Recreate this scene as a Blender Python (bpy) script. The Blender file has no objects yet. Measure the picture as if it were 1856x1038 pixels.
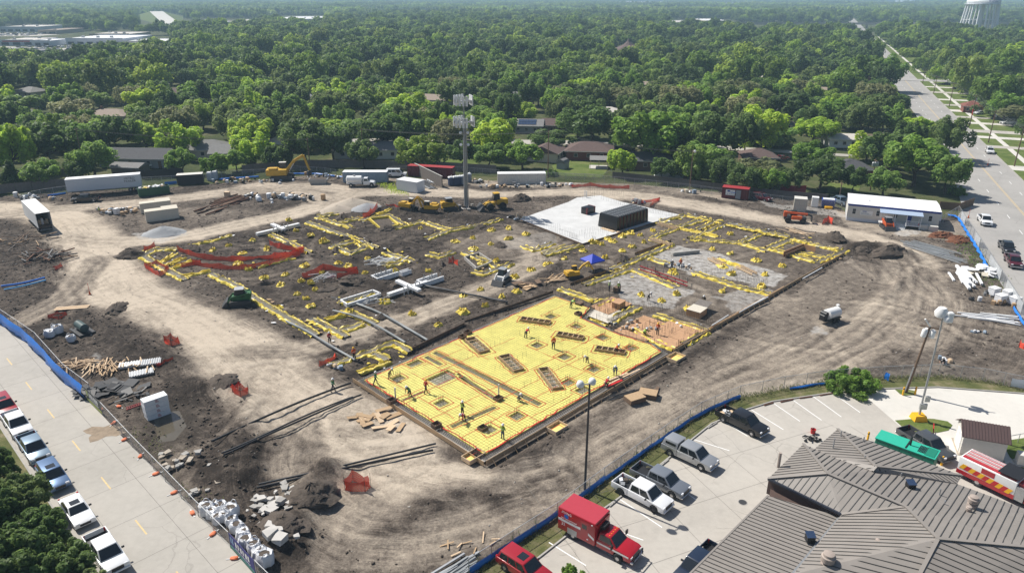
import bpy,bmesh,math,random
import numpy as np
from mathutils import Vector as V3,Matrix
from mathutils.geometry import tessellate_polygon
# ------------------------------------------------------------------ camera, sky, sun, exposure
scene=bpy.context.scene
COL=scene.collection
F,YH,H=1310.0,-10.0,45.0
PIT=math.atan((519-YH)/F)
cP,sP=math.cos(PIT),math.sin(PIT)
cam_d=bpy.data.cameras.new('camera')
cam=bpy.data.objects.new('camera',cam_d)
COL.objects.link(cam)
cam.location=(0,0,H)
cam.rotation_euler=(math.pi/2-PIT,0,0)
cam_d.sensor_width=36.0
cam_d.lens=36.0*F/1856.0
cam_d.clip_start=1.0
cam_d.clip_end=60000.0
scene.camera=cam
SUN_AZ=math.radians(145.0)
SUN_EL=math.radians(50.0)
world=bpy.data.worlds.new('World')
scene.world=world
world.use_nodes=True
wn=world.node_tree.nodes
wl=world.node_tree.links
wn.clear()
sky=wn.new('ShaderNodeTexSky')
sky.sky_type='NISHITA'
sky.sun_disc=False
sky.sun_elevation=SUN_EL
sky.sun_rotation=math.pi/2-SUN_AZ
sky.altitude=150
sky.air_density=1.0
sky.dust_density=1.5
sky.ozone_density=1.2
bg=wn.new('ShaderNodeBackground')
bg.inputs['Strength'].default_value=0.075
wo=wn.new('ShaderNodeOutputWorld')
wl.new(sky.outputs[0],bg.inputs[0])
wl.new(bg.outputs[0],wo.inputs[0])
sd=bpy.data.lights.new('sun','SUN')
sd.energy=5.0
sd.angle=math.radians(0.5)
sd.color=(1.0,0.955,0.88)
sun=bpy.data.objects.new('sun',sd)
COL.objects.link(sun)
sdir=V3((math.cos(SUN_AZ)*math.cos(SUN_EL),math.sin(SUN_AZ)*math.cos(SUN_EL),math.sin(SUN_EL)))
sun.rotation_euler=sdir.to_track_quat('Z','Y').to_euler()
sun.location=(-200,150,300)
vs=scene.view_settings
vs.view_transform='Standard'
vs.look='None'
vs.exposure=0.27
vs.gamma=1.0
vs.use_curve_mapping=False
scene.cycles.use_denoising=True
scene.cycles.max_bounces=6
scene.cycles.diffuse_bounces=3
scene.cycles.glossy_bounces=2
scene.cycles.transmission_bounces=3
scene.cycles.transparent_max_bounces=8
scene.cycles.volume_bounces=0
scene.cycles.use_adaptive_sampling=False
R=math.radians
rnd=random.Random(11)
# ------------------------------------------------------------------ where a pixel of the survey picture meets the ground
def G(x,y,z=0.0):
 u=(x-928)/F
 v=(519-y)/F
 d=V3((u,cP+v*sP,-sP+v*cP))
 t=(z-H)/d.z
 return V3((d.x*t,d.y*t,z))
def pxm(y):
 """survey pixels per metre (across) for a ground point on row y"""
 g=G(928,y)
 return F/(g.y*cP+H*sP)
 # ------------------------------------------------------------------ materials
MATS={}
def mat(name,col,rough=0.75,metal=0.0,var=0.12,vs_=3.0,bump=0.0,bs=20.0,coat=0.0,spec=0.4,alpha=None,trans=0.0):
 if name in MATS:
  return MATS[name]
 m=bpy.data.materials.new(name)
 m.use_nodes=True
 nt=m.node_tree
 n,l=nt.nodes,nt.links
 b=n['Principled BSDF']
 b.inputs['Roughness'].default_value=rough
 b.inputs['Metallic'].default_value=metal
 b.inputs['Specular IOR Level'].default_value=spec
 if coat:
  b.inputs['Coat Weight'].default_value=coat
  b.inputs['Coat Roughness'].default_value=0.08
 tc=n.new('ShaderNodeTexCoord')
 if var>0:
  nz=n.new('ShaderNodeTexNoise')
  nz.inputs['Scale'].default_value=vs_
  nz.inputs['Detail'].default_value=5
  nz.inputs['Roughness'].default_value=0.65
  l.new(tc.outputs['Object'],nz.inputs['Vector'])
  mp=n.new('ShaderNodeMapRange')
  mp.inputs['From Min'].default_value=0.25
  mp.inputs['From Max'].default_value=0.75
  mp.inputs['To Min'].default_value=1-var
  mp.inputs['To Max'].default_value=1+var
  l.new(nz.outputs[0],mp.inputs['Value'])
  hs=n.new('ShaderNodeHueSaturation')
  hs.inputs['Color'].default_value=(*col,1)
  l.new(mp.outputs[0],hs.inputs['Value'])
  l.new(hs.outputs[0],b.inputs['Base Color'])
 else:
  b.inputs['Base Color'].default_value=(*col,1)
 if bump>0:
  nb=n.new('ShaderNodeTexNoise')
  nb.inputs['Scale'].default_value=bs
  nb.inputs['Detail'].default_value=4
  l.new(tc.outputs['Object'],nb.inputs['Vector'])
  bp=n.new('ShaderNodeBump')
  bp.inputs['Strength'].default_value=1.0
  bp.inputs['Distance'].default_value=bump
  l.new(nb.outputs[0],bp.inputs['Height'])
  l.new(bp.outputs[0],b.inputs['Normal'])
 if alpha is not None:
  b.inputs['Alpha'].default_value=alpha
 if trans:
  b.inputs['Transmission Weight'].default_value=trans
 MATS[name]=m
 return m
def mesh_alpha(name,col,sc,cover,rough=0.6):
 """woven or wire sheet: open squares between strands, in the sheet's own metres (UV)"""
 if name in MATS:
  return MATS[name]
 m=bpy.data.materials.new(name)
 m.use_nodes=True
 n,l=m.node_tree.nodes,m.node_tree.links
 b=n['Principled BSDF']
 b.inputs['Base Color'].default_value=(*col,1)
 b.inputs['Roughness'].default_value=rough
 tc=n.new('ShaderNodeTexCoord')
 mp=n.new('ShaderNodeMapping')
 mp.inputs['Rotation'].default_value=(0,0,R(45))
 mp.inputs['Scale'].default_value=(sc,sc,sc)
 l.new(tc.outputs['UV'],mp.inputs[0])
 sp=n.new('ShaderNodeSeparateXYZ')
 l.new(mp.outputs[0],sp.inputs[0])
 outs=[]
 for ax in (0,1):
  fr=n.new('ShaderNodeMath');fr.operation='FRACT'
  l.new(sp.outputs[ax],fr.inputs[0])
  lt=n.new('ShaderNodeMath');lt.operation='LESS_THAN'
  lt.inputs[1].default_value=cover
  l.new(fr.outputs[0],lt.inputs[0])
  outs.append(lt)
 mx=n.new('ShaderNodeMath');mx.operation='MAXIMUM'
 l.new(outs[0].outputs[0],mx.inputs[0]);l.new(outs[1].outputs[0],mx.inputs[1])
 l.new(mx.outputs[0],b.inputs['Alpha'])
 MATS[name]=m
 return m
M={}
def dm(k,*a,**kw):
 M[k]=mat(k,*a,**kw)
dm('white_paint',(0.78,0.78,0.77),0.45,var=0.05)
dm('offwhite',(0.62,0.60,0.55),0.6,var=0.06)
dm('cream',(0.58,0.53,0.43),0.6,var=0.08)
dm('black_plastic',(0.018,0.018,0.02),0.5,var=0.2)
dm('black_film',(0.014,0.013,0.014),0.28,var=0.3,bump=0.03,bs=2.5)
dm('tyre',(0.02,0.02,0.021),0.85,var=0.2)
dm('rim',(0.5,0.5,0.52),0.3,0.8,var=0.05)
dm('rim_dark',(0.04,0.04,0.045),0.35,0.5,var=0.05)
dm('glass',(0.014,0.018,0.022),0.06,var=0,spec=0.8)
dm('chrome',(0.6,0.6,0.62),0.2,0.9,var=0)
dm('lamp_white',(0.75,0.76,0.78),0.15,var=0)
dm('lamp_red',(0.5,0.02,0.02),0.2,var=0)
dm('lamp_amber',(0.75,0.25,0.02),0.2,var=0)
dm('grey_steel',(0.30,0.31,0.32),0.5,0.4,var=0.12)
dm('galv',(0.42,0.43,0.44),0.45,0.55,var=0.12)
dm('dark_steel',(0.06,0.06,0.062),0.55,0.3,var=0.2)
dm('rebar',(0.10,0.085,0.075),0.7,0.3,var=0.2)
dm('rust',(0.13,0.06,0.035),0.85,var=0.35)
dm('wood',(0.42,0.29,0.17),0.8,var=0.2,vs_=6)
dm('wood_dark',(0.16,0.105,0.07),0.85,var=0.25)
dm('wood_pale',(0.62,0.46,0.30),0.75,var=0.15)
dm('wood_grey',(0.17,0.15,0.135),0.9,var=0.25)
dm('plywood',(0.46,0.27,0.15),0.8,var=0.14,vs_=1.5)
dm('concrete',(0.50,0.48,0.45),0.85,var=0.1,vs_=0.6,bump=0.004)
dm('concrete_old',(0.36,0.345,0.32),0.9,var=0.16,vs_=0.8,bump=0.006)
dm('new_slab',(0.56,0.56,0.55),0.75,var=0.14,vs_=0.35)
dm('blue_tarp',(0.015,0.17,0.60),0.45,var=0.18)
dm('blue_dark',(0.02,0.05,0.28),0.45,var=0.1)
dm('yellow_film',(0.72,0.56,0.08),0.42,var=0.16,vs_=4,bump=0.02,bs=7)
dm('yellow_sheet',(0.73,0.665,0.20),0.55,var=0.2,vs_=0.9,bump=0.03,bs=2.4)
dm('red_tape',(0.55,0.02,0.02),0.5,var=0.12)
dm('red_paint',(0.30,0.012,0.022),0.28,var=0.05,coat=0.5)
dm('red_box',(0.33,0.03,0.035),0.6,var=0.12)
dm('maroon',(0.13,0.02,0.022),0.6,var=0.18)
dm('orange',(0.55,0.10,0.025),0.5,var=0.12)
dm('cat_yellow',(0.55,0.33,0.03),0.5,var=0.15)
dm('green_bin',(0.022,0.085,0.04),0.6,var=0.2)
dm('teal',(0.03,0.42,0.29),0.45,var=0.05)
dm('teal_side',(0.012,0.20,0.13),0.5,var=0.08)
dm('deere',(0.02,0.11,0.035),0.5,var=0.15)
dm('bluegrey_box',(0.24,0.30,0.37),0.6,var=0.12)
dm('beige_box',(0.60,0.55,0.46),0.65,var=0.1)
dm('foam',(0.74,0.745,0.75),0.8,var=0.05)
dm('bag',(0.72,0.73,0.75),0.6,var=0.08,bump=0.04,bs=5)
dm('gravel_grey',(0.34,0.35,0.36),0.95,var=0.2,vs_=9,bump=0.05,bs=25)
dm('gravel_tan',(0.43,0.37,0.30),0.95,var=0.2,vs_=6,bump=0.05,bs=25)
dm('clay',(0.088,0.070,0.056),0.95,var=0.4,vs_=2.5,bump=0.10,bs=4.5)
dm('red_clay',(0.15,0.06,0.03),0.95,var=0.4,vs_=2.5,bump=0.12,bs=4.5)
dm('skin',(0.33,0.19,0.13),0.6,var=0)
dm('roof_grey',(0.245,0.222,0.20),0.55,0.0,var=0.1,vs_=0.6)
dm('roof_seam',(0.075,0.072,0.068),0.5,0.1,var=0.05)
dm('brick_brown',(0.085,0.055,0.046),0.85,var=0.2)
dm('bark',(0.075,0.06,0.048),0.95,var=0.3)
dm('pipe_white',(0.62,0.62,0.61),0.5,var=0.05)
dm('pipe_grey',(0.27,0.285,0.29),0.6,var=0.12)
dm('safety_yellow',(0.80,0.42,0.01),0.5,var=0.06)
dm('line_white',(0.78,0.78,0.76),0.7,var=0.12,vs_=8)
dm('line_yellow',(0.60,0.45,0.22),0.7,var=0.25,vs_=5)
dm('hivis',(0.35,0.62,0.05),0.7,var=0.08)
dm('hivis_orange',(0.75,0.13,0.02),0.7,var=0.08)
dm('water',(0.10,0.085,0.06),0.04,var=0.2,vs_=0.5,spec=0.6)
M['orange_mesh']=mesh_alpha('orange_mesh',(0.80,0.06,0.02),6.0,0.58)
M['wire_mesh']=mesh_alpha('wire_mesh',(0.36,0.37,0.38),9.0,0.11)
M['windscreen']=mesh_alpha('windscreen',(0.55,0.57,0.58),14.0,0.45)
# ------------------------------------------------------------------ mesh builder
class MB:
 def __init__(s):
  s.v,s.f,s.m=[],[],[]
 def add(s,verts,faces,m=0):
  o=len(s.v)
  s.v.extend([tuple(p)for p in verts])
  s.f.extend([tuple(i+o for i in f)for f in faces])
  s.m.extend([m]*len(faces))
  return s
 def poly(s,pts,m=0):
  return s.add(pts,[tuple(range(len(pts)))],m)
 def box(s,x0,x1,y0,y1,z0,z1,m=0):
  return s.hexa([(x0,y0,z0),(x1,y0,z0),(x1,y1,z0),(x0,y1,z0),
  (x0,y0,z1),(x1,y0,z1),(x1,y1,z1),(x0,y1,z1)],m)
 def hexa(s,p,m=0):
  return s.add(p,[(0,3,2,1),(4,5,6,7),(0,1,5,4),(1,2,6,5),(2,3,7,6),(3,0,4,7)],m)
 def bar(s,a,b,w,h=None,m=0,up=(0,0,1)):
  a,b=V3(a),V3(b)
  h=h or w
  d=(b-a)
  if d.length<1e-6:
   return s
  d.normalize()
  u=V3(up)
  if abs(d.dot(u))>0.97:
   u=V3((1,0,0))
  sx=d.cross(u).normalized()*(w/2)
  sy=sx.cross(d).normalized()*(h/2)
  return s.hexa([a-sx-sy,a+sx-sy,a+sx+sy,a-sx+sy,b-sx-sy,b+sx-sy,b+sx+sy,b-sx+sy],m)
 def tube(s,a,b,r,n=8,m=0,r1=None,cap=True):
  a,b=V3(a),V3(b)
  r1=r if r1 is None else r1
  d=(b-a).normalized()
  u=V3((0,0,1))if abs(d.z)<0.95 else V3((1,0,0))
  x=d.cross(u).normalized();y=d.cross(x)
  vs_=[]
  for c,rr in ((a,r),(b,r1)):
   for k in range(n):
    t=2*math.pi*k/n
    vs_.append(c+x*math.cos(t)*rr+y*math.sin(t)*rr)
  fs=[(k,(k+1)%n,n+(k+1)%n,n+k)for k in range(n)]
  if cap:
   fs+=[tuple(range(n-1,-1,-1)),tuple(range(n,2*n))]
  return s.add(vs_,fs,m)
 def path(s,pts,r,n=6,m=0,radii=None):
  pts=[V3(p)for p in pts]
  rings=[]
  for i,p in enumerate(pts):
   d=(pts[min(i+1,len(pts)-1)]-pts[max(i-1,0)]).normalized()
   u=V3((0,0,1))if abs(d.z)<0.95 else V3((1,0,0))
   x=d.cross(u).normalized();y=d.cross(x)
   rr=radii[i]if radii else r
   rings.append([p+x*math.cos(2*math.pi*k/n)*rr+y*math.sin(2*math.pi*k/n)*rr for k in range(n)])
  return s.loft(rings,m)
 def loft(s,rings,m=0,cap=True):
  n=len(rings[0])
  vs_=[p for r in rings for p in r]
  fs=[]
  for i in range(len(rings)-1):
   for k in range(n):
    fs.append((i*n+k,i*n+(k+1)%n,(i+1)*n+(k+1)%n,(i+1)*n+k))
  if cap:
   fs+=[tuple(range(n-1,-1,-1)),tuple(range((len(rings)-1)*n,len(rings)*n))]
  return s.add(vs_,fs,m)
 def lathe(s,prof,c=(0,0,0),n=14,m=0):
  rings=[]
  for r,z in prof:
   rings.append([(c[0]+r*math.cos(2*math.pi*k/n),c[1]+r*math.sin(2*math.pi*k/n),c[2]+z)for k in range(n)])
  return s.loft(rings,m)
 def prism(s,poly,z0,z1,m=0):
  n=len(poly)
  vs_=[(p[0],p[1],z0)for p in poly]+[(p[0],p[1],z1)for p in poly]
  fs=[(k,(k+1)%n,n+(k+1)%n,n+k)for k in range(n)]+[tuple(range(n-1,-1,-1)),tuple(range(n,2*n))]
  return s.add(vs_,fs,m)
 def xf(s,mtx):
  s.v=[tuple(mtx@V3(p))for p in s.v]
  return s
 def mesh(s,name,mats,smooth=None,bevel=0.0,seg=1,uv=None):
  me=bpy.data.meshes.new(name)
  me.from_pydata(s.v,[],s.f)
  if not isinstance(mats,(list,tuple)):
   mats=[mats]
  for k in mats:
   me.materials.append(M[k]if isinstance(k,str)else k)
  if len(mats)>1:
   me.polygons.foreach_set('material_index',s.m)
  bm=bmesh.new();bm.from_mesh(me)
  bmesh.ops.recalc_face_normals(bm,faces=bm.faces)
  if bevel>0:
   bmesh.ops.bevel(bm,geom=[e for e in bm.edges if len(e.link_faces)==2 and e.calc_face_angle(0)>0.5],
   offset=bevel,segments=seg,affect='EDGES',profile=0.6,clamp_overlap=True)
  bm.to_mesh(me);bm.free()
  if smooth is not None:
   me.polygons.foreach_set('use_smooth',[True]*len(me.polygons))
   me.set_sharp_from_angle(angle=R(smooth))
  me.update()
  return me
def link(name,me,parent=None,loc=None,rz=0.0):
 o=bpy.data.objects.new(name,me)
 COL.objects.link(o)
 if parent is not None:
  o.parent=parent
 if loc is not None:
  o.location=loc
 if rz:
  o.rotation_euler=(0,0,rz)
 return o
def pa(name,mb,mats,parent,smooth=None,bevel=0.0,seg=1,label=None,kind=None):
 o=link(name,mb.mesh(name,mats,smooth,bevel,seg),parent)
 if label:
  o['label']=label
 if kind:
  o['kind']=kind
 return o
def tag(o,label=None,cat=None,group=None,kind=None):
 if label:o['label']=label
 if cat:o['category']=cat
 if group:o['group']=group
 if kind:o['kind']=kind
 return o
def tng(name,label,cat,loc=(0,0,0),rz=0.0,group=None):
 o=link(name,None,None,loc,rz)
 o.empty_display_size=0.3
 return tag(o,label,cat,group,'thing')
def struct(name,mb,mats,smooth=None,label=None,cat=None):
 return tag(link(name,mb.mesh(name,mats,smooth)),label,cat,None,'structure')
def copy_tree(o,parent=None):
 c=o.copy()
 COL.objects.link(c)
 if parent is not None:
  c.parent=parent
 for ch in o.children:
  copy_tree(ch,c)
 return c
def heading(a,b):
 return math.atan2(b[1]-a[1],b[0]-a[0])
def text_part(name,s,size,parent,loc,rot,mat_,extr=0.004,align='CENTER'):
 cu=bpy.data.curves.new(name,'FONT')
 cu.body=s;cu.size=size;cu.extrude=extr
 cu.align_x=align;cu.align_y='CENTER'
 tmp=bpy.data.objects.new('tmp',cu)
 COL.objects.link(tmp)
 dg=bpy.context.evaluated_depsgraph_get()
 me=bpy.data.meshes.new_from_object(tmp.evaluated_get(dg))
 bpy.data.objects.remove(tmp);bpy.data.curves.remove(cu)
 me.materials.clear();me.materials.append(M[mat_])
 o=bpy.data.objects.new(name,me)
 COL.objects.link(o)
 o.parent=parent;o.location=loc;o.rotation_euler=rot
 return o
def hsh(outer,holes,z,m=0,mb=None):
 """flat sheet with openings; points are (x, y)"""
 mb=mb or MB()
 polys=[[V3((p[0],p[1],0))for p in outer]]+[[V3((p[0],p[1],0))for p in h]for h in holes]
 tris=tessellate_polygon(polys)
 flat=[p for pl in polys for p in pl]
 mb.add([(p.x,p.y,z)for p in flat],[tuple(t)for t in tris],m)
 return mb
def shu(name,rows,mats,parent=None):
 """grid sheet with UV in metres: rows = list of equally long point rows"""
 nr,nc=len(rows),len(rows[0])
 me=bpy.data.meshes.new(name)
 vs_=[tuple(p)for r in rows for p in r]
 fs=[(i*nc+j,i*nc+j+1,(i+1)*nc+j+1,(i+1)*nc+j)for i in range(nr-1)for j in range(nc-1)]
 me.from_pydata(vs_,[],fs)
 me.materials.append(M[mats]if isinstance(mats,str)else mats)
 uvl=me.uv_layers.new(name='UVMap')
 acc=[0.0]
 for j in range(1,nc):
  acc.append(acc[-1]+(V3(rows[0][j])-V3(rows[0][j-1])).length)
 hh=[0.0]
 for i in range(1,nr):
  hh.append(hh[-1]+(V3(rows[i][0])-V3(rows[i-1][0])).length)
 uvs=[]
 for p in me.polygons:
  for vi in p.vertices:
   uvs+=[acc[vi%nc],hh[vi//nc]]
 uvl.data.foreach_set('uv',uvs)
 me.polygons.foreach_set('use_smooth',[True]*len(me.polygons))
 return link(name,me,parent)
def np_mesh(name,V,Q,mats,attrs=None,smooth=True):
 """big mesh from arrays; Q is (n,4) or (n,3)"""
 me=bpy.data.meshes.new(name)
 k=Q.shape[1]
 me.vertices.add(len(V));me.loops.add(Q.size);me.polygons.add(len(Q))
 me.vertices.foreach_set('co',np.ascontiguousarray(V,dtype=np.float32).ravel())
 me.loops.foreach_set('vertex_index',np.ascontiguousarray(Q,dtype=np.int32).ravel())
 me.polygons.foreach_set('loop_start',np.arange(0,Q.size,k,dtype=np.int32))
 if smooth:
  me.polygons.foreach_set('use_smooth',np.ones(len(Q),dtype=bool))
 for m_ in (mats if isinstance(mats,(list,tuple))else [mats]):
  me.materials.append(M[m_]if isinstance(m_,str)else m_)
 for an,av in (attrs or {}).items():
  a=me.attributes.new(an,'FLOAT','POINT')
  a.data.foreach_set('value',np.ascontiguousarray(av,dtype=np.float32).ravel())
 me.update(calc_edges=True)
 me.validate()
 return me
_T=np.random.RandomState(5).rand(512,512)
def vnoise(X,Y,s,seed=0):
 x=X/s+seed*17.13+1000;y=Y/s+seed*9.71+1000
 xi=np.floor(x).astype(int);yi=np.floor(y).astype(int)
 fx=x-xi;fy=y-yi
 fx=fx*fx*(3-2*fx);fy=fy*fy*(3-2*fy)
 a=_T[xi%512,yi%512];b=_T[(xi+1)%512,yi%512]
 c=_T[xi%512,(yi+1)%512];d=_T[(xi+1)%512,(yi+1)%512]
 return (a*(1-fx)+b*fx)*(1-fy)+(c*(1-fx)+d*fx)*fy
def fbm(X,Y,s,seed=0,o=4,g=0.5):
 t=0;a=1.0;w=0
 for k in range(o):
  t=t+a*vnoise(X,Y,s/2**k,seed+k*3);w+=a;a*=g
 return t/w
def ipl(X,Y,poly):
 ins=np.zeros(X.shape,bool)
 n=len(poly)
 for i in range(n):
  x1,y1=poly[i][0],poly[i][1];x2,y2=poly[(i+1)%n][0],poly[(i+1)%n][1]
  if y1==y2:continue
  c=((y1>Y)!=(y2>Y))&(X<(x2-x1)*(Y-y1)/(y2-y1)+x1)
  ins^=c
 return ins
def pl_dist(X,Y,pts,far=0):
 best=np.full(X.shape,1e9);sg=np.zeros(X.shape);al=np.zeros(X.shape);acc=0.0
 if X.size>200000 and far:
  px=[p[0]for p in pts];py=[p[1]for p in pts]
  i0,i1=np.searchsorted(X[:,0],(min(px)-far,max(px)+far));j0,j1=np.searchsorted(Y[0,:],(min(py)-far,max(py)+far))
  b_=(slice(i0,i1),slice(j0,j1))
  best[b_],sg[b_],al[b_]=pl_dist(X[b_],Y[b_],pts)
  return best,sg,al
 for i in range(len(pts)-1):
  ax,ay=pts[i][0],pts[i][1];bx,by=pts[i+1][0],pts[i+1][1]
  dx,dy=bx-ax,by-ay;L=math.hypot(dx,dy)
  t=np.clip(((X-ax)*dx+(Y-ay)*dy)/(L*L),0,1)
  px,py=X-ax-t*dx,Y-ay-t*dy
  d=np.hypot(px,py)
  s_=np.sign(dx*py-dy*px)
  u=d<best
  best=np.where(u,d,best);sg=np.where(u,s_,sg);al=np.where(u,acc+t*L,al);acc+=L
 return best,sg,al
def sstep(x,a,b):
 t=np.clip((x-a)/(b-a),0,1)
 return t*t*(3-2*t)
def spl(pts,it=2):
 for _ in range(it):
  q=[pts[0]]
  for a,b in zip(pts[:-1],pts[1:]):
   a,b=V3(a),V3(b)
   q+=[a*0.75+b*0.25,a*0.25+b*0.75]
  q.append(pts[-1]);pts=q
 return pts
def gp(l,z=0.0):
 return [G(x,y,z)for x,y in l]
 # ------------------------------------------------------------------ the setting: terrain, site soil, roads
def ramp_mat(name,attr=None):
 m=bpy.data.materials.new(name);m.use_nodes=True
 return m,m.node_tree.nodes,m.node_tree.links,m.node_tree.nodes['Principled BSDF']
def nzn(n,l,vec,scale,detail=5,rough=0.6,dist=0.0):
 z=n.new('ShaderNodeTexNoise')
 z.inputs['Scale'].default_value=scale;z.inputs['Detail'].default_value=detail
 z.inputs['Roughness'].default_value=rough;z.inputs['Distortion'].default_value=dist
 l.new(vec,z.inputs['Vector'])
 return z.outputs[0]
def mn(n,l,op,a,b,clamp=False):
 k=n.new('ShaderNodeMath');k.operation=op;k.use_clamp=clamp
 for i,q in enumerate((a,b)):
  if isinstance(q,(int,float)):k.inputs[i].default_value=q
  else:l.new(q,k.inputs[i])
 return k.outputs[0]
def mixc(n,l,fac,a,b,typ='MIX'):
 k=n.new('ShaderNodeMix');k.data_type='RGBA';k.blend_type=typ
 if isinstance(fac,(int,float)):k.inputs[0].default_value=fac
 else:l.new(fac,k.inputs[0])
 for i,q in ((6,a),(7,b)):
  if isinstance(q,tuple):k.inputs[i].default_value=(*q,1)
  else:l.new(q,k.inputs[i])
 return k.outputs[2]
def ramp(n,l,fac,stops):
 k=n.new('ShaderNodeValToRGB')
 e=k.color_ramp.elements
 while len(e)<len(stops):e.new(0.5)
 for i,(p,c)in enumerate(stops):
  e[i].position=p;e[i].color=(*c,1)
 l.new(fac,k.inputs[0])
 return k.outputs[0]
def grass_mat(name,a,b,c,sc=0.12):
 m,n,l,bs=ramp_mat(name)
 geo=n.new('ShaderNodeNewGeometry').outputs['Position']
 z1=nzn(n,l,geo,sc,6,0.65)
 z2=nzn(n,l,geo,sc*14,4,0.7)
 f=mn(n,l,'ADD',mn(n,l,'MULTIPLY',z1,0.7),mn(n,l,'MULTIPLY',z2,0.3))
 l.new(ramp(n,l,f,[(0.36,a),(0.5,b),(0.64,c)]),bs.inputs['Base Color'])
 bs.inputs['Roughness'].default_value=0.95;bs.inputs['Specular IOR Level'].default_value=0.1
 bp=n.new('ShaderNodeBump');bp.inputs['Distance'].default_value=0.06
 l.new(nzn(n,l,geo,9,3),bp.inputs['Height']);l.new(bp.outputs[0],bs.inputs['Normal'])
 MATS[name]=m;M[name]=m
grass_mat('ground_far',(0.035,0.048,0.02),(0.07,0.085,0.032),(0.15,0.13,0.08),0.05)
grass_mat('lawn',(0.07,0.105,0.025),(0.115,0.155,0.04),(0.19,0.195,0.075),0.2)
grass_mat('verge_grass',(0.07,0.085,0.028),(0.12,0.125,0.05),(0.24,0.20,0.12),0.45)
def road_mat(name,base,dark,crack=0.25,joints=None):
 m,n,l,bs=ramp_mat(name)
 geo=n.new('ShaderNodeNewGeometry').outputs['Position']
 z1=nzn(n,l,geo,0.09,7,0.6)
 z2=nzn(n,l,geo,1.3,5,0.7)
 z3=nzn(n,l,geo,30,2,0.7)
 f=mn(n,l,'ADD',mn(n,l,'MULTIPLY',z1,0.55),mn(n,l,'ADD',mn(n,l,'MULTIPLY',z2,0.3),mn(n,l,'MULTIPLY',z3,0.15)))
 c=ramp(n,l,f,[(0.34,dark),(0.52,base),(0.7,tuple(min(1,x*1.13)for x in base))])
 # hairline cracks
 v=n.new('ShaderNodeTexVoronoi');v.feature='DISTANCE_TO_EDGE';v.inputs['Scale'].default_value=0.13
 wz=n.new('ShaderNodeVectorMath');wz.operation='ADD'
 wn_=n.new('ShaderNodeTexNoise');wn_.inputs['Scale'].default_value=0.6;wn_.inputs['Detail'].default_value=6
 l.new(geo,wn_.inputs['Vector'])
 l.new(geo,wz.inputs[0]);l.new(wn_.outputs['Color'],wz.inputs[1])
 l.new(wz.outputs[0],v.inputs['Vector'])
 ck=mn(n,l,'LESS_THAN',v.outputs['Distance'],0.004)
 msk=mn(n,l,'GREATER_THAN',nzn(n,l,geo,0.05,3),0.5)
 c=mixc(n,l,mn(n,l,'MULTIPLY',mn(n,l,'MULTIPLY',ck,msk),crack),c,tuple(x*0.4 for x in base))
 # oil and tyre stains
 st=mn(n,l,'MULTIPLY',mn(n,l,'SUBTRACT',nzn(n,l,geo,0.5,4,0.55),0.6,True),1.6,True)
 c=mixc(n,l,st,c,tuple(x*0.55 for x in base))
 l.new(c,bs.inputs['Base Color'])
 bs.inputs['Roughness'].default_value=0.85;bs.inputs['Specular IOR Level'].default_value=0.25
 MATS[name]=m;M[name]=m
road_mat('street_concrete',(0.41,0.385,0.345),(0.33,0.31,0.275))
road_mat('parking_concrete',(0.45,0.42,0.375),(0.36,0.335,0.30),0.35)
road_mat('new_concrete',(0.61,0.585,0.535),(0.54,0.52,0.475),0.1)
road_mat('asphalt',(0.36,0.345,0.325),(0.28,0.27,0.255),0.5)
# --- wide terrain
# --- site soil
SITE_PX=[(-330,410),(-100,372),(0,356),(122,349),(330,338),(560,318),(700,322),(900,328),(1000,330),(1150,334),(1300,348),
(1500,366),(1535,386),(1700,398),(1733,392),(1852,575),(1985,780),(1985,716),(1856,704),(1700,681),(1600,686),(1500,692),
(1340,722),(1205,798),(1010,938),(850,1040),(760,1110),(540,1110),(468,1038),(300,868),(225,795),(158,722),(112,684),(60,624),(0,583),(-140,490)]
SITE=[G(*p)for p in SITE_PX]
# the wide terrain lies around the dug-over site
cS=sum((p for p in SITE),V3())/len(SITE)
mb=MB()
hol=[(p.x,p.y)for p in SITE]
hsh([(-400,-300),(400,-300),(400,420),(-400,420)],[hol],-0.08,0,mb)
for x0,x1,y0,y1 in ((-16000,-400,-300,420),(400,16000,-300,420),(-16000,-3000,420,22000),(3000,16000,420,22000),(-3000,3000,420,3000),(-3000,3000,3000,22000)):
 mb.poly([(x0,y0,-0.08),(x1,y0,-0.08),(x1,y1,-0.08),(x0,y1,-0.08)])
struct('ground',mb,'ground_far')
GX0,GX1,GY0,GY1,GS=-160.0,118.0,36.0,196.0,0.34
gx=np.arange(GX0,GX1,GS);gy=np.arange(GY0,GY1,GS)
GXX,GYY=np.meshgrid(gx,gy,indexing='ij')
WX=GXX+(fbm(GXX,GYY,9,1)-0.5)*5+(fbm(GXX,GYY,2,8)-0.5)*1.4
WY=GYY+(fbm(GXX,GYY,9,2)-0.5)*5+(fbm(GXX,GYY,2,9)-0.5)*1.4
dry=0.24+(fbm(GXX,GYY,16,3,5)-0.5)*0.55
rough=np.full(GXX.shape,0.6)
hgt=(fbm(GXX,GYY,14,4,3)-0.5)*0.30
def zone(px,val,k=1.0,rg=None):
 global dry,rough
 m=ipl(WX,WY,[G(*p)for p in px])
 dry=np.where(m,dry*(1-k)+val*k+(dry-0.24)*0.5*k,dry)
 if rg is not None:
  rough=np.where(m,rg,rough)
zone([(0,425),(110,425),(170,520),(270,615),(330,700),(160,700),(0,565)],0.14,1,1.0)
zone([(300,690),(400,650),(470,700),(500,790),(570,900),(520,1010),(400,940),(330,830)],0.13,1,1.3)
zone([(1230,640),(1540,470),(1640,490),(1660,600),(1480,680),(1200,780),(900,880),(900,840)],0.44,1,0.5)
zone([(560,770),(790,850),(1000,880),(880,1000),(600,1036),(540,900)],0.40,1,0.9)
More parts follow.
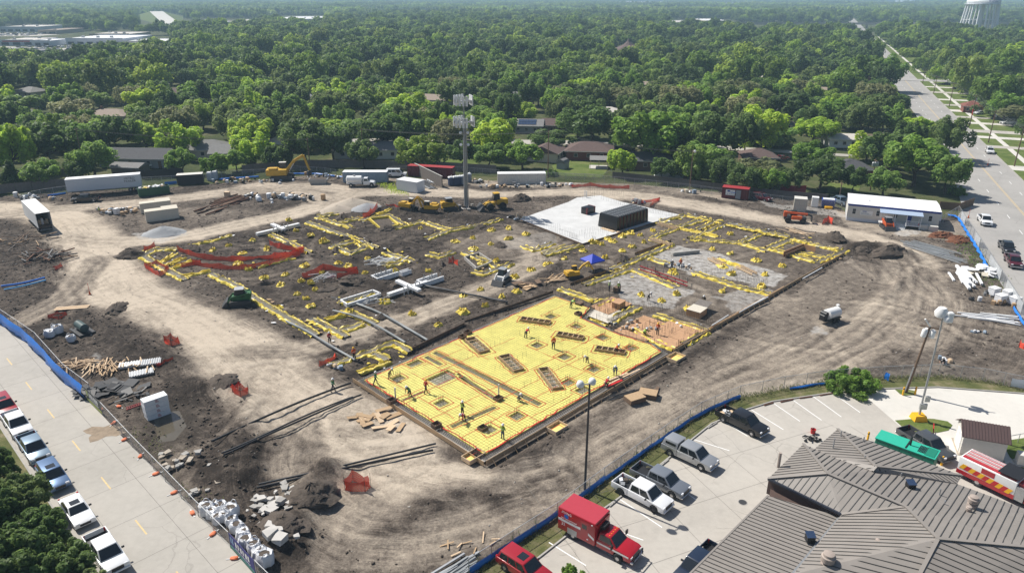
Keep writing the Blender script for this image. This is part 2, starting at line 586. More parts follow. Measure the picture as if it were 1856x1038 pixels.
zone([(1640,500),(1800,520),(1856,600),(1856,690),(1560,680),(1600,620)],0.30,1,0.6)
zone([(265,450),(560,385),(800,370),(930,395),(1050,440),(1000,520),(760,640),(640,690),(560,630),(380,540)],0.15,1,0.7)
zone([(1060,440),(1240,390),(1520,450),(1230,640),(1010,530)],0.26,1,0.15)
zone([(800,440),(930,410),(1040,440),(990,480),(860,470)],0.42,0.8,0.3)
zone([(1500,380),(1700,405),(1740,400),(1760,440),(1560,420)],0.62,0.8,0.4)
zone([(1560,420),(1700,430),(1740,520),(1700,480)],0.30,0.8,0.7)
ROADS=[
([(-120,372),(60,380),(120,396),(160,430),(182,480),(220,528),(290,562),(370,592),(440,640),(500,700),(560,752),(620,792),(700,812)],5.4,0.95),
([(140,430),(240,438),(330,430),(430,407),(540,386),(600,366),(640,350),(760,346),(900,354),(1050,346),(1150,353),(1260,372),(1380,397),(1480,412),
(1560,427),(1635,452),(1668,485),(1655,530),(1590,580),(1490,632),(1390,672),(1290,722),(1180,790),(1060,862),(950,892),(820,885),(700,850)],3.6,0.92),
([(440,640),(560,632),(640,604),(740,575),(840,540),(930,500),(985,470),(960,442),(925,432)],2.7,0.72),
([(-60,395),(150,374),(300,362),(420,346),(560,336),(640,345)],3.6,0.85),
([(1650,560),(1560,606),(1380,696),(1250,768),(1130,840)],6.0,0.66),
([(560,760),(530,850),(600,925),(700,962),(830,945),(1000,880)],3.6,0.62),
([(480,690),(560,735),(650,760)],6.0,0.85),
([(180,470),(120,540),(40,580)],3.0,0.6),
([(600,366),(540,345),(460,340)],5.0,0.85),
([(700,322),(900,332),(1150,338),(1320,356)],3.4,0.62),
([(1640,470),(1700,540),(1660,610)],5.0,0.62),
]
rut=np.zeros(GXX.shape)
bestr=np.full(GXX.shape,9.0);rcu=(GXX-GYY)*0.7;rcv=(GXX+GYY)*0.7
rng=np.random.RandomState(3)
for pts,hw,val in ROADS:
 pl=[(p.x,p.y)for p in spl(gp(pts))]
 d,sg,al=pl_dist(GXX,GYY,pl,18)
 up_=d/hw<bestr
 bestr=np.where(up_,d/hw,bestr);rcu=np.where(up_,d*sg,rcu);rcv=np.where(up_,al,rcv)
 sd_=d*sg+(vnoise(al,al*0+hw,14,5)-0.5)*3.0
 wv=hw*(0.8+0.5*vnoise(al,sg*3,11,6))
 mk=1-sstep(d+(fbm(GXX,GYY,3,12)-0.5)*2.2,wv*0.55,wv*1.35)
 dry=dry*(1-mk)+(val+(fbm(GXX,GYY,7,14)-0.5)*0.35)*mk
 rough=rough*(1-mk*0.8)+0.25*mk*0.8
 pat=np.zeros(GXX.shape)
 for k in range(9):
  off=rng.uniform(-hw,hw);wd=rng.uniform(0.22,0.42)
  drift=(vnoise(al,al*0+k*7.7,18,20+k)-0.5)*4
  on=sstep(vnoise(al,al*0+k*3.1,10,40+k),0.35,0.6)
  for tw in (-0.95,0.95):
   pat-=np.exp(-((sd_-off-drift-tw)/wd)**2)*on
 rut+=np.clip(pat,-1.6,0)*(1-sstep(d,hw*1.1,hw*1.8))
 # loose wheel tracks that wander over the dark soil
for k in range(70):
 cx,cy=rng.uniform(-100,90),rng.uniform(55,150)
 a=rng.choice([R(45),R(135),R(20),R(160),R(100)])+rng.normal(0,0.25);cv=rng.normal(0,0.035)
 pts=[]
 for s in range(-7,8):
  pts.append((cx+math.cos(a+cv*s*2)*s*2.4,cy+math.sin(a+cv*s*2)*s*2.4))
 x0=min(p[0]for p in pts)-3;x1=max(p[0]for p in pts)+3;y0=min(p[1]for p in pts)-3;y1=max(p[1]for p in pts)+3
 i0,i1=np.searchsorted(gx,(x0,x1));j0,j1=np.searchsorted(gy,(y0,y1))
 if i1-i0<3 or j1-j0<3:continue
 sub=(slice(i0,i1),slice(j0,j1))
 d,sg,al=pl_dist(GXX[sub],GYY[sub],pts)
 fade=sstep(al,0,6)*(1-sstep(al,26,33))
 for tw in (-1,1):
  rut[sub]-=np.exp(-((d*sg-tw)/0.3)**2)*fade*0.9
  dry[sub]+=np.exp(-((d*sg-tw*0.35)/0.5)**2)*fade*0.10
  # coarse broken soil, spoil banks and low berms
clod=fbm(GXX,GYY,1.6,30,4,0.6)-0.5
big=sstep(fbm(GXX,GYY,7,33,3),0.55,0.72)
hgt+=rut*0.055+clod*0.5*rough*(0.35+big)+big*rough*0.25
dry+=rut*0.10-big*rough*0.10+clod*0.22*rough
def bank(px,hw,h,dv=-0.15):
 global hgt,dry
 pl=[(p.x,p.y)for p in spl(gp(px))]
 d,sg,al=pl_dist(GXX,GYY,pl,14)
 b=np.exp(-(d/hw)**2)*(0.55+0.9*fbm(GXX,GYY,4,50,3))
 hgt+=b*h+b*clod*h*0.9
 dry+=np.clip(b,0,1)*dv
bank([(340,700),(400,712),(450,730),(440,790),(430,860)],2.0,0.7)
bank([(520,990),(545,930),(560,880),(590,850)],1.7,1.0,-0.3)
bank([(1540,452),(1600,448),(1640,462)],1.8,1.3,-0.3)
bank([(1640,505),(1600,540)],1.0,0.3)
bank([(690,380),(760,388),(870,400),(930,395)],2.2,0.5)
bank([(640,470),(700,455)],1.6,0.5)
bank([(540,520),(640,505),(700,520)],1.8,0.6)
bank([(1250,395),(1400,425),(1500,440)],1.7,0.7)
bank([(560,425),(610,432),(650,440)],1.5,0.7)
bank([(930,520),(1010,480)],1.0,0.2)
bank([(330,660),(250,640),(200,600)],1.6,0.4)
bank([(900,860),(1020,800),(1130,730),(1230,660),(1360,580)],1.3,0.22,-0.3)
bank([(700,960),(820,900)],1.6,0.25,-0.35)
bank([(760,900),(860,880),(900,905)],1.5,0.2,-0.35)
bank([(1420,395),(1330,375),(1240,352),(1100,333)],1.4,0.4,-0.1)
bank([(330,372),(420,378),(540,372)],2.0,0.5,-0.2)
def flat_zone(px,lvl=None,soft=2.0):
 """level ground under slabs, roads and pads"""
 global hgt
 pg=[G(*p)for p in px]
 d,_,_=pl_dist(GXX,GYY,[(p.x,p.y)for p in pg+[pg[0]]],8)
 sd_=np.where(ipl(GXX,GYY,pg),-d,d)
 k=sstep(sd_,0.3,soft)
 hgt=hgt*k+(hgt*0+(lvl if lvl is not None else 0))*(1-k)
PAD_A=[(640,690),(880,845),(1216,640),(1190,618),(1080,556),(1005,528)]
PAD_B=[(940,396),(1090,350),(1234,388),(1056,443)]
PAD_C=[(1005,528),(1080,556),(1216,642),(1535,462),(1240,388),(1056,443)]
flat_zone(PAD_A,-0.25);flat_zone(PAD_B,-0.15);
pg=[G(*p)for p in PAD_C]
hgt=np.where(ipl(GXX,GYY,pg),hgt*0.12,hgt)
# keep the rim of the site low where pavements and streets begin
dS,_,_=pl_dist(GXX,GYY,[(p.x,p.y)for p in SITE+[SITE[0]]])
INS=ipl(GXX,GYY,SITE)
sdS=np.where(INS,dS,-dS)
kS=sstep(sdS,-0.2,2.2)
hgt=hgt*kS-0.05*(1-kS)
dry=np.clip(dry,0,1)
# pale blinding concrete and spilt mortar between the grade beams; grey crushed stone by the office
pale=np.zeros(GXX.shape)
for px,v in (([(1170,470),(1232,448),(1300,462),(1420,500),(1390,520),(1250,500)],0.9),([(1075,515),(1150,495),(1260,530),(1230,560),(1120,545)],0.75),
([(1290,540),(1360,515),(1400,530),(1330,570)],0.55),([(1620,415),(1660,418),(1650,428),(1618,424)],0.8),([(1540,395),(1500,378),(1380,365),(1390,372),(1500,392)],0.5),
([(240,420),(300,440),(360,420),(340,412)],0.6),([(1480,590),(1500,605),(1470,610)],0.6),([(880,440),(1000,420),(1010,450),(930,450)],0.25),
([(150,655),(180,640),(185,660)],0.5)):
 pale=np.maximum(pale,ipl(WX,WY,[G(*p)for p in px])*v)
wetm=np.zeros(GXX.shape)
PUDDLE=[(270,745),(330,740),(345,770),(320,800),(280,805)]
d_,_,_=pl_dist(GXX,GYY,[(p.x,p.y)for p in gp(PUDDLE+[PUDDLE[0]])])
inp=ipl(GXX,GYY,gp(PUDDLE))
wetm=np.maximum(wetm,1-sstep(np.where(inp,0,d_),0,2.5))
hgt=np.where(inp,np.minimum(hgt,-0.02-0.1*sstep(d_,0,1.2)),hgt*sstep(np.where(inp,0,d_),-1,2.5)+0.0)
nx,ny=GXX.shape
keep=sdS>-0.6
cell=keep[:-1,:-1]&keep[1:,:-1]&keep[:-1,1:]&keep[1:,1:]
idx=np.arange(nx*ny).reshape(nx,ny)
ci,cj=np.nonzero(cell)
Q=np.stack([idx[ci,cj],idx[ci+1,cj],idx[ci+1,cj+1],idx[ci,cj+1]],1)
used=np.unique(Q)
remap=np.full(nx*ny,-1);remap[used]=np.arange(len(used))
V=np.stack([GXX.ravel(),GYY.ravel(),hgt.ravel()],1)[used]
m,n,l,bs=ramp_mat('site_soil')
geo=n.new('ShaderNodeNewGeometry').outputs['Position']
def attr_node(nm):
 a=n.new('ShaderNodeAttribute');a.attribute_name=nm
 return a.outputs['Fac']
z1=nzn(n,l,geo,0.8,6,0.7,0.6);z2=nzn(n,l,geo,5,5,0.75);z3=nzn(n,l,geo,0.12,4,0.6)
f=mn(n,l,'ADD',attr_node('dry'),mn(n,l,'MULTIPLY',mn(n,l,'SUBTRACT',z1,0.5),0.95))
f=mn(n,l,'ADD',f,mn(n,l,'MULTIPLY',mn(n,l,'SUBTRACT',z2,0.5),0.8))
cx=n.new('ShaderNodeCombineXYZ');l.new(mn(n,l,'MULTIPLY',attr_node('rcu'),2.6),cx.inputs[0]);l.new(mn(n,l,'MULTIPLY',attr_node('rcv'),0.16),cx.inputs[1])
zs1=nzn(n,l,cx.outputs[0],1.0,5,0.75,0.8)
brk=mn(n,l,'MULTIPLY',mn(n,l,'SUBTRACT',nzn(n,l,geo,0.22,4,0.6),0.38,True),5.0,True)
strk=mn(n,l,'MULTIPLY',mn(n,l,'SUBTRACT',zs1,0.5),mn(n,l,'MULTIPLY',attr_node('strk'),brk))
f=mn(n,l,'ADD',f,strk)
f=mn(n,l,'ADD',f,mn(n,l,'MULTIPLY',mn(n,l,'SUBTRACT',z3,0.5),0.25),True)
c=ramp(n,l,f,[(0.0,(0.036,0.029,0.024)),(0.22,(0.100,0.081,0.066)),(0.45,(0.205,0.172,0.139)),(0.7,(0.355,0.300,0.238)),(1.0,(0.54,0.46,0.365))])
pz=mn(n,l,'MULTIPLY',attr_node('pale'),mn(n,l,'MULTIPLY',mn(n,l,'SUBTRACT',nzn(n,l,geo,1.1,6,0.7),0.3,True),3.2,True),True)
c=mixc(n,l,pz,c,(0.50,0.485,0.46))
c=mixc(n,l,mn(n,l,'MULTIPLY',attr_node('wet'),0.6),c,(0.05,0.042,0.034))
l.new(c,bs.inputs['Base Color'])
bs.inputs['Roughness'].default_value=0.95;bs.inputs['Specular IOR Level'].default_value=0.15
bp=n.new('ShaderNodeBump');bp.inputs['Distance'].default_value=0.16;bp.inputs['Strength'].default_value=0.9
zb=mn(n,l,'ADD',mn(n,l,'ADD',mn(n,l,'MULTIPLY',strk,0.7),nzn(n,l,geo,2.2,6,0.75)),mn(n,l,'MULTIPLY',nzn(n,l,geo,9,4,0.7),0.5))
l.new(zb,bp.inputs['Height']);l.new(bp.outputs[0],bs.inputs['Normal'])
M['site_soil']=m
me=np_mesh('site_ground',V,remap[Q],'site_soil',{'dry':dry.ravel()[used],'pale':pale.ravel()[used],'wet':wetm.ravel()[used],'rcu':rcu.ravel()[used],'rcv':rcv.ravel()[used],'strk':(1-sstep(bestr,0.9,4.5)).ravel()[used]})
tag(link('site_ground',me),'rutted brown clay of the building site with pale haul roads',None,None,'structure')
def gz(x,y):
 i=int((x-GX0)/GS+0.5);j=int((y-GY0)/GS+0.5)
 if 0<=i<nx and 0<=j<ny and keep[i,j]:
  return float(hgt[i,j])
 return 0.0
def gzmax(x,y,r):
 i=int((x-GX0)/GS+0.5);j=int((y-GY0)/GS+0.5);k=max(1,int(r/GS))
 return float(np.percentile(hgt[max(0,i-k):i+k+1,max(0,j-k):j+k+1],70))if 0<=i<nx and 0<=j<ny else 0.0
def S(x,y,dz=0.0):
 """a pixel as a point standing on the site's soil"""
 p=G(x,y)
 return V3((p.x,p.y,gz(p.x,p.y)+dz))
 # clods and stones strewn over the soil
def scatter_clods(name,n_,r0,r1,mt,seed,wfun,label):
 rg=np.random.RandomState(seed)
 X=rg.uniform(GX0,GX1,n_*6);Y=rg.uniform(GY0,GY1,n_*6)
 ii=((X-GX0)/GS).astype(int).clip(0,nx-1);jj=((Y-GY0)/GS).astype(int).clip(0,ny-1)
 ok=keep[ii,jj]&(sdS[ii,jj]>0.5)&(rg.rand(len(X))<wfun(ii,jj))
 X,Y,ii,jj=X[ok][:n_],Y[ok][:n_],ii[ok][:n_],jj[ok][:n_]
 k=len(X)
 base=np.array([(1,0,0),(-1,0,0),(0,1,0),(0,-1,0),(0,0,0.8),(0,0,-0.5)])
 fc=np.array([(0,2,4),(2,1,4),(1,3,4),(3,0,4),(2,0,5),(1,2,5),(3,1,5),(0,3,5)])
 r=r0+(r1-r0)*rg.rand(k)**3
 VV=base[None]*r[:,None,None]*rg.uniform(0.55,1.35,(k,6,3))
 a=rg.rand(k)*6.28
 ca,sa=np.cos(a)[:,None],np.sin(a)[:,None]
 x_=VV[...,0]*ca-VV[...,1]*sa;y_=VV[...,0]*sa+VV[...,1]*ca
 VV=np.stack([x_+X[:,None],y_+Y[:,None],VV[...,2]+hgt[ii,jj][:,None]+(r*0.2)[:,None]],-1)
 FF=(fc[None]+(np.arange(k)*6)[:,None,None]).reshape(-1,3)
 tag(link(name,np_mesh(name,VV.reshape(-1,3),FF,mt,smooth=False)),label,'soil',None,'stuff')
scatter_clods('loose_soil',22000,0.04,0.26,'clay',1,lambda i,j:np.clip(rough[i,j]*0.9-dry[i,j]*0.9,0,1),'broken clods of dark clay strewn over the site')
dm('stone_pale',(0.40,0.37,0.33),0.9,var=0.3)
scatter_clods('loose_stones',2600,0.04,0.16,'stone_pale',2,lambda i,j:np.full(len(i),0.5),'small pale stones and crumbs strewn over the site')
# --- puddle
mb=MB();mb.poly([(p.x,p.y,-0.045)for p in spl(gp(PUDDLE)+gp(PUDDLE[:1]))[:-1]])
struct('puddle_water',mb,'water',label='muddy puddle beside the tall stack of white foam blocks',cat='puddle')
# --- street on the left
A,B=G(45,690),G(240,935)
DS=V3((B.x-A.x,B.y-A.y,0)).normalized()
NS=V3((-DS.y,DS.x,0))
E_=G(372,935)
HWS=abs((V3((E_.x,E_.y,0))-A).dot(NS))
A.z=0
if (E_-A).dot(NS)<0:NS=-NS
LS0,LS1=-260.0,90.0
def SP(t,w,z=0.0):
 """along the left street: t metres along, w metres towards the site"""
 p=A+DS*t+NS*w
 return V3((p.x,p.y,z))
mb=MB()
hsh([SP(LS0,-HWS),SP(LS1,-HWS),SP(LS1,HWS+1.2)]+gp([(540,1110),(468,1038),(300,868),(225,795),(158,722),(112,684),(60,624),(0,583),(-140,490)])+[SP(LS0,HWS)],[],0.0,0,mb)
struct('left_street',mb,'street_concrete')
mb=MB()
for k in range(-24,9):
 t0=k*9.15+0.4
 mb.poly([SP(t0,-0.07,0.005),SP(t0+2.7,-0.07,0.005),SP(t0+2.7,0.07,0.005),SP(t0,0.07,0.005)])
struct('left_street_centre_dashes',mb,'line_yellow')
r_=random.Random(2);c=G(188,783)
mb=MB();mb.poly([(c.x+math.cos(k*.37)*r_.uniform(1.2,2.6),c.y+math.sin(k*.37)*r_.uniform(.9,2.2),0.007)for k in range(17)])
struct('tracked_mud',mb,mat('mud_tan',(0.27,0.21,0.15),0.95,var=0.4,vs_=1.2))
def joints(name,segs,z):
 mb=MB()
 for p,q in segs:
  d=(q-p).normalized();s_=V3((-d.y,d.x,0))*0.018
  mb.poly([(v.x,v.y,z)for v in (p-s_,q-s_,q+s_,p+s_)])
 struct(name,mb,mat('joint_dark',(0.16,0.15,0.135),0.95,var=0.3))
joints('left_street_joints',[(SP(k*6.1,-HWS),SP(k*6.1,HWS-0.3))for k in range(-30,14)]+[(SP(LS0,w),SP(LS1,w))for w in (-HWS*.5,HWS*.5)],0.004)
mb=MB()
mb.hexa([SP(LS0,-HWS-0.18,-0.05),SP(LS1,-HWS-0.18,-0.05),SP(LS1,-HWS-0.002,-0.05),SP(LS0,-HWS-0.002,-0.05),
SP(LS0,-HWS-0.18,0.13),SP(LS1,-HWS-0.18,0.13),SP(LS1,-HWS-0.03,0.13),SP(LS0,-HWS-0.03,0.13)])
struct('left_street_kerb',mb,'concrete_old')
mb=MB();mb.poly([SP(LS0,-60,0.1),SP(LS1,-60,0.1),SP(LS1,-HWS-0.16,0.1),SP(LS0,-HWS-0.16,0.1)])
struct('left_street_verge',mb,'verge_grass')
# --- road on the right, running away to the water tower
RR=G(1783,260)
RAZ=math.atan((1502-928)/math.hypot(F,519-YH))
DR=V3((math.sin(RAZ),math.cos(RAZ),0));NR=V3((DR.y,-DR.x,0))
def RP(t,w,z=0.0):
 """along the right road: t metres away from the camera side, w metres to the right of its right kerb"""
 p=RR+DR*t+NR*w
 return V3((p.x,p.y,z))
RW=14.2
mb=MB();mb.poly([RP(-260,-RW-3,0.0),RP(-260,0,0.0),RP(2600,0,0.0),RP(2600,-RW+1.5,0.0),RP(-60,-RW,0.0),RP(-75,-RW-3.0,0)])
struct('right_road',mb,'asphalt')
mb=MB();mb.poly([G(1736,392,-.01),G(1860,585,-.01),G(2000,800,-.01),RP(-175,-RW+1,-.01),RP(-20,-RW+1,-.01),G(1745,378,-.01)])
struct('road_shoulder',mb,'asphalt')
mb=MB()
for k in range(-14,60):
 for w in (-3.4,-10.4):
  mb.poly([RP(k*12,w-0.07,0.005),RP(k*12,w+0.07,0.005),RP(k*12+3,w+0.07,0.005),RP(k*12+3,w-0.07,0.005)])
struct('right_road_lane_dashes',mb,'line_white')
mb=MB()
for w in (-6.75,-7.05):
 mb.poly([RP(-260,w-0.06,0.005),RP(-260,w+0.06,0.005),RP(900,w+0.06,0.005),RP(900,w-0.06,0.005)])
struct('right_road_centre_line',mb,'line_yellow')
mb=MB()
for w0,w1 in ((0.004,0.2),(-RW-0.0,-RW-0.2)):
 t0=-260 if w0>0 else 12
 mb.hexa([RP(t0,w0,-0.05),RP(2000,w0,-0.05),RP(2000,w1,-0.05),RP(t0,w1,-0.05),RP(t0,w0,0.13),RP(2000,w0,0.13),RP(2000,w1,0.13),RP(t0,w1,0.13)])
struct('right_road_kerb',mb,'concrete_old')
mb=MB();mb.poly([RP(-260,0.2,0.09),RP(-260,26,0.09),RP(700,26,0.09),RP(700,0.2,0.09)])
struct('right_road_verge',mb,'lawn')
mb=MB();mb.poly([RP(-260,5.0,0.10),RP(-260,6.6,0.10),RP(700,6.6,0.10),RP(700,5.0,0.10)])
struct('right_road_pavement',mb,'new_concrete')
for i,t in enumerate((-42,-8,10,22,42,57,74,93,112,140,165)):
 mb=MB();w_=4.6 if i%3 else 6.5
 mb.poly([RP(t,0.0,0.108),RP(t+w_,0.0,0.108),RP(t+w_,19,0.108),RP(t,19,0.108)])
 struct('driveway',mb,'parking_concrete' if i%2 else 'new_concrete')
mb=MB();mb.poly([RP(196,-60,0.112),RP(196,120,0.112),RP(207,120,0.112),RP(207,-60,0.112)])
struct('cross_street',mb,'asphalt')
# --- back street behind the first row of houses
mb=MB();mb.poly([G(560,256,0),G(1000,262,0),G(1260,268,0),G(1560,285,0),G(1560,281,0),G(1260,261,0),G(1000,254,0),G(560,250,0)])
struct('back_street',mb,'street_concrete')
mb=MB();mb.poly([G(875,252,0.01),G(905,250,0.01),G(1010,262,0.01),G(985,264,0.01)])
struct('back_street_bend',mb,'street_concrete')
# --- car park and fire station yard
LOT_PX=[(880,1100),(975,1012),(1045,957),(1122,903),(1205,836),(1290,768),(1352,743),(1400,728),(1510,712),(1600,705),(1700,702),(1860,714),(2060,735),(2060,1180),(880,1180)]
mb=MB();mb.poly([(p.x,p.y,0.02)for p in gp(LOT_PX)])
struct('car_park',mb,'parking_concrete')
mb=MB();mb.poly([(p.x,p.y,0.026)for p in gp([(1558,709),(1600,706),(1700,703),(1860,715),(2060,736),(2060,850),(1760,850),(1655,793)])])
struct('yard_slab',mb,'new_concrete')
jd=(G(1450,763)-G(1403,731)).normalized();jn=V3((-jd.y,jd.x,0));j0=G(1300,900)
joints('car_park_joints',[(j0+jn*(k*5.4)-jd*(9 if k<3 else 4),j0+jn*(k*5.4)+jd*24)for k in range(-3,5)]+[(j0+jd*(k*5)-jn*17,j0+jd*(k*5)+jn*20)for k in range(-1,5)],0.0245)
FENCE_PX=[(800,1085),(850,1042),(930,990),(1010,938),(1095,873),(1205,795),(1270,752),(1340,722),(1420,705),(1500,693),(1600,686),(1700,682),(1780,690),(1856,706),(1990,730)]
inner=gp(FENCE_PX)
kerb=gp([(880,1100),(975,1012),(1045,957),(1122,903),(1205,836),(1290,768),(1352,743),(1400,728),(1510,712),(1600,705),(1700,702),(1860,714),(2060,735)])
mb=MB();hsh([(p.x,p.y)for p in inner]+[(p.x,p.y)for p in reversed(kerb)],[],0.012,0,mb)
struct('car_park_verge',mb,'verge_grass')
mb=MB()
for p,q in zip(kerb[:-1],kerb[1:]):
 mb.bar(V3((p.x,p.y,0.07)),V3((q.x,q.y,0.07)),0.16,0.15)
struct('car_park_kerb',mb,'concrete_old')
mb=MB()
for a,b in (((1075,985),(1145,1030)),((1122,903),(1200,955)),((1185,852),(1262,905)),((1255,795),(1322,816)),((1315,765),(1355,790)),((1362,742),(1420,778)),
((1403,731),(1450,763)),((1438,725),(1489,761)),((1474,718),(1525,755)),((1510,712),(1559,747)),((995,982),(1062,1024)),((1115,960),(1166,978))):
 p,q=G(*a,0.031),G(*b,0.031)
 d=(q-p).normalized();s_=V3((-d.y,d.x,0))*0.06
 mb.poly([p-s_,q-s_,q+s_,p+s_])
struct('parking_bay_lines',mb,'line_white')
for px in ([(1622,706),(1655,706),(1663,716),(1634,717)],[(1622,762),(1680,757),(1730,766),(1715,785),(1645,783)],[(1815,800),(1880,790),(1990,850),(1900,880),(1835,838)],[(1640,838),(1735,800),(1742,806),(1690,842)][:0]):
 if px:
  mb=MB();mb.poly([(p.x,p.y,0.06)for p in spl(gp(px)+gp(px[:1]),1)[:-1]])
  struct('lawn_island',mb,'lawn')
  # ------------------------------------------------------------------ trees
def leaf_mat(name,cols,tr=0.45):
 m=bpy.data.materials.new(name);m.use_nodes=True
 n,l=m.node_tree.nodes,m.node_tree.links
 b=n['Principled BSDF']
 oi=n.new('ShaderNodeObjectInfo')
 geo=n.new('ShaderNodeNewGeometry')
 c=ramp(n,l,oi.outputs['Random'],[(k/(len(cols)-1),q)for k,q in enumerate(cols)])
 at=n.new('ShaderNodeAttribute');at.attribute_name='tone'
 hs=n.new('ShaderNodeHueSaturation')
 l.new(c,hs.inputs['Color'])
 mp=n.new('ShaderNodeMapRange');mp.inputs['To Min'].default_value=0.7;mp.inputs['To Max'].default_value=1.9
 l.new(at.outputs['Fac'],mp.inputs['Value']);l.new(mp.outputs[0],hs.inputs['Value'])
 l.new(hs.outputs[0],b.inputs['Base Color'])
 b.inputs['Roughness'].default_value=0.55;b.inputs['Specular IOR Level'].default_value=0.25
 t=n.new('ShaderNodeBsdfTranslucent')
 br=n.new('ShaderNodeHueSaturation');br.inputs['Value'].default_value=1.5;br.inputs['Hue'].default_value=0.485
 l.new(hs.outputs[0],br.inputs['Color']);l.new(br.outputs[0],t.inputs[0])
 mx=n.new('ShaderNodeMixShader');mx.inputs[0].default_value=tr
 l.new(b.outputs[0],mx.inputs[1]);l.new(t.outputs[0],mx.inputs[2])
 l.new(mx.outputs[0],n['Material Output'].inputs['Surface'])
 M[name]=m
leaf_mat('leaf_dark',[(0.067,0.110,0.032),(0.090,0.149,0.042),(0.124,0.165,0.057),(0.082,0.140,0.039)])
leaf_mat('leaf_mid',[(0.110,0.194,0.035),(0.146,0.243,0.042),(0.132,0.212,0.054),(0.181,0.258,0.047)])
leaf_mat('leaf_lime',[(0.238,0.348,0.042),(0.306,0.401,0.047),(0.205,0.316,0.039),(0.272,0.370,0.064)])
leaf_mat('leaf_grey',[(0.160,0.179,0.079),(0.192,0.200,0.099),(0.135,0.165,0.070)])
leaf_mat('leaf_any',[(0.061,0.103,0.030),(0.081,0.134,0.038),(0.104,0.174,0.036),(0.134,0.213,0.040),(0.085,0.134,0.044),(0.213,0.319,0.046),(0.071,0.114,0.034),(0.146,0.196,0.060),(0.244,0.336,0.050)],0.42)
def crown_points(rg,n,kind,nl):
 """unit crown: radius about 1 across, height about 1 above its base; returns points, normals and tone"""
 cen,rad=[],[]
 for k in range(nl):
  if kind=='cone':
   z=rg.rand()**1.3;q=(1-z)*0.75*math.sqrt(rg.rand());a=rg.rand()*6.283
   cen.append((q*math.cos(a),q*math.sin(a),0.1+z*0.85));rad.append(0.20+0.18*(1-z))
  else:
   a=rg.rand()*6.283;q=math.sqrt(rg.rand())*(0.74 if kind!='bush' else 0.98);z=rg.rand()
   top=math.sqrt(max(0.0,1-(q/1.02)**2))
   zz={'dome':0.26+0.56*top*(0.30+0.70*z),'tall':0.18+0.70*top*(0.1+0.9*z),'open':0.38+0.50*top*(0.25+0.75*z),'bush':0.08+0.85*z**1.5*(1.05-q*.8)}[kind]
   cen.append((q*math.cos(a),q*math.sin(a),zz));rad.append(rg.uniform(0.55,1.1)*1.25/math.sqrt(nl))
 cen=np.array(cen);rad=np.array(rad)
 w=rad**2;w/=w.sum()
 k=rg.choice(nl,n*2,p=w)
 d=rg.normal(size=(n*2,3));d[:,2]+=0.35
 d/=np.linalg.norm(d,axis=1)[:,None]
 rr=rad[k]*(0.45+0.75*rg.rand(n*2)**0.55)
 P=cen[k]+d*rr[:,None]*np.array([1,1,0.8])
 # leaves hidden deep inside other boughs are dropped
 D=np.linalg.norm(P[:,None,:]-cen[None],axis=2)/rad[None]
 D[np.arange(n*2),k]=9
 ok=(D.min(1)>0.55)&(P[:,2]>0.03)
 P,d,k=P[ok][:n],d[ok][:n],k[ok][:n]
 tone=rg.rand(nl)[k]*0.5+rg.rand(len(P))*0.5
 return P,d,tone,cen,rad
def crown_mesh(name,seed,n,kind,leaf,mt,nl=24,sx=1.0,sz=1.0,jit=0.5):
 rg=np.random.RandomState(seed)
 P,d,tone,cen,rad=crown_points(rg,n,kind,nl)
 P=P*np.array([sx,sx,sz])
 nn=d+rg.normal(scale=jit,size=d.shape);nn/=np.linalg.norm(nn,axis=1)[:,None]
 u=np.cross(nn,rg.normal(size=nn.shape));u/=np.linalg.norm(u,axis=1)[:,None]
 v=np.cross(nn,u)
 s=leaf*rg.uniform(0.6,1.4,len(P))[:,None]
 bend=nn*s*0.25
 V=np.stack([P-u*s,P-v*s*0.62+bend,P+u*s,P+v*s*0.62+bend],1).reshape(-1,3)
 Q=np.arange(len(P)*4).reshape(-1,4)
 me=np_mesh(name,V,Q,mt,{'tone':np.repeat(tone,4)},smooth=False)
 return me,cen*np.array([sx,sx,sz]),rad
def trunk_mesh(name,seed,cen,r0,base=0.3):
 rg=random.Random(seed)
 mb=MB()
 h0=base
 pts=[(0,0,-0.3),(0,0,0.02),(rg.uniform(-.1,.1)*h0,rg.uniform(-.1,.1)*h0,h0*0.6),(rg.uniform(-.2,.2)*h0,rg.uniform(-.2,.2)*h0,h0)]
 mb.path(pts,r0,7,0,[r0*1.5,r0*1.25,r0*0.95,r0*0.8])
 top=V3(pts[-1])
 ids=list(range(len(cen)));rg.shuffle(ids)
 for k in ids[:7]:
  c=V3(cen[k]);md=top.lerp(c,0.5)+V3((0,0,-0.08*(c-top).length))
  mb.path([top,md,c],r0,5,0,[r0*0.6,r0*0.4,r0*0.12])
 return mb.mesh(name,'bark',60)
 # templates: (mesh sized in metres, nominal crown diameter, height)
TREE_T={}
def tree_template(key,seed,kind,diam,height,n,leaf,mt,nl=24):
 hz_={'dome':1.0,'tall':1.0,'open':1.0,'cone':1.0,'bush':1.0}[kind]
 me,cen,rad=crown_mesh('crown',seed,n,kind,leaf,mt,nl,diam/2,height)
 tm=trunk_mesh('trunk',seed,cen,0.018*height+0.06,height*(0.30 if kind!='bush' else 0.1))
 TREE_T.setdefault(key,[]).append((me,tm,diam,height))
for i in range(3):
 tree_template('d',100+i,'dome',13,11.5,5200,0.36,'leaf_dark',44)
 tree_template('m',120+i,'dome' if i else 'tall',12,12,5000,0.36,'leaf_mid',42)
 tree_template('l',140+i,'tall' if i else 'dome',11,11,4600,0.36,'leaf_lime',40)
for i in range(2):
 tree_template('g',160+i,'open',12,10.5,3200,0.36,'leaf_grey',36)
tree_template('o',170,'open',15,11.5,5200,0.40,'leaf_dark',34)
tree_template('c',180,'cone',6.5,8,2200,0.36,'leaf_dark',26)
tree_template('near',190,'dome',7,6.0,15000,0.15,'leaf_dark',120)
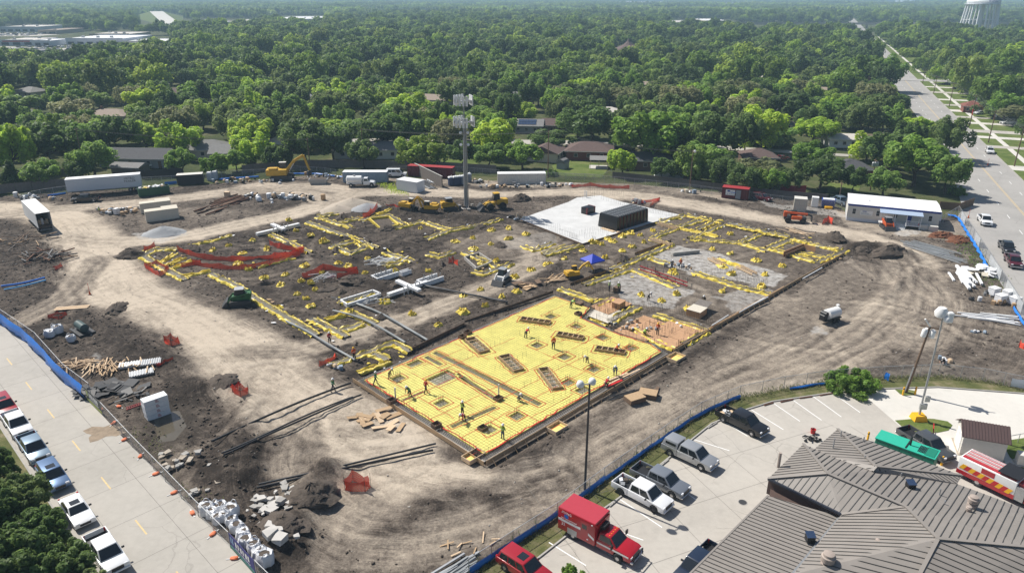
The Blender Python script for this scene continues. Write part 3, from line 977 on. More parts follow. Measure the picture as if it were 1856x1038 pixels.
tree_template('near',191,'dome',7,6.5,15000,0.15,'leaf_dark',130)
tree_template('shrub',195,'bush',5,3.4,4600,0.15,'leaf_mid',46)
TONE={'d':('dark green','broad tree'),'m':('mid green','full tree'),'l':('bright lime green','leafy tree'),'g':('grey green','open-crowned tree'),'o':('dark spreading','oak'),'c':('dark conical','cedar'),'near':('dark dense','street tree'),'shrub':('bright green','bush')}
def plant(key,k,loc,diam,height,label,group,rz=None,cat='tree',name='tree'):
 T=TREE_T[key][k%len(TREE_T[key])]
 t=tng(name,label,cat,loc,rnd.uniform(0,6.28)if rz is None else rz,group)
 s=(diam/T[2],diam/T[2],height/T[3])
 t.scale=s
 link('trunk' if key!='shrub' else 'stem',T[1],t)
 link('crown' if key!='shrub' else 'foliage',T[0],t)
 return t
TREES=[]
ROW1=[
(28,326,92,203,'l','behind the grey fence at the left edge'),(27,342,44,292,'c','in front of the wooden fence at far left'),
(78,338,80,284,'m','right of the cedar by the wooden fence'),(95,305,125,213,'d','behind the wooden fence left of the long white trailer'),
(172,322,92,248,'m','directly behind the long white trailer'),(150,330,60,280,'d','touching the roof of the long white trailer'),(265,272,82,208,'l','behind the dark-roofed house above the trailer'),(332,285,92,213,'l','behind the house with the white pickup yard'),
(332,316,62,262,'m','in front of the dark house, left of the black container'),(390,318,54,272,'m','behind the black container'),(462,297,88,226,'l','left of the yellow excavator boom'),
(520,232,85,160,'m','tall one above the excavator'),(556,297,104,208,'d','behind the grey fence right of the excavator'),(605,290,76,222,'d','behind the blue-grey container'),
(690,278,95,198,'d','domed one above the white tank truck'),(766,305,98,236,'m','behind the maroon container'),(738,228,105,163,'l','tall one left of the antenna mast top'),
(817,262,52,198,'l','touching the left of the antenna mast'),(893,285,92,203,'l','just right of the antenna mast'),(885,306,74,255,'m','low one at the foot of the trees right of the mast'),
(947,308,76,250,'m','above the long white container'),(905,205,85,145,'d','tall one right of the mast antennas'),(1012,212,76,152,'m','behind the house with solar panels'),
(1072,266,116,190,'o','with bare forked trunk behind the brown-roofed house'),(1126,320,62,260,'l','beside the covered patio of the brown-roofed house'),(1172,296,140,186,'m','largest one behind the white slab'),
(1290,300,110,192,'d','behind the utility pole above the red hut'),(1252,330,80,250,'m','beside the floodlight pole behind the site'),(1306,338,78,276,'d','left of the red site hut'),
(1376,276,96,183,'l','tall one above the red site hut'),(1372,348,58,296,'m','just behind the red site hut'),(1425,348,56,298,'d','right of the red site hut'),
(1484,344,108,274,'d','broad one behind the beige shed'),(1475,262,92,204,'l','with bright crown behind the beige shed row'),(1570,292,70,236,'l','above the white office roof'),
(1655,338,135,236,'m','huge one behind the white office trailer'),(1715,290,84,204,'d','beside the right road kerb'),(1712,352,84,268,'m','behind the brown fence near the road'),
(1600,166,76,92,'m','leaning over the right road at its far bend'),(1520,232,90,165,'m','two rows behind the office trailer'),(1425,232,95,160,'d','two rows behind the red hut'),(1230,222,90,150,'g','behind the largest tree'),
(1330,205,85,140,'g','grey one in the middle distance'),(640,225,90,160,'d','behind the domed tree'),(430,225,92,158,'d','two rows behind the black container'),(245,205,70,152,'g','feathery one behind the grey-roofed house'),
(1345,350,66,292,'d','dark one just left of the red hut roof'),(1400,352,60,300,'m','between the red hut and the broad tree'),(1545,350,60,296,'d','pressed against the office back wall'),(1600,356,76,300,'m','over the middle of the office roof'),(1200,330,60,280,'d','beside the low white garage'),(660,306,70,248,'d','behind the white tank truck cab'),(505,308,60,256,'d','behind the excavator boom'),(430,312,54,266,'m','left of the excavator body'),(840,304,66,250,'d','behind the portable toilets'),(1835,190,90,130,'d','at the right edge beside the parked vans'),(1800,150,80,95,'m','behind the power lines at right'),(1745,135,60,92,'d','behind the red brick house by the road'),(1830,120,80,72,'l','bright one at the right edge below the water tower'),
]
for(x,y,w,ty,k,where)in ROW1:
 p=G(x,y);s=pxm(y)
 # vertical size: invert the projection along a plumb line at p
 lo,hi=2.0,30.0
 for _ in range(24):
  md=(lo+hi)/2
  q=V3((p.x,p.y,md-H))
  py=519-F*(q.y*sP+q.z*cP)/(q.y*cP-q.z*sP)
  if py>ty:lo=md
  else:hi=md
 hh=lo*0.98;dd=w/s*1.06
 c,nn_=TONE[k]
 plant(k,len(TREES),(p.x,p.y,-0.1),dd,hh,f'{c} {nn_} {where}','trees of the neighbourhood behind the site')
 TREES.append((p.x,p.y,dd/2))
 # dense dark trees along the left street and bushes by the car park
for(x,y,dd,hh,k,lab)in ((38,952,5.6,4.6,0,'dense dark street tree beside the blue car'),(72,1018,5.2,4.4,1,'dense dark street tree beside the white saloon car'),(118,1075,5.0,4.0,0,'dense dark street tree in the bottom left corner beside the white pickup'),
(-25,1000,6.0,5.6,1,'dense dark street tree at the left picture edge behind the others'),(10,1085,6.4,5.4,0,'lower left dense street tree behind the front row'),(-18,905,5.4,4.8,1,'dense dark street tree by the silver pickup at the left edge'),
(165,1120,4.6,3.4,1,'dense dark street tree cut off by the bottom edge'),(-75,1065,6.4,6.0,0,'dense dark street tree in the very corner at lower left')):
 p=G(x,y)
 plant('near',k,(p.x,p.y,0.05),dd*1.38,hh*1.2,lab,'trees along the left street')
p=G(1543,704);plant('shrub',0,(p.x,p.y,0),6.2,3.4,'bright green bush overhanging the fence by the car park',None,cat='bush',name='bush')
p=G(1036,1062);plant('shrub',0,(p.x,p.y,0),2.3,3.1,'young green shrub cut off by the bottom edge near the ambulance',None,cat='bush',name='bush')
p=G(1735,352);plant('shrub',0,(p.x,p.y,0),4.2,2.6,'low green bush beside the brown fence behind the office',None,cat='bush',name='bush')
p=G(1000,318);plant('shrub',0,(p.x,p.y,0),3.4,2.4,'low dark bush at the end of the long white container',None,cat='bush',name='bush')
# open places where no tree may stand: x, y, radius  (filled by the house builder too)
CLEAR=[]
def clear_px(x,y,r):
 p=G(x,y);CLEAR.append((p.x,p.y,r))
 # ------------------------------------------------------------------ houses and far buildings
dm('shingle_grey',(0.20,0.195,0.19),0.9,var=0.16,vs_=1.5,bump=0.02,bs=6)
dm('shingle_dark',(0.075,0.075,0.08),0.9,var=0.18,vs_=1.5,bump=0.02,bs=6)
dm('shingle_brown',(0.125,0.085,0.075),0.9,var=0.18,vs_=1.5,bump=0.02,bs=6)
dm('shingle_tan',(0.30,0.24,0.19),0.9,var=0.16,vs_=1.5,bump=0.02,bs=6)
dm('roof_pale',(0.55,0.51,0.46),0.8,var=0.1,vs_=1.0)
dm('roof_white',(0.78,0.78,0.78),0.7,var=0.06,vs_=0.2)
dm('brick_red',(0.20,0.075,0.055),0.9,var=0.2,vs_=4)
dm('brick_house',(0.15,0.09,0.07),0.9,var=0.2,vs_=4)
dm('siding_white',(0.68,0.68,0.66),0.7,var=0.06)
dm('siding_grey',(0.28,0.30,0.32),0.7,var=0.08)
dm('siding_blue',(0.35,0.43,0.55),0.6,var=0.06)
dm('window_dark',(0.03,0.035,0.04),0.1,var=0)
dm('panel_blue',(0.03,0.05,0.10),0.15,var=0.05,spec=0.8)
dm('store_white',(0.60,0.63,0.68),0.7,var=0.06)
dm('store_tan',(0.42,0.36,0.29),0.8,var=0.08)
dm('tower_white',(0.80,0.82,0.84),0.5,var=0.04)
def house(x,y,w,d,rz,roof,rm,wm,label,h=2.7,rise=1.9,chim=False,name='house',front=True,solar=False,nwin=3):
 p=G(x,y)
 CLEAR.append((p.x,p.y,max(w,d)*0.55+3.0))
 if front:
  v=V3((-p.x,-p.y,0)).normalized()
  for k in ((8,15)if y<280 else (6,)):
   CLEAR.append((p.x+v.x*(d/2+k),p.y+v.y*(d/2+k),w*0.42+3))
 t=tng(name,label,'house',(p.x,p.y,-0.05),R(rz))
 pa('wall',MB().box(-w/2,w/2,-d/2,d/2,0,h),wm,t)
 e=0.55
 mb=MB()
 X,Y=w/2+e,d/2+e
 if roof=='hip':
  r_=max(0.3,X-Y)
  b=[(-X,-Y,h),(X,-Y,h),(X,Y,h),(-X,Y,h),(-r_,0,h+rise),(r_,0,h+rise)]
  mb.add(b,[(0,1,5,4),(1,2,5),(2,3,4,5),(3,0,4),(3,2,1,0)])
 else:
  b=[(-X,-Y,h),(X,-Y,h),(X,Y,h),(-X,Y,h),(-X,0,h+rise),(X,0,h+rise)]
  mb.add(b,[(0,1,5,4),(1,2,5),(2,3,4,5),(3,0,4),(3,2,1,0)])
 r_o=pa('roof',mb,rm,t)
 pa('fascia',MB().box(-X,X,-Y-0.03,-Y+0.03,h-0.2,h-0.002),'offwhite',t)
 if chim:
  pa('chimney',MB().box(-w*0.2-0.4,-w*0.2+0.4,-0.3,0.4,h+0.8,h+rise+0.9),'brick_house',r_o)
 for k in range(nwin):
  cx=-w/2+w*(k+0.75)/(nwin+0.6)
  wn_=pa('window',MB().box(cx-0.55,cx+0.55,-d/2-0.05,-d/2+0.02,0.95,2.05),'offwhite',t)
  pa('pane',MB().box(cx-0.47,cx+0.47,-d/2-0.07,-d/2-0.04,1.02,1.98),'window_dark',wn_)
 pa('door',MB().box(w/2-1.7,w/2-0.75,-d/2-0.05,-d/2+0.02,0,2.05),'wood_dark',t)
 if solar:
  sl=math.atan2(rise,Y)
  for i in range(6):
   for j in range(2):
    u0=-w*0.3+i*w*0.1;f0=0.18+j*0.36;f1=f0+0.32
    q=lambda u,f:(u,-Y*(1-f),h+rise*f+0.09)
    mb=MB();mb.hexa([q(u0,f0),q(u0+w*0.094,f0),q(u0+w*0.094,f1),q(u0,f1)]+[(a,b_,c+0.05)for a,b_,c in (q(u0,f0),q(u0+w*0.094,f0),q(u0+w*0.094,f1),q(u0,f1))])
    pa('solar_panel',mb,'panel_blue',r_o)
 return t
house(45,221,9,8,-3,'gable','shingle_grey','offwhite','small grey gabled house among trees at the left edge')
house(203,219,16,10,-4,'hip','shingle_tan','store_tan','tan-grey hip-roofed house with square chimney at left',chim=True)
house(213,243,5,8,60,'gable','shingle_dark','siding_white','small white gabled outbuilding with dark roof edges',rise=1.4)
house(257,297,19,10,-4,'gable','shingle_dark','siding_grey','long dark-roofed house with pickup yard behind the trailer',rise=2.0)
house(238,312,8,5,-8,'gable','shingle_grey','wood_grey','low grey-roofed lean-to beside the dark-roofed house',h=2.0,rise=0.8,nwin=0)
house(378,282,13,9,5,'hip','shingle_grey','cream','grey hip-roofed house behind the black container',rise=2.2)
house(418,289,9,8,5,'gable','shingle_grey','cream','grey gabled wing with bright lawn beside it')
house(511,272,8,8,0,'hip','roof_pale','brick_house','pale hip-roofed house behind the excavator boom')
house(640,283,10,8,0,'gable','roof_pale','siding_white','pale-roofed house half hidden behind the blue-grey container',nwin=2)
house(705,283,9,8,3,'gable','shingle_grey','siding_white','white-walled house glimpsed behind the maroon container',nwin=2)
house(957,238,10.5,9,-6,'gable','shingle_grey','siding_grey','grey house with solar panels on its roof',rise=1.7,solar=True)
house(1001,238,6.5,7,-6,'gable','shingle_brown','brick_house','small brown house right of the solar panel house')
house(990,288,9,9,70,'gable','shingle_brown','cream','cream house with brown gable roof above the long white container')
house(1068,285,13.5,9,-6,'hip','shingle_brown','brick_red','brown hip-roofed brick house with lawn and covered patio',rise=2.1)
house(1168,302,14,9,-5,'hip','shingle_dark','brick_house','dark house behind the white garage',rise=1.6)
house(1217,322,9,5,-8,'gable','shingle_dark','siding_white','low white garage with grey roof behind the site fence',h=2.3,rise=0.7,nwin=1,front=False)
house(1372,297,9,8,-4,'hip','shingle_brown','brick_house','brown-roofed house behind the red hut')
house(1522,263,9.5,9,-6,'gable','roof_pale','siding_white','pale-roofed house with carport behind the beige shed',rise=1.1)
house(1537,318,9,9,-5,'hip','shingle_dark','brick_red','dark-roofed brick house touching the left end of the office trailer')
house(1600,266,8,8,-5,'hip','shingle_brown','brick_house','brown-roofed house hidden behind the huge tree')
house(1405,214,8,8,0,'gable','shingle_grey','offwhite','grey-roofed house in the gap left of the lime tree')
house(1424,235,6,6,0,'gable','shingle_grey','siding_white','small grey-roofed shed in the gap left of the lime tree',h=2.2,rise=0.8,nwin=1)
house(1567,148,13,10,-15,'hip','shingle_brown','brick_red','brown-red hip-roofed house beside the far bend of the road')
house(1760,203,7,7,-22,'hip','brick_red','brick_red','small red brick house right of the road behind the poles')
house(1748,148,15,12,-22,'gable','shingle_grey','siding_white','large grey-roofed house right of the road with carport')
house(1016,142,13,9,0,'hip','shingle_grey','offwhite','grey-roofed house in the middle distance below the church')
house(1127,141,11,9,0,'hip','shingle_brown','brick_house','brown roof right below the pointed church')
house(580,131,12,9,10,'gable','roof_pale','siding_white','pale-roofed house in a clearing left of the mast')
house(873,150,10,8,0,'gable','shingle_tan','offwhite','tan roof just right of the mast antennas in the distance')
house(368,166,12,9,8,'hip','shingle_brown','brick_house','brown-grey roof in the trees above the black container')
house(1658,100,14,12,-22,'hip','shingle_dark','brick_house','dark roof right of the far crossroads')
house(1546,101,15,10,-20,'gable','siding_blue','siding_white','blue and white house left of the far road')
house(1512,78,14,10,-10,'gable','shingle_brown','brick_house','far brown roof left of the road')
house(1784,107,24,14,-10,'gable','shingle_grey','siding_white','long low grey building under the water tower',rise=1.2)
house(1835,104,16,12,-10,'gable','roof_pale','siding_white','pale roof at the right edge under the water tower',rise=1.2)
house(1240,88,24,14,0,'gable','shingle_tan','store_tan','far tan roof right of the pointed church',rise=3)
house(1308,80,10,9,30,'gable','roof_pale','siding_white','far pale gable in the trees right of the church')
house(130,190,11,9,5,'hip','shingle_tan','offwhite','tan roof with light gap in the left woodland',nwin=2)
house(475,205,10,9,5,'hip','shingle_grey','offwhite','grey roof hidden two rows behind the excavator',nwin=2,front=False)
RM=[('shingle_grey','grey'),('shingle_brown','brown'),('roof_pale','pale'),('shingle_tan','tan')]
for i,(x,y,lab)in enumerate(((60,175,'far left above the trailer'),(300,178,'upper left beside a bright gap'),(285,150,'left of the brown-grey roof'),(455,170,'above the excavator'),(540,185,'above the domed trees'),(640,165,'left of the mast top'),(700,140,'far left of the mast'),(790,190,'left beside the mast antennas'),(930,185,'right of the mast antennas'),(1060,170,'above the forked oak'),(1100,215,'behind the largest tree'),(1180,165,'above the largest tree'),(1270,160,'right of the pointed church below'),(1340,180,'above the red hut'),(1400,150,'upper right in the wood'),(1470,175,'above the beige shed'),(1490,135,'left of the far road bend'),(230,130,'below the superstore'),(420,125,'upper left in the wood'),(820,125,'above the mast'),(970,115,'below the horizon in the centre'),(1330,118,'right of the church beyond the wood'))):
 house(x,y,12,9,(i*37)%50-25,('hip','gable')[i%2],RM[i%4][0],'offwhite',RM[i%4][1]+' roof among the trees, '+lab,nwin=2)
 # covered patio, garden shed and lawns of the brick house
p=G(1085,303)
t=tng('patio_cover','grey-roofed open patio cover attached to the brown-roofed brick house','patio',(p.x,p.y,0),R(-6))
pa('roof',MB().hexa([(-2.6,-2.2,2.35),(2.6,-2.2,2.35),(2.6,2.2,2.7),(-2.6,2.2,2.7),(-2.6,-2.2,2.45),(2.6,-2.2,2.45),(2.6,2.2,2.8),(-2.6,2.2,2.8)]),'shingle_grey',t)
for x in (-2.4,0,2.4):
 pa('post',MB().box(x-0.07,x+0.07,-2.1,-1.96,0,2.37),'wood_pale',t)
pa('floor',MB().box(-2.6,2.6,-2.2,2.2,-0.02,0.08),'concrete',t)
p=G(1020,305)
t=tng('garden_shed','small grey barn-roofed garden shed on the green lawn','shed',(p.x,p.y,-0.05),R(60))
pa('wall',MB().box(-1.5,1.5,-1.2,1.2,0,1.8),'siding_grey',t)
pa('roof',MB().loft([[(x,-1.35,1.75),(x,1.35,1.75),(x,0.8,2.5),(x,0,2.85),(x,-0.8,2.5)]for x in (-1.65,1.65)]),'shingle_grey',t)
pa('door',MB().box(1.5,1.54,-0.55,0.55,0.05,1.7),'wood_grey',t)
for px in ([(1000,300),(1030,288),(1105,300),(1092,322),(1010,318)],[(800,280),(850,278),(870,300),(800,302)],[(410,292),(445,288),(450,305),(415,306)],[(1500,330),(1560,335),(1555,352),(1500,348)],[(1000,248),(1040,244),(1050,252),(1005,256)]):
 mb=MB();mb.poly([(p.x,p.y,-0.02)for p in gp(px)])
 struct('garden_lawn',mb,'lawn')
for x,y,r in ((1055,305,11),(830,290,5),(430,298,4),(1030,320,9),(1085,325,9),(960,255,6),(1020,262,7),(1100,264,7),(1170,320,7),(1215,334,6),(1530,345,6),(250,318,9),(290,315,7),(1400,318,5),(1420,270,5),(1380,305,5)):
 clear_px(x,y,r)
def up_h(x,yb,yt):
 """height in metres of something standing at pixel (x, yb) whose top is on row yt"""
 p=G(x,yb);lo,hi=0.2,120.0
 for _ in range(30):
  md=(lo+hi)/2
  q=V3((p.x,p.y,md-H));py=519-F*(q.y*sP+q.z*cP)/(q.y*cP-q.z*sP)
  if py>yt:lo=md
  else:hi=md
 return lo
def store(x0,x1,yb,yt,depth,wm,rm,label,rz=0,win=True,name='store_building',cat='building',sign=None):
 a,b=G(x0,yb),G(x1,yb)
 w=(b-a).length;h=max(3.5,up_h((x0+x1)/2,yb,yt))
 c=(a+b)/2
 t=tng(name,label,cat,(c.x,c.y+depth/2,-0.05),R(rz))
 pa('wall',MB().box(-w/2,w/2,-depth/2,depth/2,0,h),wm,t)
 r_o=pa('roof',MB().box(-w/2+0.3,w/2-0.3,-depth/2+0.3,depth/2-0.3,h-0.1,h+0.05),rm,t)
 pa('parapet',MB().box(-w/2-0.1,w/2+0.1,-depth/2-0.1,-depth/2+0.3,h-0.6,h+0.5).box(-w/2-0.1,w/2+0.1,depth/2-0.3,depth/2+0.1,h-0.6,h+0.5),wm,t)
 for k in range(int(w/14)):
  cx=-w/2+7+k*14+rnd.uniform(-3,3);cy=rnd.uniform(-depth*0.3,depth*0.3)
  pa('rooftop_unit',MB().box(cx-1.2,cx+1.2,cy-1,cy+1,h,h+1.6),'galv',r_o)
 if win:
  nb=max(2,int(w/9))
  for k in range(nb):
   cx=-w/2+w*(k+0.5)/nb
   pa('window',MB().box(cx-w/nb*0.32,cx+w/nb*0.32,-depth/2-0.08,-depth/2,0.6,min(3.0,h*0.6)),'window_dark',t)
 if sign:
  pa('sign_band',MB().box(-w*0.4,w*0.4,-depth/2-0.3,-depth/2-0.1,h-1.5,h-0.5),sign,t)
 n_=max(1,int(w/40))
 for k in range(n_+1):
  q=a.lerp(b,k/n_)
  CLEAR.append((q.x,q.y+depth/2,max(depth*0.6,20)+6));CLEAR.append((q.x,q.y-25,22))
  CLEAR.append((q.x*0.93,q.y*0.93,20))
 return t
store(121,224,82,70,60,'store_white','roof_white','big white-roofed superstore at the left in the distance')
store(0,62,83,73,40,'store_white','roof_pale','row of shops with red sign band at the far left edge',sign='lamp_red')
store(62,92,84,74,30,'store_white','roof_white','plain white shop left of the superstore')
store(70,104,62,55,60,'store_tan','shingle_tan','tan-roofed far building above the shop row')
store(0,66,58,49,60,'store_white','roof_pale','long pale building behind the shop row')
store(163,235,70,62,50,'store_tan','roof_pale','flat tan building behind the superstore')
store(225,300,82,76,40,'offwhite','roof_white','low white roof right of the superstore')
store(0,70,101,94,25,'siding_grey','shingle_grey','low grey building beside the far car park',sign=None)
store(258,292,57,47,60,'brick_house','shingle_grey','brown church-like hall below the far ramp')
store(368,402,47,42,90,'brick_red','roof_white','white-roofed brick hall right of the ramp')
store(402,450,46,40,120,'store_white','roof_pale','pale warehouse right of the brick hall')
store(484,602,41,35,160,'offwhite','roof_white','long bright white warehouse in the far left trees')
store(1226,1262,47,41,90,'store_white','roof_pale','pale block left of the viaduct')
store(1280,1322,45,38,100,'store_tan','roof_white','white-roofed far hall behind the viaduct')
store(1130,1214,8.5,4.5,300,'offwhite','roof_white','long pale building on the far horizon',win=False)
store(1300,1382,9.5,7,300,'store_white','roof_white','bluish white sheds on the far horizon',win=False)
store(1652,1672,4.5,1,200,'store_white','roof_white','tall white far block on the horizon above the road',win=False)
store(1588,1628,8,5.5,200,'store_white','roof_white','far white sheds left of the horizon block',win=False)
store(842,860,13,9,200,'offwhite','roof_white','tiny white hall on the horizon above the mast',win=False)
store(1610,1640,52,46,30,'offwhite','roof_pale','pale shop at the far end of the road',sign='lamp_red')
store(1648,1700,53,48,40,'store_white','roof_white','row of white sheds left of the water tower')
store(1700,1728,52,47,30,'store_tan','roof_pale','tan shed at the foot of the water tower')
store(150,190,21.5,17,150,'blue_dark','panel_blue','dark blue-roofed far hall at the upper left',win=False)
# far car parks: sheets of concrete with rows of cars too small to tell apart
for px in ([(0,100),(90,100),(130,88),(0,84)],[(0,66),(60,66),(110,63),(0,60)],[(120,90),(240,90),(300,84),(240,80),(120,83)],[(1590,60),(1700,60),(1690,52),(1590,52)]):
 mb=MB();mb.poly([(p.x,p.y,-0.03)for p in gp(px)])
 struct('far_car_park',mb,'parking_concrete')
 c=sum(gp(px),V3())/len(px);r_=max((q-c).length for q in gp(px))
 a,b=G(px[0][0],(px[0][1]+px[2][1])/2),G(px[1][0],(px[0][1]+px[2][1])/2)
 for k in range(7):
  q=a.lerp(b,k/6);CLEAR.append((q.x,q.y,28));CLEAR.append((q.x*0.92,q.y*0.92,22))
mb=MB();rg=random.Random(4)
for px in ([(0,98),(90,98),(0,86),(120,86)],[(0,65),(60,65),(0,61),(90,61)],[(125,88),(240,88),(125,84),(250,84)]):
 for r_ in range(4):
  a=G(px[0][0],px[0][1]).lerp(G(px[2][0],px[2][1]),r_/3);b=G(px[1][0],px[1][1]).lerp(G(px[3][0],px[3][1]),r_/3)
  n_=int((b-a).length/3.2)
  for k in range(n_):
   if rg.random()<0.6:
    q=a.lerp(b,k/n_)
    mb.box(q.x-0.9,q.x+0.9,q.y-2.2,q.y+2.2,0.2,0.9,rg.randrange(3)).box(q.x-0.8,q.x+0.8,q.y-1.2,q.y+1.1,0.9,1.45,rg.randrange(3))
tag(link('far_parked_cars',mb.mesh('far_parked_cars',['white_paint','black_plastic','grey_steel'])),'rows of tiny parked cars at the far shops','cars',None,'stuff')
# pointed church
p=G(1138,97)
t=tng('church','white church with tall pointed brown tent roof in the middle distance','church',(p.x,p.y,0))
CLEAR.append((p.x,p.y,20));CLEAR.append((p.x*0.95,p.y*0.95,14));CLEAR.append((p.x*0.9,p.y*0.9,10))
hr=up_h(1140,97,70);hw_=up_h(1140,97,90)
pa('wall',MB().lathe([(11.5,0),(11.5,hw_)],n=8),'siding_white',t)
pa('roof',MB().lathe([(15,hw_-0.3),(9,hw_+(hr-hw_)*0.22),(4.2,hw_+(hr-hw_)*0.45),(1.5,hw_+(hr-hw_)*0.72),(0.2,hr)],n=8),'shingle_brown',t)
pa('wing',MB().box(12,34,-7,7,0,4),'siding_white',t)
pa('wing_roof',MB().add([(11,-8,4),(35,-8,4),(35,8,4),(11,8,4),(11,0,7),(35,0,7)],[(0,1,5,4),(1,2,5),(2,3,4,5),(3,0,4),(3,2,1,0)]),'shingle_brown',t)
# water tower
yb_=62.0;p=G(1770,yb_);s_=pxm(yb_);hT=up_h(1770,yb_,7);wT=52/s_/2
t=tng('water_tower','white water tower on many tall legs at the upper right','water tower',(p.x,p.y,0))
pa('tank',MB().lathe([(wT*0.9,hT-1),(wT*1.0,hT+0.5),(wT*1.04,hT+2.5),(wT*0.95,hT+5),(wT*0.7,hT+8),(wT*0.35,hT+9.6),(0.1,hT+10)],n=28),'tower_white',t,smooth=50)
pa('walkway',MB().lathe([(wT*1.0,hT-0.6),(wT*1.13,hT-0.6),(wT*1.13,hT-0.2),(wT*1.0,hT-0.2)],n=28),'tower_white',t)
pa('riser',MB().tube((0,0,0),(0,0,hT),wT*0.16,14),'tower_white',t,smooth=50)
for k in range(14):
 a=2*math.pi*k/14
 pa('leg',MB().tube((wT*1.16*math.cos(a),wT*1.22*math.sin(a),-0.5),(wT*0.97*math.cos(a),wT*0.97*math.sin(a),hT),1.0,8),'tower_white',t,smooth=50)
mb=MB()
for k in range(12):
 a,b=2*math.pi*k/12,2*math.pi*(k+1)/12
 r_=wT*1.1
 mb.tube((r_*math.cos(a),r_*math.sin(a),hT*0.48),(r_*math.cos(b),r_*math.sin(b),hT*0.48),0.22,5)
pa('bracing_ring',mb,'tower_white',t)
text_part('lettering','IRVING',3.4,t,(0,-wT*1.06,hT+3.0),(math.pi/2,0,0),'blue_dark')
CLEAR.append((p.x,p.y,wT*1.4+4));CLEAR.append((p.x*0.93,p.y*0.93,wT*1.2))
# rail viaduct crossing behind the road
a,b=G(1150,51),G(2100,51)
t=tng('viaduct','long grey concrete rail viaduct crossing the upper right','viaduct',(0,0,0))
hv=up_h(1500,51,42.5)
pa('deck',MB().bar((a.x,a.y,hv-0.9),(b.x,b.y,hv-0.9),9,1.8),'concrete_old',t)
pa('parapet',MB().bar((a.x,a.y-4.4,hv+0.55),(b.x,b.y-4.4,hv+0.55),0.25,1.1),'concrete_old',t)
for k in range(26):
 q=a.lerp(b,(k+0.5)/26)
 pa('pier',MB().box(q.x-0.9,q.x+0.9,q.y-1.3,q.y+1.3,-0.5,hv-1.8),'concrete_old',t)
for k in range(30):
 q=a.lerp(b,k/29);CLEAR.append((q.x,q.y,12));CLEAR.append((q.x,q.y-22,16));CLEAR.append((q.x*0.955,q.y*0.955-22,14))
 # highway ramp on a grassy bank at the upper left
a,b=G(318,47),G(285,31)
d=V3((b.x-a.x,b.y-a.y,0));d.normalize();nv=V3((d.y,-d.x,0));L_=(b-a).length
mb=MB();mr=MB()
for k in range(8):
 f0,f1=k/8,(k+1)/8
 z0,z1=0.2+11*f0**1.3,0.2+11*f1**1.3
 c0,c1=a+d*L_*f0,a+d*L_*f1
 for s_ in (-1,1):
  mb.poly([(c0 .x+nv.x*s_*13,c0 .y+nv.y*s_*13,z0),(c1 .x+nv.x*s_*13,c1 .y+nv.y*s_*13,z1),(c1 .x+nv.x*s_*(18+z1*3),c1 .y+nv.y*s_*(18+z1*3),-0.2),(c0 .x+nv.x*s_*(18+z0*3),c0 .y+nv.y*s_*(18+z0*3),-0.2)])
 mr.poly([(c0 .x-nv.x*13,c0 .y-nv.y*13,z0),(c1 .x-nv.x*13,c1 .y-nv.y*13,z1),(c1 .x+nv.x*13,c1 .y+nv.y*13,z1),(c0 .x+nv.x*13,c0 .y+nv.y*13,z0)])
c1=a+d*L_
mb.poly([(c1 .x-nv.x*50,c1 .y-nv.y*50,-0.2),(c1 .x+nv.x*50,c1 .y+nv.y*50,-0.2),(c1 .x+nv.x*13,c1 .y+nv.y*13,11.2),(c1 .x-nv.x*13,c1 .y-nv.y*13,11.2)])
struct('ramp_bank',mb,'lawn');struct('ramp_road',mr,'new_concrete')
for k in range(8):
 q=a.lerp(b,k/7);CLEAR.append((q.x,q.y,52));CLEAR.append((q.x*0.92,q.y*0.92,40));CLEAR.append((q.x*0.85,q.y*0.85,26))
 # ------------------------------------------------------------------ the rest of the trees
CLEAR_PX=[(0,100,60,121),(95,240,60,110),(225,310,66,100),(0,110,47,66),(160,238,58,74),(250,335,24,60),(360,456,34,58),(478,608,29,47),(1225,1330,36,56),(1330,1860,42,63),(1738,1806,44,72),(1108,1166,86,112),(1128,1216,3,10),(1298,1384,6,12),(1585,1675,3,10),(845,862,7,16),(148,192,15,25),(1600,1730,44,62)]
def clear_of(X,Y,extra=0.0):
 ok=np.ones(X.shape,bool)
 zc=Y*cP+H*sP
 PX=928+F*X/zc;PY=519-F*(Y*sP-H*cP)/zc
 for x0,x1,y0,y1 in CLEAR_PX:
  ok&=~((PX>x0)&(PX<x1)&(PY>y0)&(PY<y1))
 for cx,cy,r_ in CLEAR:
  ok&=(X-cx)**2+(Y-cy)**2>(r_+extra)**2
 rel=(X-RR.x)*NR.x+(Y-RR.y)*NR.y
 al=(X-RR.x)*DR.x+(Y-RR.y)*DR.y
 ok&=~((rel>-RW-4.5)&(rel<np.where(al<150,12.5,4.5))&(al<1500))
 ok&=~((rel>-70)&(rel<120)&(al>190)&(al<213))
 # cleared band along the sight line of the road
 ls=(X-A.x)*NS.x+(Y-A.y)*NS.y
 ok&=~((ls>-HWS-4)&(ls<40)&(Y<150))
 return ok
BACK=[(p.x,p.y)for p in gp([(-900,420),(-330,404),(-100,368),(0,346),(120,336),(330,324),(440,310),(560,302),(700,304),(900,311),(1000,314),(1150,325),(1300,339),(1500,357),(1535,358),(1700,372),(1745,372),(2600,372),(2600,2000),(-900,2000)])]
rg=np.random.RandomState(21)
def jitter_grid(y0,y1,s,spread):
 pts=[]
 nY=int((y1-y0)/s)
 for j in range(nY):
  y=y0+j*s
  xm=y*0.74+spread
  n_=int(2*xm/s)
  x=-xm+(np.arange(n_)+0.5*(j%2))*s
  pts.append(np.stack([x+rg.uniform(-0.42,0.42,n_)*s,y+rg.uniform(-0.42,0.42,n_)*s],1))
 return np.concatenate(pts)
P=jitter_grid(120,1750,12.2,14)
ok=clear_of(P[:,0],P[:,1])&~ipl(P[:,0],P[:,1],BACK)&(P[:,1]>150)
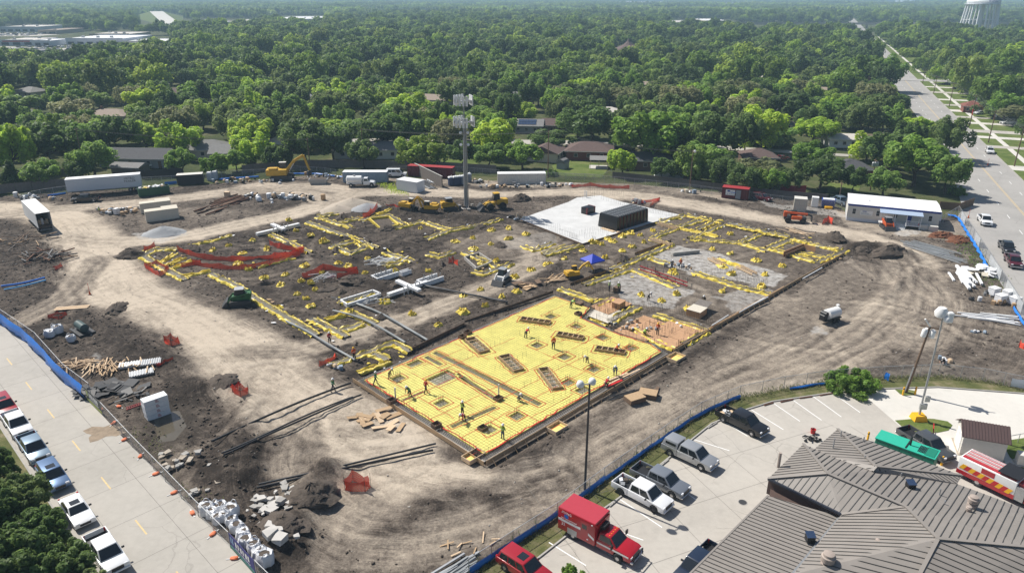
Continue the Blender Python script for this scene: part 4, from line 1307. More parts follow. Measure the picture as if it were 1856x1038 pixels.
for(tx,ty,tr)in TREES:
 ok&=(P[:,0]-tx)**2+(P[:,1]-ty)**2>(tr*0.85+1.5)**2
ok&=(rg.rand(len(P))<0.95)
P=P[ok]
P=P[np.argsort(P[:,1]**2+P[:,0]**2)]
inview=np.abs(P[:,0])<P[:,1]*0.735+4
near=P[inview][:236]
LANDM=[(-118,158,'the long white trailer'),(-75,180,'the black container'),(-50,190,'the yellow excavator'),(-30,190,'the blue-grey container'),(-8,165,'the antenna mast'),(8,185,'the long white container'),(22,200,'the brown-roofed brick house'),(50,185,'the white garage'),(72,165,'the red site hut'),(98,160,'the office trailer'),(130,210,'the right road')]
SZ={0:'small',1:'medium',2:'tall'}
for i,(x,y)in enumerate(near):
 k=rg.choice(list('dddmmmllgo'),p=[.15,.13,.12,.13,.12,.1,.09,.06,.05,.05])
 dd=rg.uniform(10.5,19);hh=rg.uniform(7,14)
 c,nn_=TONE[k]
 ang=math.atan2(x,y)
 lm=min(LANDM,key=lambda q:abs(math.atan2(q[0],q[1])-ang))
 depth_=math.hypot(x,y)-math.hypot(lm[0],lm[1])
 where='close behind' if depth_<30 else 'one row beyond' if depth_<60 else 'two rows beyond' if depth_<90 else 'far back beyond' if depth_<130 else 'deep in woodland beyond'
 side='left of' if math.atan2(lm[0],lm[1])-ang>0.025 else 'right of' if ang-math.atan2(lm[0],lm[1])>0.025 else 'in line with'
 plant(k,i,(x,y,-0.1),dd,hh,' '.join((f'{SZ[int(min(2, (hh - 7.5) / 1.85))]} {c} {nn_} {where} and {side} {lm[2]}' if side!='in line with' else f'{SZ[int(min(2, (hh - 7.5) / 1.85))]} {c} {nn_} {where} {lm[2]}').replace(' and left of',', left of').replace(' and right of',', right of').split()[:16]),'trees of the neighbourhood behind the site')
rest=np.concatenate([P[inview][236:],P[~inview]])
def lib_tree(name,seed,kind,n,leaf,diam,height,nl):
 me,cen,rad=crown_mesh(name,seed,n,kind,leaf,'leaf_any',nl,diam/2,height)
 return bpy.data.objects.new(name,me)
lib=bpy.data.collections.new('tree_library')
for i in range(8):
 lib.objects.link(lib_tree('far_tree_%02d'%i,300+i,('dome','tall','dome','open')[i%4],2400,0.5,14.5,11,34))
def grove(name,seed):
 rg_=np.random.RandomState(seed)
 Vs,Ts=[],[]
 for k in range(38):
  P_,d_,t_,_,_=crown_points(rg_,95,'dome',7)
  dd,hh=rg_.uniform(11,18),rg_.uniform(8,13)
  o=np.array([rg_.uniform(-40,40),rg_.uniform(-40,40),0])
  P_=P_*np.array([dd/2,dd/2,hh])+o
  nn2=d_+rg_.normal(scale=0.4,size=d_.shape);nn2/=np.linalg.norm(nn2,axis=1)[:,None]
  u=np.cross(nn2,rg_.normal(size=nn2 .shape));u/=np.linalg.norm(u,axis=1)[:,None];v=np.cross(nn2,u)
  s=1.9*rg_.uniform(0.6,1.3,len(P_))[:,None]
  Vs.append(np.stack([P_-u*s,P_-v*s*0.7,P_+u*s,P_+v*s*0.7],1).reshape(-1,3))
  Ts.append(np.full(len(P_)*4,rg_.rand())*0.7+np.repeat(t_,4)*0.3)
 V_=np.concatenate(Vs)
 return bpy.data.objects.new(name,np_mesh(name,V_,np.arange(len(V_)).reshape(-1,4),'leaf_any',{'tone':np.concatenate(Ts)},False))
lib2=bpy.data.collections.new('grove_library')
for i in range(4):
 lib2 .objects.link(grove('far_grove_%02d'%i,400+i))
def instancer(name,pts,coll,nvar,smin,smax,label,seed):
 rg_=np.random.RandomState(seed)
 me=bpy.data.meshes.new(name)
 me.vertices.add(len(pts))
 me.vertices.foreach_set('co',np.concatenate([pts,np.full((len(pts),1),-0.2)],1).astype(np.float32).ravel())
 a=me.attributes.new('idx','INT','POINT');a.data.foreach_set('value',rg_.randint(0,nvar,len(pts)).astype(np.int32))
 a=me.attributes.new('spin','FLOAT_VECTOR','POINT')
 sp=np.zeros((len(pts),3),np.float32);sp[:,2]=rg_.rand(len(pts))*6.283;a.data.foreach_set('vector',sp.ravel())
 a=me.attributes.new('size','FLOAT_VECTOR','POINT')
 s1=rg_.uniform(smin,smax,len(pts));sv=np.stack([s1,s1,s1*rg_.uniform(0.65,1.3,len(pts))],1).astype(np.float32);a.data.foreach_set('vector',sv.ravel())
 o=tag(link(name,me),label,'trees',None,'stuff')
 ng=bpy.data.node_groups.new(name,'GeometryNodeTree')
 ng.interface.new_socket('Geometry',in_out='INPUT',socket_type='NodeSocketGeometry')
 ng.interface.new_socket('Geometry',in_out='OUTPUT',socket_type='NodeSocketGeometry')
 N,L=ng.nodes,ng.links
 gi=N.new('NodeGroupInput');go=N.new('NodeGroupOutput')
 ip=N.new('GeometryNodeInstanceOnPoints');ci_=N.new('GeometryNodeCollectionInfo')
 ci_.inputs['Collection'].default_value=coll
 ci_.inputs['Separate Children'].default_value=True;ci_.inputs['Reset Children'].default_value=True
 def na(nm,ty):
  k=N.new('GeometryNodeInputNamedAttribute');k.data_type=ty;k.inputs[0].default_value=nm
  return k.outputs[0]
 L.new(gi.outputs[0],ip.inputs['Points']);L.new(ci_.outputs[0],ip.inputs['Instance'])
 ip.inputs['Pick Instance'].default_value=True
 L.new(na('idx','INT'),ip.inputs['Instance Index'])
 e2r=N.new('FunctionNodeEulerToRotation');L.new(na('spin','FLOAT_VECTOR'),e2r.inputs[0]);L.new(e2r.outputs[0],ip.inputs['Rotation'])
 L.new(na('size','FLOAT_VECTOR'),ip.inputs['Scale'])
 L.new(ip.outputs[0],go.inputs[0])
 md=o.modifiers.new('scatter','NODES');md.node_group=ng
 return o
instancer('woodland',rest,lib,8,0.62,1.45,'mass of green suburban treetops stretching into the distance',1)
P2=jitter_grid(1745,12000,62,80)
ok=clear_of(P2[:,0],P2[:,1],12)&(vnoise(P2[:,0],P2[:,1],500,3)>0.16)
instancer('distant_woodland',P2[ok],lib2,4,0.85,1.2,'hazy far woodland running to the horizon',2)
# ------------------------------------------------------------------ foundations
ZS=0.35
U1=(G(1530,462)-G(880,843));U1 .z=0;U1 .normalize()
V1=V3((-U1 .y,U1 .x,0))
def rpx(x,y,a,b,ang=None,z=ZS):
 c=G(x,y,z);u=U1 if ang is None else V3((math.cos(ang),math.sin(ang),0));v=V3((-u.y,u.x,0))
 return [c-u*a/2-v*b/2,c+u*a/2-v*b/2,c+u*a/2+v*b/2,c-u*a/2+v*b/2]
def strip_rect(p,q,w,z=ZS):
 a,b=G(*p,z),G(*q,z);d=(b-a).normalized();s=V3((-d.y,d.x,0))*w/2
 return [a-s,b-s,b+s,a+s]
slab=tng('slab_bed','bright yellow membrane slab bed with red taped seams and rebar grid','slab',(0,0,0))
OUT=gp([(645,688),(878,833),(1211,638),(1188,621),(1128,603),(1063,575),(1080,557),(1005,532)],ZS)
pads=[rpx(x,y,1.5,1.3)for x,y in ((722,685),(800,730),(886,778),(973,625),(998,573),(1044,591),(1092,611),(1143,630),(1023,646),(1076,668),(1029,692),(937,753),(1156,661),(950,557))]
pads+=[rpx(803,684,3.6,2.4),rpx(752,658,2.0,1.2),rpx(775,752,1.6,1.0),rpx(1056,706,1.8,1.2)]
trenches=[strip_rect((787,638),(980,733),0.8),strip_rect((772,646),(800,661),0.7),strip_rect((828,677),(900,724),0.7),strip_rect((730,725),(768,709),0.5),strip_rect((818,773),(898,737),0.6),strip_rect((876,594),(926,611),1.8)]
frames_px=[((850,614),(880,640),1.9),((912,645),(942,674),1.9),((942,579),(1000,587),1.5),((1008,606),(1060,615),1.5),((1078,632),(1136,641),1.5),((983,668),(1012,707),1.7)]
frames=[strip_rect(p,q,w)for p,q,w in frames_px]
hol=pads+trenches+frames
OUT0=OUT
def grow(ring,g):
 out=[]
 n_=len(ring)
 for i in range(n_):
  a,b,d=ring[i-1],ring[i],ring[(i+1)%n_]
  e1=(b-a).normalized();e2=(d-b).normalized()
  n1=V3((e1 .y,-e1 .x,0));n2=V3((e2 .y,-e2 .x,0))
  k=n1+n2
  out.append(b+k*(g/max(0.3,1+n1 .dot(n2))))
 return out
OUT=grow(OUT,-0.75)
_in=grow(OUT,-0.1)
hol=[h for h in hol if ipl(np.array([p.x for p in h]),np.array([p.y for p in h]),_in).all()]
pads=[h for h in pads if h in hol]
mb=hsh([(p.x,p.y)for p in OUT],[[(p.x,p.y)for p in h]for h in hol],ZS)
pa('membrane',mb,'yellow_sheet',slab)
dm('blinding',(0.36,0.34,0.31),0.9,var=0.25,vs_=5)
pa('rim_blinding',hsh([(p.x,p.y)for p in grow(OUT0,0.02)],[[(p.x,p.y)for p in OUT]],0.12),'blinding',slab)
for h in hol:
 pa('pocket_floor',MB().poly([(p.x,p.y,0.06)for p in h]),'blinding',slab)
 # edge of the bed and the walls of its pockets
mb=MB()
for ring in [OUT]+hol:
 for p,q in zip(ring,ring[1:]+ring[:1]):
  mb.poly([(p.x,p.y,ZS),(q.x,q.y,ZS),(q.x,q.y,-0.3),(p.x,p.y,-0.3)])
pa('membrane_edge',mb,'yellow_film',slab)
def ribbon(mb,pts,w,z,jit=0.05,closed=True,m=0):
 n_=len(pts)
 rng_=range(n_)if closed else range(n_-1)
 for i in rng_:
  p,q=pts[i],pts[(i+1)%n_]
  L=(q-p).length;k=max(1,int(L/0.9))
  d=(q-p).normalized();s=V3((-d.y,d.x,0))
  prev=p+s*rnd.uniform(-jit,jit)
  for j in range(1,k+1):
   c=p.lerp(q,j/k)+s*rnd.uniform(-jit,jit)
   dd=(c-prev).normalized();ss=V3((-dd.y,dd.x,0))*w/2
   mb.poly([(prev.x-ss.x,prev.y-ss.y,z),(c.x-ss.x,c.y-ss.y,z),(c.x+ss.x,c.y+ss.y,z),(prev.x+ss.x,prev.y+ss.y,z)],m)
   prev=c
for h in hol:
 mb=MB();ribbon(mb,grow(h,rnd.uniform(0.15,0.45)),0.12,ZS+0.012,0.12)
 pa('red_tape',mb,'red_tape',slab)
mb=MB();ribbon(mb,grow(OUT,-0.12),0.17,ZS+0.014,0.16);pa('red_tape',mb,'red_tape',slab)
o0=G(880,838,ZS)
def uv(u,v):
 p=o0+U1*u+V1*v
 return V3((p.x,p.y,ZS))
def clip_line(p,q,poly):
 """pieces of segment pq inside a polygon (2D)"""
 ts=[0.0,1.0]
 dx,dy=q.x-p.x,q.y-p.y
 for a,b in zip(poly,poly[1:]+poly[:1]):
  ex,ey=b.x-a.x,b.y-a.y
  den=dx*ey-dy*ex
  if abs(den)<1e-9:continue
  t=((a.x-p.x)*ey-(a.y-p.y)*ex)/den;s=((a.x-p.x)*dy-(a.y-p.y)*dx)/den
  if 0<=s<=1 and 0<t<1:ts.append(t)
 ts.sort()
 out=[]
 for t0,t1 in zip(ts[:-1],ts[1:]):
  if t1-t0<1e-5:continue
  mx,my=p.x+dx*(t0+t1)/2,p.y+dy*(t0+t1)/2
  if ipl(np.array([mx]),np.array([my]),poly)[0]:
   out.append((p.lerp(q,t0),p.lerp(q,t1)))
 return out
in_out=grow(OUT,-0.1)
for k,(u,v,c)in enumerate([(u,None,0)for u in (3.2,6.4,9.6,12.6,15.8,18.9,22.2,25.3,28.4,31.5)]+[(None,v,0)for v in (2.6,5.2,7.9,10.4,13.1,15.8,18.4,21.0)]):
 p,q=(uv(u,-5),uv(u,45))if v is None else (uv(-5,v),uv(50,v))
 for a,b in clip_line(p,q,in_out):
  if (b-a).length<2:continue
  L=(b-a).length
  n_=max(1,int(L/7))
  for j in range(n_):
   if rnd.random()<0.42:
    mb=MB();ribbon(mb,[a.lerp(b,j/n_),a.lerp(b,(j+0.92)/n_)],0.08,ZS+0.011,0.10,False);pa('red_tape',mb,'red_tape',slab)
    # reinforcement mat: thin bars both ways
mb=MB()
for i in range(-2,130):
 for a,b in clip_line(uv(i*0.42,-8),uv(i*0.42,48),in_out):mb.bar(a+V3((0,0,0.045)),b+V3((0,0,0.045)),0.022)
 for a,b in clip_line(uv(-8,i*0.42),uv(52,i*0.42),in_out):mb.bar(a+V3((0,0,0.066)),b+V3((0,0,0.066)),0.022)
pa('rebar_mat',mb,mat('rebar_yellowed',(0.48,0.43,0.13),0.6,0.0,var=0.4),slab,kind='stuff')
def dowels(mb,a,b,n_,h,r=0.012,jit=0.05):
 for k in range(n_):
  p=a.lerp(b,(k+rnd.uniform(-.2,.2))/max(1,n_-1))
  mb.bar(p,p+V3((rnd.uniform(-jit,jit),rnd.uniform(-jit,jit),h*rnd.uniform(0.8,1.1))),r*2)
  # cages in the trenches and pads, dowels round the rim
mb=MB()
for h in pads:
 z_=0.18
 c=sum(h,V3())/4
 for i in range(6):
  f_=i/5
  mb.bar(h[0].lerp(h[1],f_)-V3((0,0,z_)),h[3].lerp(h[2],f_)-V3((0,0,z_)),0.03)
  mb.bar(h[0].lerp(h[3],f_)-V3((0,0,z_-.03)),h[1].lerp(h[2],f_)-V3((0,0,z_-.03)),0.03)
 for k in range(7):
  a=k*0.9;p=c+V3((math.cos(a)*0.3,math.sin(a)*0.3,-0.3));mb.bar(p,p+V3((0,0,1.35)),0.024)
for h in trenches:
 for i in range(4):
  f_=0.15+i*0.23
  mb.bar(h[0].lerp(h[3],f_)-V3((0,0,0.05)),h[1].lerp(h[2],f_)-V3((0,0,0.05)),0.035)
 n_=int((h[1]-h[0]).length/0.3)
 for i in range(n_):
  f_=i/n_;mb.bar(h[0].lerp(h[1],f_)-V3((0,0,0.03)),h[3].lerp(h[2],f_)-V3((0,0,0.03)),0.03)
pa('pocket_cages',mb,mat('rebar_grey',(0.24,0.23,0.215),0.6,0.3,var=0.2),slab,kind='stuff')
mb=MB()
rim=grow(OUT0,-0.35)
for off in (0.12,0.3,0.48,0.66):
 rr_=grow(OUT0,-off)
 for i in range(len(rr_)):mb.bar(rr_[i]-V3((0,0,.1)),rr_[(i+1)%len(rr_)]-V3((0,0,.1)),0.035)
ri_,ro_=grow(OUT0,-0.68),grow(OUT0,-0.1)
for i in range(len(ri_)):
 a,b,c,d=ri_[i],ri_[(i+1)%len(ri_)],ro_[(i+1)%len(ri_)],ro_[i]
 k_=int((b-a).length/0.3)
 for j in range(k_):mb.bar(a.lerp(b,j/k_)-V3((0,0,.07)),d.lerp(c,j/k_)-V3((0,0,.07)),0.03)
for i in range(len(rim)):
 a,b=rim[i],rim[(i+1)%len(rim)]
 dowels(mb,a,b,int((b-a).length/0.55),0.95)
for v in (3.0,7.8,13.2,18.4):
 for u0,u1 in ((1,9),(14,20),(24,31)):
  a,b=uv(u0,v),uv(u1,v)
  if ipl(np.array([a.x,b.x]),np.array([a.y,b.y]),OUT).all():dowels(mb,a,b,int((u1-u0)/0.8),0.9)
pa('rim_dowels',mb,'rebar',slab,kind='stuff')
# wooden frames with cross ties standing in the pockets
for(p,q,w),h in zip(frames_px,frames):
 a,b,c,d=[v-V3((0,0,0.05))for v in grow(h,-0.22)]
 for e,f_ in ((a,b),(b,c),(c,d),(d,a)):
  pa('form_board',MB().bar(e+V3((0,0,0.12)),f_+V3((0,0,0.12)),0.06,0.55),'wood',slab)
 n_=5
 for i in range(1,n_):
  pa('cross_tie',MB().bar(a.lerp(b,i/n_)+V3((0,0,0.34)),d.lerp(c,i/n_)+V3((0,0,0.34)),0.12,0.06),'wood',slab)
 mb=MB()
 for i in range(9):
  x=a.lerp(b,0.06+i*0.11);y=d.lerp(c,0.06+i*0.11)
  mb.bar(x.lerp(y,0.2)-V3((0,0,.15)),x.lerp(y,0.8)-V3((0,0,.15)),0.04)
  mb.bar(x.lerp(y,0.35)-V3((0,0,.15)),x.lerp(y,0.35)+V3((0,0,.5)),0.03)
 pa('cage',mb,'rebar',slab,kind='stuff')
for x,y in ((710,728),(791,772),(903,724),(838,612),(848,604),(1048,570),(875,778)):
 r_=rpx(x,y,0.9,0.8)
 for e,f_ in zip(r_,r_[1:]+r_[:1]):
  pa('form_board',MB().bar(e+V3((0,0,0.15)),f_+V3((0,0,0.15)),0.05,0.5),'wood_dark',slab)
for x,y in ((717,722),(904,716)):
 p=G(x,y,ZS);pa('standpipe',MB().tube(p,p+V3((0,0,1.5)),0.09,10),'pipe_white',slab,smooth=50)
 # form boards along the outer edge, in planks with raking braces
def form_edge(parent,a,b,h=0.6,z=0.0,side=1,brace=True,mt='wood',plank=4.9,tb=0.05):
 L=(b-a).length;d=(b-a).normalized();s=V3((d.y,-d.x,0))*side
 n_=max(1,int(round(L/plank)))
 for k in range(n_):
  p=a+d*(L*k/n_+0.02)+s*rnd.uniform(0,0.05);q=a+d*(L*(k+1)/n_-0.02)+s*rnd.uniform(0,0.05)
  p.z=q.z=z+h/2+rnd.uniform(-0.03,0.03)
  pa('form_board',MB().bar(p,q,tb,h),mt,parent)
 if brace:
  for k in range(int(L/1.6)):
   p=a+d*(0.8+k*1.6)
   pa('brace',MB().bar((p.x+s.x*0.06,p.y+s.y*0.06,z+h*0.85),(p.x+s.x*0.75,p.y+s.y*0.75,z-0.15),0.05,0.09),mt,parent)
form_edge(slab,G(881,842,0),G(1215,646,0),0.62,-0.12,1)
form_edge(slab,G(640,690,0),G(877,842,0),0.55,-0.12,1,False,'wood')
form_edge(slab,G(742,637,0),G(842,589,0),0.5,-0.1,-1,True,'wood_dark')
form_edge(slab,G(842,585,0),G(1003,530,0),0.5,-0.1,-1,True,'wood_dark')
# stepped boxes on the outer edge
for x,y,w,d_ in ((858,826,2.2,1.3),(1225,648,2.2,1.6),(1010,775,2.0,1.4)):
 r_=rpx(x,y,w,d_,None,0.2)
 for e,f_ in zip(r_,r_[1:]+r_[:1]):
  pa('form_board',MB().bar(e,f_,0.06,0.5),'wood_pale',slab)
 pa('pocket_bed',MB().poly([(p.x,p.y,0.12)for p in r_]),'yellow_sheet',slab)
 mb=MB();ribbon(mb,grow(r_,-0.3),0.08,0.135,0.06);pa('red_tape',mb,'red_tape',slab)
 # planks and a white pipe lying along the right edge
pa('plank',MB().bar(G(1095,692,ZS+.05),G(1138,675,ZS+.05),0.3,0.06),'wood_pale',slab)
pa('plank',MB().bar(G(1098,698,ZS+.05),G(1160,668,ZS+.05),0.22,0.05),'wood_pale',slab)
pa('red_strip',MB().bar(G(1100,700,ZS+.03),G(1128,688,ZS+.03),0.3,0.04),'red_tape',slab)
# ------------------------------------------------------------------ finished white slab with the black-wrapped block
WS=gp([(942,397),(975,385),(1030,366),(1046,358),(1088,354),(1128,366),(1232,389),(1190,401),(1056,441)],0.2)
wsl=tng('white_slab','large finished white concrete slab behind the blue tent','slab',(0,0,0))
mb=MB();mb.prism([(p.x,p.y)for p in reversed(WS)],-0.3,0.2);pa('concrete_slab',mb,'new_slab',wsl)
mb=MB()
for a,b,n_ in (((955,404),(1050,436),34),((1032,430),(1046,434),10),((1050,426),(1094,414),16),((960,398),(1040,424),26),((1176,385),(1225,392),18),((1180,380),(1222,387),14),((1090,362),(1130,372),10),((1055,362),(1085,356),9),((1060,432),(1110,418),14),((1125,372),(1150,378),8)):
 dowels(mb,G(*a,0.2),G(*b,0.2),n_,1.15,0.011)
pa('dowels',mb,'rebar',wsl,kind='stuff')
for x,y in ((1060,357),(1063,358)):
 p=G(x,y,0.2);pa('standpipe',MB().tube(p,p+V3((0,0,1.6)),0.1,8),'pipe_white',wsl)
form_edge(wsl,G(1056,444,0),G(1190,404,0),0.35,-0.05,1,False,'wood_dark')
form_edge(wsl,G(944,400,0),G(1056,444,0),0.35,-0.05,1,False,'wood_dark')
a,b,c=G(1090,416,0.2),G(1118,420,0.2),G(1175,402,0.2)
bu=(c-b).normalized();bL=(c-b).length;bv=V3((-bu.y,bu.x,0));bW=5.2;bH=2.9
t=tng('wrapped_block','long black-plastic-wrapped stack with lattice top on the white slab','wrapped stack',(b.x,b.y,0.2),math.atan2(bu.y,bu.x))
pa('film',MB().hexa([(0,0,0.02),(bL,0,0.02),(bL,bW,0.02),(0,bW,0.02),(0.25,0.15,bH),(bL-0.1,0.15,bH+.05),(bL-0.1,bW-0.15,bH+.05),(0.25,bW-0.15,bH)]),'black_film',t,smooth=30,bevel=0.2,seg=2)
for i in range(15):
 x=0.6+i*(bL-1)/14;pa('top_bar',MB().box(x-0.07,x+0.07,0.2,bW-0.2,bH+0.06,bH+0.12),'galv',t)
for j in range(4):
 y=0.7+j*(bW-1.4)/3;pa('top_bar',MB().box(0.4,bL-0.3,y-0.06,y+0.06,bH+0.125,bH+0.18),'galv',t)
for i in range(9):
 x=0.9+i*(bL-1.4)/8;pa('strap',MB().box(x-0.04,x+0.04,-0.03,0.12,0.1,bH-0.1),'maroon',t)
pa('pallet',MB().box(-0.5,bL*0.2,-0.6,-0.1,0.0,0.14).box(-0.9,-0.15,0.3,bW*0.7,0,0.14),'wood_pale',t)
p=G(1066,386,0.2)
t=tng('wrapped_block','small black-plastic-wrapped crate standing alone on the white slab','wrapped stack',p,math.atan2(bu.y,bu.x))
pa('film',MB().box(-1.4,1.4,-0.9,0.9,0.02,1.5),'black_film',t,smooth=30,bevel=0.12,seg=2)
pa('strap',MB().box(-1.42,-1.1,-0.92,-0.6,0.05,1.5),'maroon',t)
pa('strap',MB().box(0.9,1.2,-0.93,0.93,0.05,1.52),'maroon',t)
# ------------------------------------------------------------------ yellow-lined grade beams
WAV=random.Random(77)
def beam(px,w=0.55,label='',hgt_=0.42,cage=True,group='yellow-lined grade beams',bed='rebar_grey_bed'):
 pts=[V3((p.x,p.y,0))for p in gp(px)]
 c0=sum(pts,V3())/len(pts)
 dense=[]
 for p,q in zip(pts[:-1],pts[1:]):
  k=max(2,int((q-p).length/0.55))
  dense+=[p.lerp(q,i/k)for i in range(k)]
 dense.append(pts[-1])
 t=tng('grade_beam',label,'grade beam',(c0 .x,c0 .y,0),0,group)
 prof=[(-w-0.34,0.0),(-w-0.2,hgt_*0.55),(-w-0.05,hgt_*.8),(-w+0.08,hgt_*0.6),(-w+0.16,0.03)]
 zb=gzmax(c0 .x,c0 .y,1.5)
 for sgn in (-1,1):
  rows=[]
  for i,p in enumerate(dense):
   d=(dense[min(i+1,len(dense)-1)]-dense[max(i-1,0)]).normalized();s=V3((-d.y,d.x,0))
   gl=gz(p.x,p.y)*0.5+zb*0.5
   k1,k2=WAV.uniform(0.25,1.25),WAV.uniform(-0.14,0.14)
   rows.append([p+s*sgn*(a+k2*(1.2 if j in (0,1)else 0.5))-c0+V3((d.x,d.y,0))*WAV.uniform(-.12,.12)+V3((0,0,gl+z*k1*WAV.uniform(0.8,1.2)-(0.05 if j==0 else 0)))for j,(a,z)in enumerate(prof)])
  mb=MB();n_=len(prof)
  mb.add([p for r_ in rows for p in r_],[(i*n_+j,i*n_+j+1,(i+1)*n_+j+1,(i+1)*n_+j)for i in range(len(rows)-1)for j in range(n_-1)])
  pa('liner',mb,'yellow_film',t)
 mb=MB();mc=MB()
 for i in range(len(dense)-1):
  p,q=dense[i],dense[i+1];d=(q-p).normalized();s=V3((-d.y,d.x,0))*(w-0.1)
  z_=V3((0,0,zb+0.06))
  mb.poly([p-s-c0+z_,q-s-c0+z_,q+s-c0+z_,p+s-c0+z_])
  if cage:
   zc=V3((0,0,zb+0.3))
   for f_ in (-0.8,0,0.8):
    mc.bar(p+s*f_-c0+zc,q+s*f_-c0+zc,0.035)
   mc.bar(p-s-c0+zc,p+s-c0+zc,0.03);m2=p.lerp(q,0.5);mc.bar(m2-s-c0+zc,m2+s-c0+zc,0.03)
   if i%3==0:mc.bar(p+s*.5-c0,p+s*.5-c0+V3((0,0,zb+1.1)),0.025)
 pa('bed',mb,bed,t)
 if cage:pa('rebar_cage',mc,'rebar_grey',t,kind='stuff')
 return t
M['rebar_grey']=MATS['rebar_grey']
dm('rebar_grey_bed',(0.30,0.275,0.22),0.9,var=0.35,vs_=3)
dm('film_bed',(0.55,0.44,0.10),0.6,var=0.3,vs_=3)
BEAMS=[
([(260,466),(298,488),(336,508)],'outer left beam edge beside the dark soil mound'),([(262,465),(279,453),(322,453)],'short beam at the far left corner of the foundations'),
([(293,476),(318,461)],'first short roll inside the far left corner'),([(303,482),(333,468)],'second short roll inside the far left corner'),([(312,488),(350,473)],'third short roll inside the far left corner'),
([(328,502),(382,492)],'beam with white liner right of the far left corner'),([(383,498),(432,521),(466,545),(520,577),(574,609)],'long diagonal beam passing the green track loader'),([(343,446),(423,428)],'thin roll along the haul road at the left'),
([(574,394),(606,404),(637,413)],'beam at the back left below the stone heaps'),([(575,393),(614,388)],'short back beam below the stone heaps'),([(614,405),(655,395)],'short cross beam right of the back left beam'),
([(557,405),(620,428),(684,453)],'long diagonal beam behind the red mesh'),([(489,425),(530,442),(562,459)],'diagonal beam under the white pipe cross'),([(602,448),(637,461),(664,450),(645,440),(602,448)],'square ring of beams in the middle left'),
([(464,486),(532,468)],'beam below the long red mesh'),([(654,400),(704,391),(737,411),(714,416)],'bent beam around the deep pit behind'),([(737,411),(766,402)],'short beam right of the deep pit'),([(682,390),(709,383)],'rolled liner behind the deep pit'),
([(770,404),(816,419)],'beam right of the mini excavators'),([(772,436),(815,420),(857,413),(908,400)],'long beam leading to the white slab corner'),([(697,459),(749,475)],'beam right of the white pipe heap'),([(697,485),(730,477)],'short beam in front of the white pipe heap'),
([(775,461),(796,466),(823,458)],'bent short beam left of the dowel pit'),([(857,494),(876,498),(927,479)],'beam in front of the dowel pit'),([(840,459),(890,479),(902,486)],'beam behind the dowel pit'),
([(614,551),(676,532)],'beam along the white-lined pit'),([(564,580),(629,611)],'beam beside the worker in the red shirt'),([(589,581),(626,571)],'yellow roll behind the worker in the red shirt'),([(624,562),(680,586)],'beam crossed by the grey pipes'),([(614,601),(658,587)],'short beam closing the square by the grey pipes'),
([(600,664),(664,643),(714,624),(743,639)],'beam by the orange-vested worker left of the yellow slab'),([(669,641),(702,654)],'short cross beam left of the yellow slab'),([(649,676),(708,655)],'liner edge touching the corner of the yellow slab'),
([(948,446),(966,454),(1003,441)],'first beam of the group below the white slab'),([(984,459),(1028,446)],'middle beam of the group below the white slab'),([(986,463),(1054,446)],'front beam of the group below the white slab'),
([(1192,404),(1232,414)],'ladder-like beam right of the wrapped stack'),([(1178,434),(1218,446)],'ladder-like beam in front of the wrapped stack'),([(1181,433),(1229,414)],'beam joining the two ladder beams'),([(1198,401),(1242,391)],'beam at the right corner of the white slab'),
([(1243,391),(1311,406)],'back edge beam right of the white slab'),([(1250,434),(1312,408)],'cross beam right of the ladder beams'),([(1232,412),(1284,396)],'inner cross beam right of the white slab'),([(1266,416),(1297,403)],'short inner beam in the right pads'),([(1319,409),(1391,426)],'back edge beam of the right pads'),
([(1250,434),(1339,441),(1391,456)],'middle long beam of the right pads'),([(1342,440),(1382,424)],'short cross beam in the right pads'),([(1392,426),(1429,433)],'back edge beam near the telehandler'),([(1392,451),(1436,434)],'cross beam near the timber stair form'),([(1432,434),(1518,454)],'back edge beam at the far right corner'),
([(1393,451),(1480,476)],'front beam of the right corner pad'),([(1481,476),(1532,456)],'short end beam of the right corner'),([(1442,459),(1510,469)],'inner beam of the right corner'),
([(1152,491),(1226,521)],'beam in front of the steel benches'),([(1108,489),(1148,474),(1217,444)],'long beam left of the grey pads'),([(1256,494),(1339,521),(1400,535)],'long diagonal beam across the grey pads'),([(1058,517),(1143,489)],'beam right of the yellow mini excavator'),([(1178,469),(1212,479)],'short beam behind the steel benches'),
([(1061,574),(1102,587)],'liner along the plywood pads'),([(1103,584),(1156,558)],'beam between the plywood pads'),([(1146,599),(1221,634)],'liner between yellow slab and plywood pads'),([(1186,571),(1284,601)],'beam behind the plywood pads'),([(1239,626),(1280,604)],'end beam right of the plywood pads'),([(1078,554),(1108,543)],'short beam behind the first plywood pad'),([(1014,524),(1078,546)],'back beam along the corner of the yellow slab'),
([(1229,414),(1262,421),(1300,430)],'thin inner beam in the right pads'),([(1300,470),(1345,485)],'short liner beside the timber ladders'),
]
for px,lab in BEAMS:
 thin=any(k in lab for k in ('roll','liner','thin'))
 beam(px,0.34 if thin else WAV.uniform(0.42,0.62),'yellow-lined rebar '+lab if 'beam' in lab else 'yellow film '+lab,0.5,cage=not thin,bed='film_bed' if thin else 'rebar_grey_bed')
